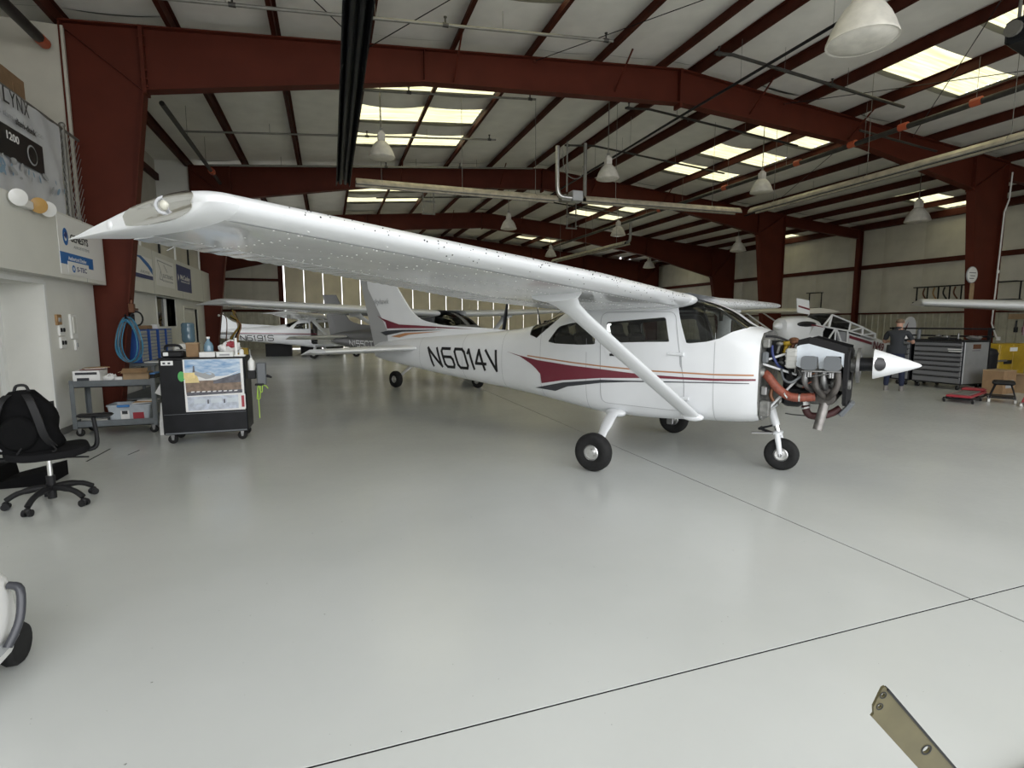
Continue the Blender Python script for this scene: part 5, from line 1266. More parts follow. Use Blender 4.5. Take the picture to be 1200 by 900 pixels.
# swivel chair
R = thing('office_chair', 'black swivel office chair with a backpack on its seat', 'chair', (-2.45, 5.82, 0), radians(25))
for k in range(5):
    a = radians(20 + 72 * k); d = Vector((cos(a), sin(a), 0)); m = MB(); m.tube(smooth_poly([Vector((0, 0, .16)), d * .12 + Vector((0, 0, .16)), d * .24 + Vector((0, 0, .135)), d * .32 + Vector((0, 0, .085))], 3, False), [.03] * 5 + [.024] * 5, 8); lg = m.build('leg', 'blackpl', R, 50)
    m = MB()
    for o in (-.022, .022): m.cyl(d * .325 + d.cross(Vector((0, 0, 1))) * (o - .012) + Vector((0, 0, .031)), d * .325 + d.cross(Vector((0, 0, 1))) * (o + .012) + Vector((0, 0, .031)), .031, 14)
    m.sphere(d * .325 + Vector((0, 0, .05)), .028); m.build('caster', 'blackpl', lg, 40)
m = MB(); m.cyl((0, 0, .06), (0, 0, .27), .034); m.build('column_sleeve', 'blackpl', R, 50)
m = MB(); m.cyl((0, 0, .27), (0, 0, .43), .02); m.build('gas_lift', 'chrome', R, 50)
m = MB(); m.rbox((0, 0, .45), (.26, .2, .05), .015); m.tube([(.1, -.1, .44), (.27, -.18, .43)], .008, 6); m.build('tilt_mechanism', 'blackpl', R)
m = MB(); rings = []
for z, k in ((.465, .9), (.475, 1.0), (.50, 1.03), (.53, 1.0), (.54, .9)): rings.append([Vector((.29 * k * math.copysign(abs(cos(t)) ** .55, cos(t)), .26 * k * math.copysign(abs(sin(t)) ** .55, sin(t)), z + .012 * cos(2 * t))) for t in [2 * pi * j / 32 for j in range(32)]])
m.loft(rings, True, True); m.build('seat', 'mesh', R, 50)
for sx in (-1, 1):
    m = MB(); m.tube(smooth_poly([(sx * .22, .0, .465), (sx * .33, .0, .47), (sx * .36, 0, .55), (sx * .345, 0, .76)], 4, False), .018, 8); m.tube(smooth_poly([(sx * .24, .06, .465), (sx * .33, .06, .47), (sx * .36, .05, .55), (sx * .35, .05, .76)], 4, False), .014, 8); am = m.build('armrest_post', 'blackpl', R, 50)
    m = MB(); m.rbox((sx * .36, .0, .785), (.10, .28, .032), .014, RZ(radians(-115) if sx > 0 else .4)); m.build('armrest_pad', 'blackpl', am, 40)
m = MB(); rows = []
for i in range(10):
    z = .60 + .30 * i / 9; rows.append([Vector((x, .25 + .03 * (i / 9) - .05 * (1 - (x / .2) ** 2) + .0, z)) for x in (-.2, -.14, -.08, -.02, .03, .08)])
m.grid(rows); m.build('backrest', 'mesh', R, 50)
m = MB(); m.tube(smooth_poly([(0, .1, .46), (0, .27, .47), (0, .31, .6), (0, .30, .85)], 4, False), .02, 8); m.tube([(-.2, .27, .60), (-.2, .29, .91), (.08, .29, .91), (.08, .27, .60), (-.2, .27, .60)], .013, 6); m.build('back_frame', 'blackpl', R, 50)
# backpack
R = thing('backpack', 'stuffed black backpack slumped on the office chair', 'backpack', (-2.56, 5.74, .54), radians(8))
m = MB(); rings = []
for i in range(13):
    t = i / 12; z = .52 * t; w_ = .255 * (1 - .20 * t - .30 * t ** 4 - .55 * max(0, t - .75) ** 1.4 * 3); d = .17 * (1 - .25 * t - .5 * max(0, t - .75) * 2); sh = .02 * t
    if i == 0: w_ *= .9; d *= .9
    rings.append([Vector((w_ * math.copysign(abs(cos(a)) ** .7, cos(a)) + .015 * sin(3 * a + i), d * math.copysign(abs(sin(a)) ** .8, sin(a)) + sh + .012 * sin(4 * a + i * 1.3), z)) for a in [2 * pi * j / 36 for j in range(36)]])
m.loft(rings, True, True); m.build('bag_body', 'fabric', R, 60)
m = MB(); m.loft([[Vector((.13 * k * cos(a), -.16 - dd + .01, .17 + .15 * k * sin(a))) for a in [2 * pi * j / 24 for j in range(24)]] for k, dd in ((1, 0), (1, .03), (.85, .055), (.4, .06))], True, True); m.build('front_pocket', 'fabric', R, 50)
for sx in (-1, 1):
    m = MB(); pts = smooth_poly([(sx * .06, -.12, .50), (sx * .10, -.17, .44), (sx * .14, -.19, .3), (sx * .17, -.18, .14), (sx * .21, -.12, .03)], 4, False)
    m.loft([[Vector(p) + Vector((-.028, -.004, 0)), Vector(p) + Vector((.028, -.004, 0)), Vector(p) + Vector((.028, .012, 0)), Vector(p) + Vector((-.028, .012, 0))] for p in pts], True, True); st_ = m.build('shoulder_strap', 'blackpl', R, 50)
m = MB(); m.tube(smooth_poly([(-.2, -.10, .44), (-.215, -.125, .3), (-.19, -.15, .14), (-.12, -.17, .03)], 5, False), .006, 6); m.build('zipper', 'greyt', R)
m = MB(); m.tube(smooth_poly([(-.05, .0, .51), (-.03, 0, .565), (.03, 0, .565), (.05, 0, .51)], 4, False), .012, 6); m.build('grab_handle', 'blackpl', R, 50)
m = MB(); m.tube(smooth_poly([(.19, -.13, .06), (.24, -.17, .01), (.22, -.2, .0)], 4, False), .008, 5); m.tube([(.02, -.2, .05), (-.01, -.22, .0)], .007, 5); m.build('loose_strap', 'blackpl', R)
# dark bag on floor
R = thing('tool_bag', 'flat black bag lying on the floor behind the office chair', 'bag', (-3.2, 6.75, 0))
m = MB(); m.prism([(-.5, 0), (.43, 0), (.43, .16), (.0, .06), (-.02, .2), (-.5, .2)], -.22, .22, X4((0, 0, 0), (1, 0, 0), (0, 0, 1), (0, -1, 0))); m.build('bag_body', 'fabric', R)
m = MB(); m.tube(smooth_poly([(-.35, -.1, .2), (-.3, -.12, .3), (-.15, -.12, .3), (-.1, -.1, .2)], 4, False), .012, 6); m.build('handle', 'blackpl', R, 50)

# ---- grey utility cart
def caster(R, x, y, r=.06, mt='rubber'):
    m = MB(); m.lathe([(.3 * r, -.018), (.92 * r, -.018), (r, -.008), (r, .008), (.92 * r, .018), (.3 * r, .018)], 20, Matrix.Translation((x, y, r)) @ Matrix.Rotation(pi / 2, 4, 'X')); c = m.build('caster', mt, R, 40)
    m = MB(); m.bb(x - .03, x + .03, y - .03, y + .03, 2 * r + .008, 2 * r + .02)
    for o in (-.024, .024): m.prism([(-.025, 2 * r + .01), (.025, 2 * r + .01), (.012, .8 * r), (-.012, .8 * r)], -.002, .002, X4((x, y + o, 0), (1, 0, 0), (0, 0, 1), (0, -1, 0)))
    m.lathe([(.2 * r, -.03), (.2 * r, .03)], 10, Matrix.Translation((x, y, r)) @ Matrix.Rotation(pi / 2, 4, 'X')); m.build('fork', 'steel', c)
R = thing('utility_cart', 'grey steel two-shelf utility cart against the office wall', 'cart', (-3.03, 9.5, 0))
W_, Dp = .525, .27
for z, h in ((.72, .10), (.13, .10)):
    m = MB(); m.bb(-W_, W_, -Dp, Dp, z, z + .012)
    m.bb(-W_, W_, -Dp, -Dp + .01, z, z + h); m.bb(-W_, W_, Dp - .01, Dp, z, z + h); m.bb(-W_, -W_ + .01, -Dp, Dp, z, z + h); m.bb(W_ - .01, W_, -Dp, Dp, z, z + h); m.build('shelf', 'cartg', R)
for sx in (-1, 1):
    for sy in (-1, 1):
        m = MB(); m.bb(sx * (W_ + .004) - .004, sx * (W_ + .004) + .004, sy * Dp - (.05 if sy > 0 else 0), sy * Dp + (.05 if sy < 0 else 0), .12, .83); m.bb(sx * W_ - (.05 if sx > 0 else 0), sx * W_ + (.05 if sx < 0 else 0), sy * (Dp + .004) - .004, sy * (Dp + .004) + .004, .12, .83); m.build('leg', 'cartg', R); caster(R, sx * (W_ - .06), sy * (Dp - .05), .055)
TOP, LOW = .732, .142
def box(name, lab, cat, x, y, z, d, mt, rz=0, lid=None, extra=None, group=None):
    R = thing(name, lab, cat, (x, y, z), rz, group); m = MB(); m.rbox((0, 0, d[2] / 2), d, .004); m.build('body', mt, R)
    if lid: m = MB(); m.rbox((0, 0, d[2] + .008), (d[0] + .012, d[1] + .012, .02), .004); m.build('lid', lid, R)
    if extra: extra(R, d)
    return R
def open_flaps(R, d):
    for sx in (-1,):
        m = MB(); m.box((sx * (d[0] / 2 + .02), 0, d[2] + .02), (.08, d[1], .006), RY(sx * radians(20))); m.build('flap', 'card2', R)
    m = MB(); m.box((0, -d[1] / 2 - .04, d[2] + .03), (d[0], .12, .006), RX(radians(30))); m.build('flap', 'cardb', R)
def printed(R, d):
    m = MB(); m.bb(-d[0] * .4, d[0] * .4, -d[1] / 2 - .003, -d[1] / 2 - .001, d[2] * .75, d[2] * .9); m.bb(-d[0] * .35, d[0] * .1, -d[1] / 2 - .003, -d[1] / 2 - .001, d[2] * .2, d[2] * .55); m.build('printed_mark', 'charc', R)
def labelled(R, d):
    m = MB(); m.bb(-d[0] * .3, d[0] * .3, -d[1] / 2 - .003, -d[1] / 2 - .001, d[2] * .25, d[2] * .6); m.build('printed_label', 'greyt', R)
box('carton', 'white printed carton at the left end of the grey cart', 'box', -3.36, 9.42, TOP, (.33, .3, .23), 'paper', 0, None, printed)
R = thing('plastic_bag', 'crumpled clear plastic bag beside the white carton on the cart', 'bag', (-3.105, 9.4, TOP))
def crumple(r, sc, seed, n=16, mm=10, amp=.25):
    rr = random.Random(seed); m = MB(); m.sphere((0, 0, r * sc[2]), r, sc, n, mm); m.v = [tuple(Vector(p) * (1 + rr.uniform(-amp, amp))) for p in m.v]; m.v = [(x, y, max(z, .002)) for x, y, z in m.v]; return m
crumple(.085, (1.1, 1, .95), 3, amp=.14).build('bag', 'paper', R)
box('carton', 'pale open cardboard carton in the middle of the grey cart', 'box', -2.75, 9.4, TOP, (.32, .3, .19), 'card2', .05, None, open_flaps)
box('carton', 'small white carton leaning beside the open carton on the cart', 'box', -2.965, 9.285, TOP, (.09, .09, .13), 'paper', .2, None, labelled)
box('toolbox', 'small dark case at the right end of the grey cart', 'case', -2.55, 9.47, TOP, (.06, .3, .15), 'blackpl', 0, 'bluel')
R = thing('paper_pile', 'red and white papers spread on the left carton', 'papers', (-3.34, 9.42, TOP + .235), .2)
for k in range(4): m = MB(); m.box((.02 * k, .01 * k, .006 + .008 * k), (.26, .2, .006), RZ(.15 * k)); m.build('sheet', ('maroon', 'cardb', 'paper', 'wood')[k], R)
R = thing('storage_tub', 'clear plastic storage tub on the lower shelf of the grey cart', 'tub', (-2.87, 9.45, LOW))
m = MB(); base = round_poly([(-.24, -.17), (.24, -.17), (.24, .17), (-.24, .17)], .04)
m.loft([[Vector((x * k, y * k, z)) for x, y in base] for k, z in ((1, 0), (1.15, .28), (1.2, .28), (1.2, .30), (1.13, .30), (1.13, .28), (.98, .01))], True, True); m.build('tub_body', 'tub', R, 40)
m = MB(); m.rbox((-.06, -.215, .285), (.16, .02, .035), .006); m.build('latch', 'bluel', R)
m = MB(); m.box((-.05, -.19, .15), (.11, .004, .13), RX(radians(6))); lb = m.build('label', 'paper', R); m = MB(); m.box((-.05, -.196, .185), (.07, .004, .05), RX(radians(6))); m.build('printed_picture', 'charc', R)
m = MB(); m.box((.12, -.188, .12), (.14, .004, .12), RX(radians(6))); m.build('red_contents', 'redv', R)
R = thing('booklet_stack', 'loose booklets lying across the top of the clear tub', 'booklets', (-2.72, 9.42, LOW + .30))
for k in range(4): m = MB(); m.box((.03 * k - .03, .01 * k, .006 + .011 * k), (.24, .16, .01), RZ(.3 - .2 * k)); m.build('booklet', ('paper', 'card2', 'wood', 'paper')[k], R)
tag(MB().tube([(-3.47, 9.30, LOW + .10), (-3.16, 9.28, LOW + .08)], .03, 14).tube([(-3.20, 9.28, LOW + .083), (-3.14, 9.28, LOW + .08)], .034, 14).build('metal_tube', 'alum', smooth=40), 'short shiny metal tube on the lower cart shelf', 'tube')
tag(MB().rbox((-3.35, 9.40, LOW + .045), (.3, .1, .03), .004).rbox((-3.35, 9.40, LOW + .015), (.28, .1, .03), .004).build('wood_block', 'wood'), 'wooden block lying under the metal tube on the cart', 'wood block')

# ---- black tool cart with poster
R = thing('tool_cart', 'black rolling tool cart with an airplane poster on its front', 'tool cart', (-1.65, 8.5, 0))
m = MB(); m.rbox((0, 0, .645), (1.04, .56, 1.03), .012); m.build('cabinet', 'blackm', R)
m = MB(); m.rbox((0, 0, 1.168), (1.06, .58, .025), .006); m.build('worktop', 'blackpl', R)
m = MB(); m.bb(-.5, .5, -.284, -.279, .14, .16); m.bb(-.5, .5, -.284, -.279, .41, .415); m.build('edge_strip', 'rocker', R)
for sx in (-1, 1):
    for sy in (-1, 1): caster(R, sx * .43, sy * .2, .062)
m = MB(); m.bb(-.49, -.35, -.287, -.281, 1.085, 1.145); nl = m.build('name_plate', 'paper', R); m = MB(); [m.bb(-.47 + .06 * k, -.44 + .06 * k, -.289, -.287, 1.10, 1.125) for k in range(2)]; m.build('printed_mark', 'charc', nl)
# poster: sky, runway, airplane, silver lower band
P_ = MB(); P_.bb(-.235, .495, -.287, -.283, .44, 1.17); pf = P_.build('poster', 'paper', R)
def poster_mat():
    m = bpy.data.materials.new('poster_sky_print'); m.use_nodes = True; nt = m.node_tree; b = nt.nodes['Principled BSDF']; b.inputs['Roughness'].default_value = .3
    tc = nt.nodes.new('ShaderNodeTexCoord'); mp = nt.nodes.new('ShaderNodeMapping'); mp.inputs['Scale'].default_value = (4, 1, 13); nz = nt.nodes.new('ShaderNodeTexNoise'); nz.inputs['Scale'].default_value = 1.6; nz.inputs['Detail'].default_value = 8
    r = nt.nodes.new('ShaderNodeValToRGB'); e = r.color_ramp.elements; e[0].position = .32; e[0].color = (.10, .25, .48, 1); e[1].position = .78; e[1].color = (.68, .76, .82, 1)
    nt.links.new(tc.outputs['Object'], mp.inputs[0]); nt.links.new(mp.outputs[0], nz.inputs['Vector']); nt.links.new(nz.outputs['Fac'], r.inputs[0]); nt.links.new(r.outputs[0], b.inputs['Base Color']); return m
M['posters'] = poster_mat(); M['runway'] = mat('poster_runway', (.20, .14, .10), .35, var=.3, vscale=20); M['silver'] = mat('poster_silver', (.48, .52, .60), .3, var=.2, vscale=18); M['glow'] = mat('poster_sunset', (.75, .60, .28), .4, var=.15, vscale=9); M['pgrey'] = mat('poster_asphalt', (.10, .10, .12), .4, var=.3, vscale=14)
def pp(name, mt, poly, o=0): m = MB(); m.prism(poly, 0, .001, FY(0, -.2872 - o, 0)); return m.build(name, mt, pf)
pp('poster_sky', 'posters', [(-.22, .92), (.46, .92), (.46, 1.155), (-.215, 1.155)]); pp('poster_sunset', 'glow', [(-.22, .84), (-.05, .84), (-.08, .96), (-.22, .97)], .0012)
pp('poster_ground', 'runway', [(-.215, .68), (.465, .68), (.46, .93), (.2, .87), (-.22, .86)], .0006); pp('poster_asphalt', 'pgrey', [(-.21, .66), (.47, .68), (.47, .73), (-.21, .71)], .0018); pp('poster_asphalt', 'pgrey', [(.12, .86), (.46, .96), (.46, .83), (.12, .82)], .0012)
pp('poster_airplane', 'greyt', [(-.12, .96), (-.10, 1.0), (.0, .965), (.07, .985), (.13, .96), (.15, .92), (.11, .895), (.03, .885), (-.07, .93)], .0024); pp('poster_airplane', 'pgrey', [(-.125, .98), (-.115, 1.07), (-.10, 1.07), (-.095, .985)], .003); pp('poster_airplane', 'posters', [(.03, .965), (.07, .98), (.11, .955), (.08, .94)], .0036)
pp('poster_airplane', 'paper', [(.10, .90), (.30, .93), (.44, .985), (.44, .98), (.30, .915), (.11, .885)], .003)
pp('poster_band', 'silver', [(-.205, .455), (.48, .465), (.475, .655), (-.21, .645)], .0006)
for k in range(3): pp('poster_inset', 'baffle', [(-.13 + .2 * k, .55), (.01 + .2 * k, .555), (.01 + .2 * k, .62), (-.13 + .2 * k, .615)], .0024); pp('poster_inset', 'pgrey', [(.03 + .2 * k, .545), (.05 + .2 * k, .545), (.05 + .2 * k, .6), (.03 + .2 * k, .6)], .0024)
for k in range(9): pp('poster_lettering', 'paper', [(-.16 + .066 * k, .705), (-.12 + .066 * k, .707), (-.115 + .066 * k, .722), (-.155 + .066 * k, .72)], .003)
m = MB(); m.bb(.415, .505, -.296, -.288, .455, .66); rl = m.build('red_print_card', 'paper', R); m = MB(); m.bb(.455, .49, -.299, -.296, .48, .64); m.build('red_lettering', 'redv', rl)
R2 = thing('hanging_tag', 'green round tag with a yellow note hung on the black cart', 'tag', (-1.91, 8.21, .93))
m = MB(); m.lathe([(.06, 0), (.06, .006)], 18, FY(0, 0, 0) @ Matrix.Diagonal((.7, 1.15, 1, 1))); m.build('tag_disc', 'green', R2); m = MB(); m.bb(.03, .16, -.01, -.006, -.03, .05); m.build('note', 'glow', R2)
# things on the cart
CT = 1.181
box('carton', 'upright brown carton on the black cart', 'box', -1.80, 8.45, CT, (.15, .12, .18), 'cardb', 0, 'card2')
box('carton', 'long white carton on the black cart below the water bottle', 'box', -1.60, 8.34, CT, (.19, .14, .07), 'paper', .02, None, None)
box('carton', 'pale grey carton lying right of the white one on the cart', 'box', -1.38, 8.34, CT, (.21, .15, .07), 'trim', -.02, None, labelled)
R = thing('water_bottle', 'clear plastic water bottle lying between cartons on the black cart', 'bottle', (-1.62, 8.52, CT)); m = MB(); m.lathe([(.055, 0), (.062, .02), (.062, .14), (.045, .19), (.02, .22), (.02, .25)], 18); m.build('bottle', 'bottle', R, 40); m = MB(); m.cyl((0, 0, .25), (0, 0, .275), .024); m.build('cap', 'white', R, 40)
R = thing('rag_bag', 'bag of rags with red cloth on the black cart', 'bag', (-1.36, 8.55, CT)); crumple(.1, (1.4, 1, .95), 8).build('bag', 'paper', R); crumple(.045, (1.3, 1, 1), 9).build('red_cloth', 'redv', R, loc=(.03, -.06, .11))
R = thing('desk_phone', 'black handset and clamp at the left end of the black cart', 'tool', (-2.03, 8.42, CT)); m = MB(); m.rbox((0, 0, .045), (.26, .2, .09), .02); m.build('body', 'blackpl', R); m = MB(); m.tube(smooth_poly([(-.1, 0, .1), (-.08, 0, .16), (.06, 0, .16), (.1, 0, .11)], 4, False), .018, 8); m.build('handle', 'blackm', R, 50); m = MB(); m.rbox((-.07, -.11, .05), (.06, .02, .05), .005); m.build('clip', 'trim', R)
R = thing('face_mask', 'white moulded dust mask on the black cart', 'mask', (-1.99, 8.72, CT)); m = MB(); m.sphere((0, 0, .09), .11, (1, .8, .8)); m.build('shell', 'white', R, 60); m = MB(); m.tube(smooth_poly([(-.1, 0, .09), (0, -.12, .1), (.1, 0, .09)], 4, False), .006, 5); m.build('strap', 'greyt', R)
R = thing('marker_tray', 'small white tray with an upright white tube on the cart corner', 'tray', (-1.20, 8.34, CT)); m = MB(); m.rbox((0, 0, .012), (.14, .1, .024), .004); m.build('tray', 'white', R); m = MB(); m.cyl((-.045, 0, .024), (-.045, 0, .26), .018); m.build('tube', 'white', R, 40); m = MB(); m.cyl((.02, 0, .024), (.02, 0, .09), .03); m.cyl((.02, 0, .09), (.02, 0, .1), .02); m.build('cup', 'white', R, 40)
R = thing('spray_bottle', 'white spray bottle in a holder on the right side of the cart', 'bottle', (-1.06, 8.32, .98)); m = MB(); m.rbox((0, 0, -.06), (.11, .1, .12), .008); m.build('holder', 'blackpl', R); m = MB(); m.lathe([(.04, 0), (.045, .01), (.045, .13), (.02, .16), (.015, .18)], 16); m.build('bottle', 'white', R, 40); m = MB(); m.cyl((0, 0, .18), (0, 0, .21), .012); m.tube([(-.005, 0, .2), (-.012, 0, .30)], .005, 5); m.build('nozzle', 'greyt', R)
R = thing('side_pouch', 'dark grey square holder hooked on the right side of the cart', 'holder', (-.93, 8.3, .78)); m = MB(); m.rbox((0, 0, .15), (.12, .1, .32), .012); m.build('pouch', 'rocker', R); m = MB(); m.bb(-.072, -.05, -.03, .03, .2, .24); m.build('hook', 'blackm', R); m = MB(); m.tube([(.06, 0, .12), (.13, 0, .09)], [.025, .012], 8); m.build('tool_tip', 'blackm', R)
R = thing('lime_cord', 'bright lime cord hanging off the cart side', 'cord', (-.98, 8.24, .30)); m = MB(); m.tube(smooth_poly([(0, 0, .0), (0, 0, .2), (-.005, 0, .40), (.01, 0, .47), (.03, 0, .38), (.05, 0, .38), (.06, 0, .46), (.10, 0, .46), (.13, 0, .42)], 5, False), .007, 6); m.tube(smooth_poly([(0, 0, .45), (-.02, 0, .3), (-.015, 0, .28), (.02, 0, .29), (.03, 0, .46)], 5, False), .006, 6); m.build('cord', 'lime', R, 60); m = MB(); m.rbox((.02, .0, .48), (.12, .02, .03), .006); m.build('clip', 'blackpl', R)
# papers drooping between the carts
tag(MB().box((-2.36, 9.05, .66), (.14, .01, .16), RY(.5)).box((-2.35, 9.06, .30), (.12, .08, .34), RY(.1)).bb(-2.42, -2.28, 9.0, 9.2, 0, .2).build('paper_bundle', 'paper'), 'loose papers wedged between the grey cart and the black cart', 'papers')

# ---- workbench with small-parts cabinets
R = thing('workbench', 'long grey workbench along the office wall behind the carts', 'workbench', (-3.4, 12.93, 0)); m = MB(); m.rbox((0, 0, .89), (.72, 3.1, .05), .008); m.build('bench_top', 'cartg', R)
for sx in (-1, 1):
    for sy in (-1, 0, 1): m = MB(); m.bb(sx * .3 - .025, sx * .3 + .025, sy * 1.5 - .025, sy * 1.5 + .025, 0, .865); m.build('leg', 'cartg', R)
m = MB(); m.bb(-.34, .34, -1.55, 1.55, .25, .28); m.build('lower_shelf', 'cartg', R)
def bins(y, lab):
    R = thing('parts_cabinet', lab, 'drawer cabinet', (-3.45, y, .915), 0, 'small-parts cabinets on the workbench'); m = MB(); m.rbox((0, 0, .31), (.30, .40, .62), .006); m.build('carcass', 'bluebin', R)
    src = None
    for i in range(9):
        for j in range(2):
            if src is None: q = MB(); q.rbox((0, 0, 0), (.012, .175, .052), .003); q.rbox((.012, 0, 0), (.014, .05, .012), .003); src = q.build('drawer', 'greybin', R); src.location = (.152, -.09 + .18 * j, .05 + .064 * i)
            else: inst(src, 'drawer', R, (.152, -.09 + .18 * j, .05 + .064 * i))
for k, y in enumerate((11.75, 12.32, 12.90, 13.45)): bins(y, ('blue small-parts cabinet nearest the coiled hose', 'second blue small-parts cabinet from the coiled hose', 'third blue small-parts cabinet from the coiled hose', 'blue small-parts cabinet nearest the water cooler')[k])
box('carton', 'flat brown carton on top of the blue cabinets', 'box', -3.45, 12.32, 1.535, (.2, .35, .07), 'cardb'); box('carton', 'small white carton on top of the blue cabinets', 'box', -3.42, 12.95, 1.535, (.12, .16, .09), 'paper')
box('carton', 'wide pale panel lying at the front of the workbench', 'board', -3.14, 11.75, .915, (.25, .5, .02), 'trim')
# hose coil on the column
R = thing('air_hose', 'coiled blue air hose hanging on the red column', 'hose', (-3.29, 10.98, 1.34))
rr = random.Random(2)
for k in range(9):
    a, b_, ph = .13 + .06 * rr.random(), .33 + .07 * rr.random(), rr.uniform(-.04, .04); m = MB(); m.tube([(ph + a * cos(t) * (1 - .25 * sin(t)), -.012 * k + .02 * sin(3 * t + k), b_ * sin(t) - (.42 - b_) * .4 + .03) for t in [2 * pi * j / 36 for j in range(37)]], .009, 6, False); m.build('loop', 'hose' if k % 4 else 'rocker', R, 60)
m = MB(); m.tube([(.0, .16, .40), (0, -.14, .40), (0, -.15, .46)], .014, 8); m.rbox((0, .14, .40), (.1, .03, .14), .01); m.build('hook', 'blackm', R, 50)
R = thing('hose_reel', 'dark hose fittings hung on the column above the blue hose', 'hose', (-3.17, 10.98, 1.85))
m = MB(); m.tube([(.09 * cos(t), 0, -.12 + .12 * sin(t)) for t in [2 * pi * j / 24 for j in range(25)]], .014, 6, False); m.build('loop', 'blackpl', R, 60); m = MB(); m.rbox((-.06, 0, .06), (.09, .08, .16), .01); m.tube([(-.06, 0, .14), (-.06, 0, .2)], .02, 8); m.bb(-.1, -.02, 0, .2, .02, .06); m.build('valve', 'copper', R)
# water cooler
R = thing('water_cooler', 'white water cooler with a blue bottle by the office wall', 'water cooler', (-3.22, 14.75, 0)); m = MB(); m.rbox((0, 0, .57), (.34, .34, 1.14), .02); m.build('cabinet', 'white', R); m = MB(); m.rbox((.0, -.172, .78), (.22, .012, .2), .006); m.build('tap_recess', 'greyt', R)
for dx in (-.05, .05): m = MB(); m.cyl((dx, -.17, .84), (dx, -.21, .82), .014, 8); m.build('tap', 'blue' if dx < 0 else 'redv', R)
m = MB(); m.lathe([(.05, 1.14), (.06, 1.16), (.13, 1.20), (.145, 1.24), (.145, 1.36), (.138, 1.38), (.145, 1.40), (.145, 1.52), (.138, 1.54), (.145, 1.56), (.14, 1.63), (.11, 1.66), (.001, 1.665)], 28, None, False); m.build('bottle', 'bottle', R, 40)
# hoses on the second column, clutter at the back
R = thing('hose_bundle', 'hanging yellow straps and hoses on the second column', 'hose', (-2.95, 19.45, 1.2))
for k in range(7): m = MB(); m.tube(smooth_poly([(.08 * sin(k), 0, .9 - .05 * k), (.14 + .02 * k, -.03 * k, .4), (.12 * cos(k), -.03 * k, -.1), (.02 * k, 0, -.4)], 4, False), .02, 6); m.build('strand', ('yellow', 'tan', 'olive', 'card2', 'yellow', 'blackm', 'tan')[k], R, 60)
m = MB(); m.bar((0, .2, .9), (0, -.1, .9), .05, .03); m.build('hook', 'blackm', R)
R = thing('goose_neck_hose', 'thin copper coloured hose hanging on the second column face', 'hose', (-3.3, 19.5, .9)); m = MB(); m.tube(smooth_poly([(-.05, 0, 1.0), (.05, -.02, 1.05), (.16, -.02, .9), (.15, 0, .5), (.05, 0, -.2)], 5, False), .015, 6); m.build('hose', 'copper', R, 60); m = MB(); m.sphere((-.05, 0, 1.0), .04); m.build('nozzle', 'trim', R)
box('crate', 'yellow plastic crate on the floor below the far airplane', 'crate', -3.9, 27.0, 0, (.7, .5, .5), 'yellow', .2, 'yellow')
for k, (x, y, w_, h) in enumerate(((-2.4, 29.2, 1.2, .6), (-.9, 29.5, 1.0, .5), (.2, 30.0, .9, .75))): box('crate', ('wide black crate under the tail of the far airplane', 'low black crate under the cabin of the far airplane', 'tall black crate under the nose of the far airplane')[k], 'crate', x, y, 0, (w_, .6, h), 'blackpl', .1 * k, 'blackpl')
# ================================================================ RIGHT SIDE
# ---- tool cabinet with silver end panel
def tool_cabinet(label, y0, y1, drawers, silver):
    R = thing('tool_cabinet', label, 'tool cabinet', (14.75, (y0 + y1) / 2, 0), 0, 'grey rolling tool cabinets'); L_ = (y1 - y0) / 2
    m = MB(); m.rbox((0, 0, .65), (.88, 2 * L_, 1.04), .01); m.build('carcass', 'blackm', R)
    m = MB(); m.rbox((0, 0, 1.185), (.92, 2 * L_ + .02, .035), .006); m.build('worktop', 'blackpl', R)
    z = .16
    for h in drawers:
        m = MB(); m.rbox((-.448, 0, z + h / 2), (.022, 2 * L_ - .05, h - .012), .005); d = m.build('drawer', 'cabg', R)
        m = MB(); m.bar((-.466, -L_ + .05, z + h - .022), (-.466, L_ - .05, z + h - .022), .02, .02); m.build('pull', 'blackm', d); z += h
    if silver:
        m = MB(); m.rbox((0.0, -L_ - .008, .66), (.86, .018, 1.0), .004); e = m.build('end_panel', 'cabs', R)
        m = MB(); m.bb(-.15, .13, -L_ - .021, -L_ - .017, 1.0, 1.11); m.build('grip_recess', 'copper', e); m = MB(); m.bb(-.17, .11, -L_ - .021, -L_ - .017, .955, .965); m.build('slot', 'blackp', e)
        m = MB(); m.bb(-.463, -.459, -L_ + .04, -L_ + .34, .98, 1.0); m.bb(-.463, -.459, -L_ + .04, -L_ + .32, .93, .95); m.build('label_strip', 'white', R)
    for sx in (-1, 1):
        for sy in (-1, 1): caster(R, sx * .36, sy * (L_ - .12), .055)
    return R
tool_cabinet('long grey drawer cabinet with a brushed silver end panel', 8.47, 9.62, (.16, .14, .12, .12, .11, .11, .14, .11), True)
tool_cabinet('grey drawer cabinet partly hidden behind the mechanic', 9.70, 10.15, (.3, .2, .16, .14, .12, .1), False)
def can(x, y, lab, mt, h=.2, r=.035, z=1.203):
    R = thing('spray_can', lab, 'can', (x, y, z)); m = MB(); m.lathe([(r * .9, 0), (r, .005), (r, h * .8), (r * .6, h * .9)], 16); m.build('body', mt, R, 40); m = MB(); m.cyl((0, 0, h * .88), (0, 0, h), r * .4); m.build('nozzle', 'blackpl', R)
can(14.5, 10.0, 'shiny white can standing on the tool cabinet beside the mechanic', 'trim', .26, .05); can(14.6, 9.72, 'dark can standing on the tool cabinet', 'rocker', .28, .045)
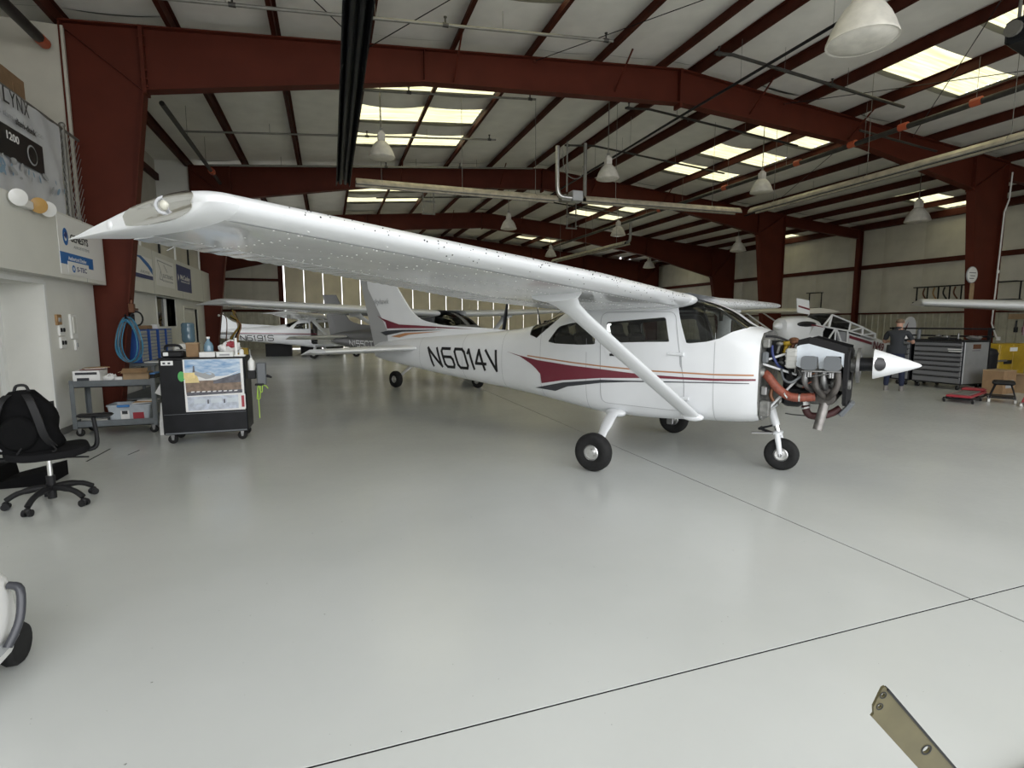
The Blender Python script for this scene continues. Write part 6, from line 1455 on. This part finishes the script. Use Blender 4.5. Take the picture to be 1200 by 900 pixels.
R = thing('parts_tray', 'shallow black tray with small parts on the tool cabinet', 'tray', (14.7, 9.2, 1.203)); m = MB(); m.rbox((0, 0, .03), (.35, .5, .06), .01); m.build('tray', 'blackpl', R); m = MB(); m.sphere((0, .1, .09), .06, (1.2, 1, .7)); m.rbox((-.05, -.12, .08), (.12, .1, .06), .01); m.build('part', 'steel', R)
R = thing('rag', 'crumpled grey rag on the corner of the tool cabinet', 'rag', (14.9, 8.62, 1.203)); crumple(.12, (1.5, 1, .4), 21).build('cloth', 'greyf', R)
R = thing('small_stand', 'slim metal post clamp on the tool cabinet corner', 'clamp', (14.38, 8.66, 1.203)); m = MB(); m.rbox((0, 0, .02), (.1, .1, .04), .005); m.build('base', 'blackm', R); m = MB(); m.cyl((0, 0, .04), (0, 0, .17), .02); m.build('post', 'steel', R)
R = thing('bench_rail', 'dark shelf rail behind the tool cabinet', 'shelf', (15.6, 9.9, 0))
for y in (-1.2, 1.2): m = MB(); m.bb(-.03, .03, y - .03, y + .03, 0, 1.5); m.build('post', 'blackm', R)
for z in (1.47, 1.28): m = MB(); m.bb(-.1, .1, -1.25, 1.25, z - .02, z + .02); m.build('shelf', 'blackm', R)

# ---- mechanic
def skin_mesh(verts, edges, radii, root=0, sub=2):
    me = bpy.data.meshes.new('tmp'); me.from_pydata(verts, edges, []); ob = bpy.data.objects.new('tmp', me); COL.objects.link(ob)
    md = ob.modifiers.new('Skin', 'SKIN'); md.use_smooth_shade = True; md.branch_smoothing = .6
    for i, r in enumerate(radii):
        sv = me.skin_vertices[0].data[i]; sv.radius = (r, r) if not isinstance(r, tuple) else r; sv.use_root = (i == root)
    s2 = ob.modifiers.new('Sub', 'SUBSURF'); s2.levels = sub; s2.render_levels = sub
    dg = bpy.context.evaluated_depsgraph_get(); out = bpy.data.meshes.new_from_object(ob.evaluated_get(dg)); bpy.data.objects.remove(ob); bpy.data.meshes.remove(me); return out
def mechanic():
    R = thing('person', 'mechanic in a dark grey polo and navy jeans leaning over the tool cabinet', 'person', (12.86, 9.05, 0), radians(-62))
    V = []; E = []; Rd = []
    def v(p, r, frm=None):
        V.append(p); Rd.append(r); i = len(V) - 1
        if frm is not None: E.append((frm, i))
        return i
    pel = v((0, 0, .96), (.165, .125)); wa = v((0, .03, 1.10), (.165, .125), pel); ch = v((0, .06, 1.28), (.185, .135), wa); sh = v((0, .09, 1.42), (.16, .10), ch); nk = v((0, .125, 1.50), .058, sh); hd0 = v((.01, .165, 1.575), (.072, .085), nk); hd1 = v((.015, .18, 1.655), (.075, .09), hd0); hd2 = v((.015, .18, 1.70), (.05, .06), hd1)
    for sx in (-1, 1):
        hp = v((sx * .10, .0, .90), .108, pel); kn = v((sx * .135, .02 + .03 * sx, .50), .072, hp); cf = v((sx * .145, .0 + .03 * sx, .32), .066, kn); an = v((sx * .15, .0 + .03 * sx, .10), .058, cf)
        so = v((sx * .185, .09, 1.40), .068, sh); up_ = v((sx * .24, .14, 1.29), .058, so); el = v((sx * .285, .25, 1.16), .045, up_)
        fa = v((sx * .26, .35, 1.165), .040, el); wr = v((sx * .20, .45, 1.175), .028, fa); pm = v((sx * .175, .50, 1.185), (.036, .022), wr)
        for k, (dx, l) in enumerate(((-.03, .075), (-.01, .085), (.01, .08), (.03, .065))):
            a = v((sx * .175 + dx, .53, 1.19), .010, pm); v((sx * .175 + dx, .53 + l * .7, 1.18), .009, a)
        th = v((sx * .175 - sx * .045, .49, 1.185), .011, pm); v((sx * .175 - sx * .065, .53, 1.18), .009, th)
    me = skin_mesh(V, E, Rd)
    for k in ('skin', 'shirt', 'jeans'): me.materials.append(M[k])
    for p in me.polygons:
        c = p.center; p.use_smooth = True; ax = abs(c.x)
        if c.z < .93 and not (c.y > .28): p.material_index = 2
        elif c.z > 1.475 or (c.y > .155 and ax > .14 and c.z < 1.22): p.material_index = 0
        else: p.material_index = 1
    o = bpy.data.objects.new('body', me); COL.objects.link(o); o.parent = R
    # shirt hem, collar, hair, shoes, face
    m = MB(); m.loft([[Vector((w_ * cos(a), yy + d * sin(a), z)) for a in [2 * pi * j / 24 for j in range(24)]] for z, w_, d, yy in ((.90, .205, .155, .0), (.98, .205, .158, .01), (1.10, .20, .155, .03))], True); m.build('shirt_hem', 'shirt', R, 60)
    m = MB(); m.lathe([(.075, -.02), (.085, .02), (.07, .045), (.062, .04)], 18, Matrix.Translation((0, .115, 1.475)) @ Matrix.Rotation(radians(-18), 4, 'X'), False); m.build('collar', 'shirt', R, 50)
    m = MB(); m.sphere((.013, .165, 1.665), .09, (.93, 1.08, .72), 18, 10); m.v = [(x, min(y, .235), max(z, 1.615 if y > .15 else 1.575)) for x, y, z in m.v]; m.build('hair', 'hair', R, 60)
    m = MB(); m.sphere((.015, .268, 1.63), .016, (1, 1.1, 1.4)); m.build('nose', 'skin', R, 60)
    for sx in (-1, 1):
        m = MB(); m.sphere((.013 + sx * .083, .17, 1.635), .022, (.45, .8, 1.3)); m.build('ear', 'skin', R, 60)
        m = MB(); m.sphere((.015 + sx * .03, .245, 1.655), .010); m.build('eye', 'blackpl', R, 60)
        m = MB(); yy = .03 * sx; m.loft([[Vector((sx * .15 + w_ * cos(a), yy + .055 + d * sin(a), z)) for a in [2 * pi * j / 20 for j in range(20)]] for z, w_, d in ((0, .05, .145), (.02, .054, .15), (.05, .05, .13), (.085, .045, .085), (.12, .05, .06))], True, True); m.v = [(x, y - (.04 if z > .07 else 0), z) for x, y, z in m.v]; m.build('shoe', 'shoe', R, 60)
    m = MB(); m.rbox((.015, .25, 1.588), (.05, .02, .012), .004); m.build('mouth', 'skin', R)
mechanic()

# ---- the light plane on its tailwheel, near wing off
def light_plane():
    R = thing('tailwheel_airplane', 'white tailwheel airplane with bare cabin frame and open cowl, behind the engine', 'airplane', (12.3, 12.16, 0), atan2(.56, 6.69))
    def zc(a): return 1.56 - .135 * a       # datum line, sloping to the tail
    def ringf(a, w_, up, dn, n=2.6):
        return [Vector((a, w_ * math.copysign(abs(cos(t)) ** (2 / n), cos(t)), zc(a) + (up if sin(t) > 0 else dn) * math.copysign(abs(sin(t)) ** (2 / n), sin(t)))) for t in [2 * pi * j / 28 for j in range(28)]]
    m = MB(); m.loft([ringf(*r) for r in ((.10, .10, .10, .10), (.14, .24, .20, .3), (.3, .34, .27, .45), (.6, .38, .34, .55), (1.0, .40, .40, .62), (1.40, .40, .36, .62), (1.46, .38, .30, .60))], True, True); m.build('cowling', 'wpaint', R, 40)
    m = MB(); m.lathe([(.12, .0), (.12, .02), (.09, .12), (.04, .2), (.002, .23)], 20, Matrix.Translation((.12, 0, zc(0) - .02)) @ Matrix.Rotation(-pi / 2, 4, 'Y'), False); m.build('spinner', 'wpaint', R, 50)
    m = MB(); m.sphere((.8, -.36, zc(.8) + .14), .3, (1.35, .25, .28)); m.build('cowl_opening', 'blackp', R, 50)
    m = MB(); m.box((.62, -.34, zc(.6) + .62), (.5, .02, .42), RX(radians(-12)) @ RY(radians(7))); fl = m.build('open_cowl_panel', 'wpaint', R); m = MB(); m.box((.64, -.355, zc(.6) + .58), (.46, .02, .05), RX(radians(-12)) @ RY(radians(12))); m.build('red_stripe', 'maroon', R)
    m = MB(); m.box((1.15, -.44, zc(1.1) - .02), (.5, .02, .26), RX(radians(25)) @ RY(radians(7))); m.build('hanging_panel', 'wpaint', R); m = MB(); m.box((1.15, -.42, zc(1.1) + .12), (.5, .02, .04), RY(radians(9))); m.build('red_stripe', 'maroon', R)
    # tube cabin
    def P(a, y, h): return Vector((a - .8, y, zc(a) + h))
    def ringb(*r): return [p - Vector((.8, 0, 0)) for p in ringf(*r)]
    top = _pchip([2.3, 2.65, 3.5, 4.1, 4.7], [.30, .665, .557, .475, .36]); bot = _pchip([2.2, 2.7, 3.3, 4.0, 4.75], [.27, .29, .288, .25, .20])
    for y in (-.37, .37):
        segs = [((2.28, .27), (2.65, .665)), ((2.65, .665), (2.55, .28)), ((2.65, .665), (3.5, .557)), ((3.5, .557), (3.45, .28)), ((3.5, .557), (4.1, .475)), ((4.1, .475), (4.1, .245)), ((4.1, .475), (4.72, .36)), ((4.72, .36), (4.72, .2)), ((3.5, .29), (4.05, .46)), ((4.14, .25), (4.65, .36)),
                ((2.2, .27), (3.45, .285)), ((3.45, .285), (4.75, .2)), ((2.25, .25), (2.25, -.45)), ((2.85, .28), (2.85, -.45)), ((3.4, .28), (3.4, -.45)), ((2.2, -.45), (3.45, -.45)), ((2.3, -.4), (2.8, .25)), ((2.9, .25), (3.35, -.4)), ((2.25, -.1), (3.4, -.08))]
        for (a, b) in segs:
            m = MB(); m.tube([P(a[0], y, a[1]), P(b[0], y, b[1])], .026, 6); m.build('cabin_tube', 'wpaint', R, 50)
    for a, h in ((2.65, .665), (3.5, .557), (4.1, .475), (2.28, .27)): m = MB(); m.tube([P(a, -.37, h), P(a, .37, h)], .02, 6); m.build('cross_tube', 'wpaint', R)
    m = MB(); m.grid([[P(a, y, h + .05 * cos(y * 4)) for y in (-.39, -.2, 0, .2, .39)] for a, h in ((2.62, .66), (2.9, .67), (3.5, .565), (4.1, .48), (4.75, .365))]); m.build('roof_panel', 'greypl', R, 50)
    m = MB(); m.grid([[P(a, y, h) for y in (-.36, 0, .36)] for a, h in ((2.2, .30), (2.64, .68))]); m.build('windscreen', 'glass', R)
    for y in (-.36, .36):
        for quad in (((2.33, .30), (2.62, .62), (2.54, .30)), ((2.70, .63), (3.45, .53), (3.41, .31), (2.60, .31)), ((3.54, .52), (4.06, .45), (4.06, .27), (3.5, .31)), ((4.14, .45), (4.68, .345), (4.68, .22), (4.14, .265))):
            m = MB(); m._add([P(a, y, h) for a, h in quad], [tuple(range(len(quad)))]); m.build('window_pane', 'glass', R)
    m = MB(); m.bb(1.5, 2.6, -.3, .3, .72, .76); m.rbox((2.3, 0, 1.15), (.12, .5, .7), .04, RY(-.2)); m.rbox((3.1, 0, 1.05), (.12, .5, .5), .04, RY(-.2)); m.rbox((1.55, 0, 1.30), (.1, .6, .35), .03); m.rbox((1.85, .1, .95), (.3, .4, .3), .03); m.build('cabin_fittings', 'dark', R)
    m = MB(); m._add([P(a, .12, top(a) - .02) for a in (2.68, 3.0, 3.5, 4.1, 4.95)] + [P(a, .12, -.3) for a in (4.95, 4.1, 3.5, 3.0, 2.68)], [tuple(range(10))]); m.build('cabin_side_lining', 'dark', R)
    m = MB(); m.loft([ringb(*r) for r in ((3.45, .38, .27, .50, 4), (4.0, .365, .24, .47, 3.6), (4.74, .33, .19, .42, 3.2), (4.78, .325, .33, .42, 3), (5.3, .25, .28, .34, 2.6), (6.0, .13, .22, .2, 2.3), (6.7, .05, .16, .1, 2.2))], True, True); m.build('rear_fuselage', 'wpaint', R, 40)
    m = MB(); m._add([P(a, -w_ - .014, h) for a, w_, h in ((3.46, .38, .16), (4.1, .362, .12), (4.62, .337, .08), (4.62, .337, .0), (4.1, .362, .03), (3.46, .38, .07))], [(0, 1, 4, 5), (1, 2, 3, 4)]); m.build('red_stripe', 'maroon', R)
    me = text('N49', .36, 'maroon', R, Matrix.Translation(P(4.98, -.335, -.02)) @ Matrix.Rotation(radians(10), 4, 'Y') @ X4((0, 0, 0), (1, .12, 0), (0, 0, 1), (0, -1, 0)), .66, True); me.name = 'registration'
    # tail
    fp = [(5.45, .18), (5.7, .55), (6.0, .98), (6.23, 1.15), (6.47, 1.10), (6.6, .85), (6.57, .3), (6.4, .0), (5.95, -.02)]
    m = MB(); m.prism([(a, zc(6.6) + h) for a, h in smooth_poly(fp, 3)], -.03, .03, X4((0, 0, 0), (1, 0, 0), (0, 0, 1), (0, -1, 0))); m.build('fin', 'wpaint', R, 30)
    m = MB(); m.prism([(5.5, zc(6.6) + .25), (5.77, zc(6.6) + .52), (6.17, zc(6.6) + .98), (6.0, zc(6.6) + .5), (5.95, zc(6.6) + .12)], -.034, .034, X4((0, 0, 0), (1, 0, 0), (0, 0, 1), (0, -1, 0))); m.build('red_flash', 'maroon', R)
    for sg in (-1, 1): m = MB(); m.prism([(5.4, 0), (6.0, 1.25 * sg), (6.3, 1.35 * sg), (6.5, 1.1 * sg), (6.45, .05 * sg)], zc(6.5) + .1, zc(6.5) + .14); m.build('tailplane', 'wpaint', R)
    # far wing with struts
    m = MB(); rings = []
    for y in (.38, 2.5, 5.0, 5.25): rings.append([Vector((1.75 + 1.55 * x, y, 1.97 + .02 * y + 1.55 * (airfoil(x, .11, u)) * (1 if y < 5.2 else .4))) for u, xs in ((True, [1, .7, .4, .2, .08, .02, 0]), (False, [.02, .08, .2, .4, .7])) for x in xs])
    m.loft(rings, True, True); m.build('wing', 'cream2', R, 40)
    for a0, a1 in ((1.5, 2.0), (2.4, 2.85)): m = MB(); m.tube([(a0, .36, .75), (a1, 3.0, 2.0)], .028, 6); m.build('wing_strut', 'wpaint', R, 50)
    # wheels
    for sg in (-1, 1): wheel_parts(R, Vector((1.55, sg * .9, .27)), .27, .2, .08, sg); m = MB(); m.tube([(1.5, sg * .34, .85), (1.55, sg * .8, .27)], .03, 6); m.tube([(1.9, sg * .34, .78), (1.57, sg * .8, .27)], .02, 6); m.build('gear_leg', 'wpaint', R)
    wheel_parts(R, Vector((6.1, 0, .09)), .09, .06, .03, 1); m = MB(); m.tube([(5.85, 0, zc(6.5)), (6.0, 0, .3), (6.1, .05, .09)], .02, 6); m.build('tail_spring', 'steel', R)
M['cream2'] = mat('pale_fabric_wing', (.55, .53, .45), .5)
light_plane()

# ---- column sign, racks, clutter
R = thing('round_sign', 'round white sign on the right red column', 'sign', (18.68, 11.05, 3.08)); m = MB(); m.lathe([(.24, 0), (.24, .02), (.22, .026), (.001, .026)], 28, FY(0, 0, 0), False); m.build('disc', 'white', R, 40); m = MB(); m.bb(-.15, .15, -.031, -.027, .05, .07); m.bb(-.1, .12, -.031, -.027, -.04, -.02); m.bb(-.12, .08, -.031, -.027, -.12, -.10); m.build('printed_line', 'charc', R); m = MB(); m.lathe([(.25, -.002), (.25, .022), (.235, .028), (.235, 0)], 28, FY(0, 0, 0), False); m.build('rim', 'greyt', R)
tag(MB().rbox((18.74, 11.04, 2.58), (.17, .03, .5), .006).box((18.74, 11.02, 2.75), (.02, .02, .02)).build('wood_plaque', 'card2'), 'narrow wooden board on the column below the round sign', 'board')
def rack(y0, y1, z0, z1, lab, posts):
    R = thing('wall_rack', lab, 'rack', (24.75, y0, z0))
    for k in range(posts): m = MB(); y = (y1 - y0) * k / (posts - 1); m.bar((-.02, y, 0), (-.02, y, z1 - z0), .04, .04); m.build('upright', 'blackm', R)
    for z in (0, z1 - z0): m = MB(); m.bar((-.25, 0, z), (-.25, y1 - y0, z), .04, .04); m.bar((-.02, 0, z), (-.02, y1 - y0, z), .04, .04); [m.bar((-.25, (y1 - y0) * k / (posts - 1), z), (.1, (y1 - y0) * k / (posts - 1), z), .03, .03) for k in range(posts)]; m.build('rail', 'blackm', R)
rack(12.95, 13.75, 2.5, 3.18, 'open steel rack on the right wall beyond the column', 2)
rack(14.5, 16.7, 2.5, 3.15, 'long steel rack with hooks on the right wall left of the column', 6)
rack(21.55, 22.3, 2.4, 3.2, 'small steel frame on the right wall above the tailwheel airplane', 2)
for k in range(4): tag(MB().tube(smooth_poly([(24.45, 15.0 + .4 * k, 3.1), (24.45, 15.05 + .4 * k, 2.85), (24.45, 14.9 + .4 * k, 2.6)], 4, False), .03, 6).build('hanging_strap', ('copper', 'blackm', 'wood', 'copper')[k], smooth=60), ('brown strap hanging at the right end of the long rack', 'black strap hanging in the long rack', 'tan strap hanging in the long rack', 'brown strap hanging at the left end of the long rack')[k], 'strap')
R = thing('red_toolbox', 'dark red toolbox on a shelf by the right wall behind the tailwheel airplane', 'toolbox', (24.6, 20.9, 0)); m = MB(); m.rbox((0, 0, 1.35), (.5, 1.0, .5), .02); m.build('box', 'redv', R); m = MB(); m.rbox((0, 0, .55), (.6, 1.2, 1.1), .01); m.build('cabinet', 'blackm', R)
# yellow cabinet and boxes
R = thing('safety_cabinet', 'yellow flammables cabinet near the right edge', 'cabinet', (17.0, 9.15, 0)); m = MB(); m.rbox((0, 0, .58), (1.1, .45, 1.0), .015); m.build('cabinet', 'yellow', R)
for sx in (-1, 1): m = MB(); m.rbox((sx * .265, -.23, .58), (.51, .02, .92), .008); d = m.build('door', 'yellow', R); m = MB(); m.rbox((sx * .08 - .2, -.245, .60), (.16, .015, .10), .004); m.build('latch', 'blackpl', d)
m = MB(); m.bb(-.15, .15, -.246, -.242, .88, .98); m.build('warning_label', 'trim', R); m = MB(); m.bb(-.5, .5, -.18, .18, 0, .08); m.build('plinth', 'blackm', R)
box('carton', 'brown shipping carton on the floor beside the silver cabinet end', 'box', 14.75, 7.95, 0, (.55, .4, .52), 'cardb', .1, 'card2', labelled)
box('carton', 'open brown carton right of the shipping carton', 'box', 15.5, 7.75, 0, (.6, .45, .42), 'card2', -.1, None, open_flaps)
R = thing('gas_bottle', 'dark waste bin standing between the silver cabinet and the yellow cabinet', 'bin', (15.95, 9.0, 0)); m = MB(); m.lathe([(.24, 0), (.28, .02), (.30, .8), (.31, .84), (.26, .95), (.1, 1.0), (.001, 1.0)], 22, None, False); m.build('bin_body', 'blackpl', R, 40); m = MB(); m.tube([(-.3, -.1, .62), (.5, -.25, .66)], .025, 6); m.build('handle', 'steel', R)
R.name = 'waste_bin'
# red shop creeper
R = thing('shop_creeper', 'red padded mechanic creeper on the floor before the tool cabinet', 'creeper', (12.85, 7.45, 0), atan2(7.95 - 7.2, 14.0 - 11.85))
m = MB(); m.rbox((-.1, 0, .13), (1.35, .42, .045), .015); m.build('pad', 'redv', R); m = MB(); m.rbox((-.15, 0, .158), (.9, .30, .02), .006); m.build('centre_pad', 'greyf', R); m = MB(); m.rbox((.48, 0, .18), (.26, .40, .07), .03); m.build('headrest', 'redv', R)
m = MB()
for sy in (-.23, .23): m.bar((-.8, sy, .085), (.65, sy, .085), .03, .03)
for x in (-.76, -.1, .62): m.bar((x, -.23, .085), (x, .23, .085), .03, .03)
m.build('frame', 'blackm', R)
for x in (-.76, -.1, .6):
    for sy in (-.23, .23): caster(R, x, sy, .03)
# black roller stool with bright wheels
def roller_seat(x, y, rz, lab, seat, frame):
    R = thing('roller_seat', lab, 'stool', (x, y, 0), rz); m = MB(); m.rbox((0, 0, .40), (.42, .36, .08), .03); m.build('seat', seat, R)
    m = MB(); [m.tube(smooth_poly([(sx * .15, sy * .12, .36), (sx * .22, sy * .17, .2), (sx * .24, sy * .2, .07)], 3, False), .014, 6) for sx in (-1, 1) for sy in (-1, 1)]; m.tube([(-.23, -.19, .1), (.23, -.19, .1), (.23, .19, .1), (-.23, .19, .1), (-.23, -.19, .1)], .012, 6); m.build('frame', frame, R, 50)
    m = MB(); m.rbox((0, 0, .12), (.42, .34, .02), .005); m.build('tray', frame, R)
    for sx in (-1, 1):
        for sy in (-1, 1): caster(R, sx * .24, sy * .2, .035, 'white')
roller_seat(13.15, 7.0, .5, 'black rolling mechanic seat with bright wheels, beside the creeper', 'blackpl', 'blackm')
roller_seat(13.0, 6.3, .2, 'dark red low rolling seat at the right edge', 'redv', 'redv')
R = thing('side_table', 'small round table with a pale top at the right edge', 'table', (16.6, 8.1, 0)); m = MB(); m.lathe([(.3, .86), (.31, .87), (.31, .895), (.001, .9)], 24, None, False); m.build('table_top', 'trim', R, 40); m = MB(); m.cyl((0, 0, .03), (0, 0, .86), .035); m.build('post', 'blackm', R, 40); m = MB(); m.lathe([(.24, 0), (.24, .015), (.05, .05)], 20, None, False); m.build('base', 'blackm', R, 40)
R = thing('tool_board', 'tools hanging on a pale board on the right wall', 'tool board', (24.9, 12.3, 0)); m = MB(); m.bb(-.06, -.02, -1.0, 1.0, 1.75, 1.95); m.build('board', 'card2', R)
for k in range(7): m = MB(); m.tube([(-.1, -.8 + .25 * k, 1.7), (-.12, -.8 + .25 * k, 1.35 - .1 * (k % 3))], .03, 6); m.rbox((-.1, -.8 + .25 * k, 1.35), (.06, .12, .2), .01); m.build('tool', ('redv', 'blackm', 'steel', 'redv', 'blackm', 'maroon', 'blackm')[k], R)
R = thing('wall_lamp', 'small white work light clipped to the right wall', 'lamp', (24.8, 11.2, 1.75)); m = MB(); m.lathe([(.05, -.1), (.1, .0), (.11, .06), (.001, .05)], 16, Matrix.Rotation(radians(-70), 4, 'Y'), False); m.build('shade', 'trim', R, 40); m = MB(); m.tube([(0, 0, 0), (.25, 0, .05)], .02, 6); m.build('arm', 'blackm', R)

# ---- foreground edges of the picture
R = thing('strip_stand', 'olive metal strip with bolt holes leaning up at the lower right corner', 'bracket', (1.86, .62, 0))
A = Vector((.846, .588, 1.018)) - R.location; Bp = Vector((1.785, .605, .05)) - R.location; d = (Bp - A).normalized(); vw = Vector((.7, .45, -.6)); wv = d.cross(vw).normalized(); nv = d.cross(wv).normalized()
def strip():
    Wd, T = .0255, .002; Lg = (Bp - A).length; rows = []
    out = [(.020, -Wd * .45), (.034, -Wd * .75), (.036, -Wd), (Lg, -Wd), (Lg, Wd), (.002, Wd), (0, Wd * .8)]
    holes = [[(cx + r * cos(2 * pi * k / 14), cy + r * .8 * sin(2 * pi * k / 14)) for k in range(14)] for cx, cy, r in ((.014, Wd * .52, .0045), (.030, -Wd * .15, .0045), (.205, Wd * .3, .009), (.5, 0, .009))]
    vs = []; es = []
    for lp in [out] + holes: o = len(vs); vs += lp; es += [(o + i, o + (i + 1) % len(lp)) for i in range(len(lp))]
    r = delaunay_2d_cdt([Vector(p) for p in vs], es, [], 0, 1e-6); fs = [tuple(f) for f in r[2] if inside((sum(r[0][i].x for i in f) / 3, sum(r[0][i].y for i in f) / 3), out) and not any(inside((sum(r[0][i].x for i in f) / 3, sum(r[0][i].y for i in f) / 3), h) for h in holes)]
    m = MB()
    for s_ in (-1, 1): m._add([A + d * p.x + wv * p.y + nv * s_ * T for p in r[0]], fs)
    for lp in [out] + holes: m.loft([[A + d * x + wv * y + nv * s_ * T for x, y in lp] for s_ in (-1, 1)], True)
    m.build('strip', 'olive', R)
    for cx, cy, ra in ((.014, Wd * .52, .008), (.030, -Wd * .15, .008), (.205, Wd * .3, .013)):
        m = MB(); m.loft([[A + d * (cx + k * ra * cos(2 * pi * j / 18)) + wv * (cy + k * ra * .85 * sin(2 * pi * j / 18)) + nv * s_ * (T + .0005) for j in range(18)] for k, s_ in ((1, -1), (.70, -1), (.70, 1), (1, 1))], True); m.build('hole_collar', 'blackm', R)
    m = MB(); m.bar(A + wv * Wd + d * .01, Bp + wv * Wd, .004, .008, up=nv); m.build('folded_edge', 'blackm', R)
strip()
m = MB(); m.rbox((.05, .02, .03), (.16, .12, .06), .01); m.bar((.05, .02, .03), (.36, .42, .015), .05, .03); m.bar((.33, .405, .015), (1.3, .435, .015), .06, .03); m.build('base', 'blackm', R)
R = thing('floor_machine', 'white wheeled machine just reaching in at the lower left edge', 'machine', (-1.80, 2.85, 0))
m = MB(); rings = []
for z, k in ((.09, .86), (.12, .95), (.3, 1.0), (.45, .95), (.53, .8), (.56, .6)): rings.append([Vector((.36 * k * math.copysign(abs(cos(t)) ** .6, cos(t)), .30 * k * math.copysign(abs(sin(t)) ** .6, sin(t)), z)) for t in [2 * pi * j / 32 for j in range(32)]])
m.loft(rings, True, True); m.build('shell', 'white', R, 50)
m = MB(); m.loft([[Vector((.362 * math.copysign(abs(cos(t)) ** .6, cos(t)), .302 * math.copysign(abs(sin(t)) ** .6, sin(t)), z)) for t in [2 * pi * j / 32 for j in range(32)]] for z in (.17, .22)], True); m.build('grey_band', 'greyt', R, 50)
m = MB(); m.tube(smooth_poly([(.35, .12, .44), (.40, .10, .42), (.41, .05, .3), (.38, .0, .2)], 4, False), .018, 8); m.build('handle', 'charc', R, 50)
for sx in (-1, 1):
    for sy in (-1, 1): m = MB(); m.lathe([(.02, -.03), (.09, -.03), (.1, -.015), (.1, .015), (.09, .03), (.02, .03)], 20, Matrix.Translation((sx * .30, sy * .22, .1)) @ Matrix.Rotation(pi / 2, 4, 'Y')); m.build('wheel', 'rubber', R, 40)
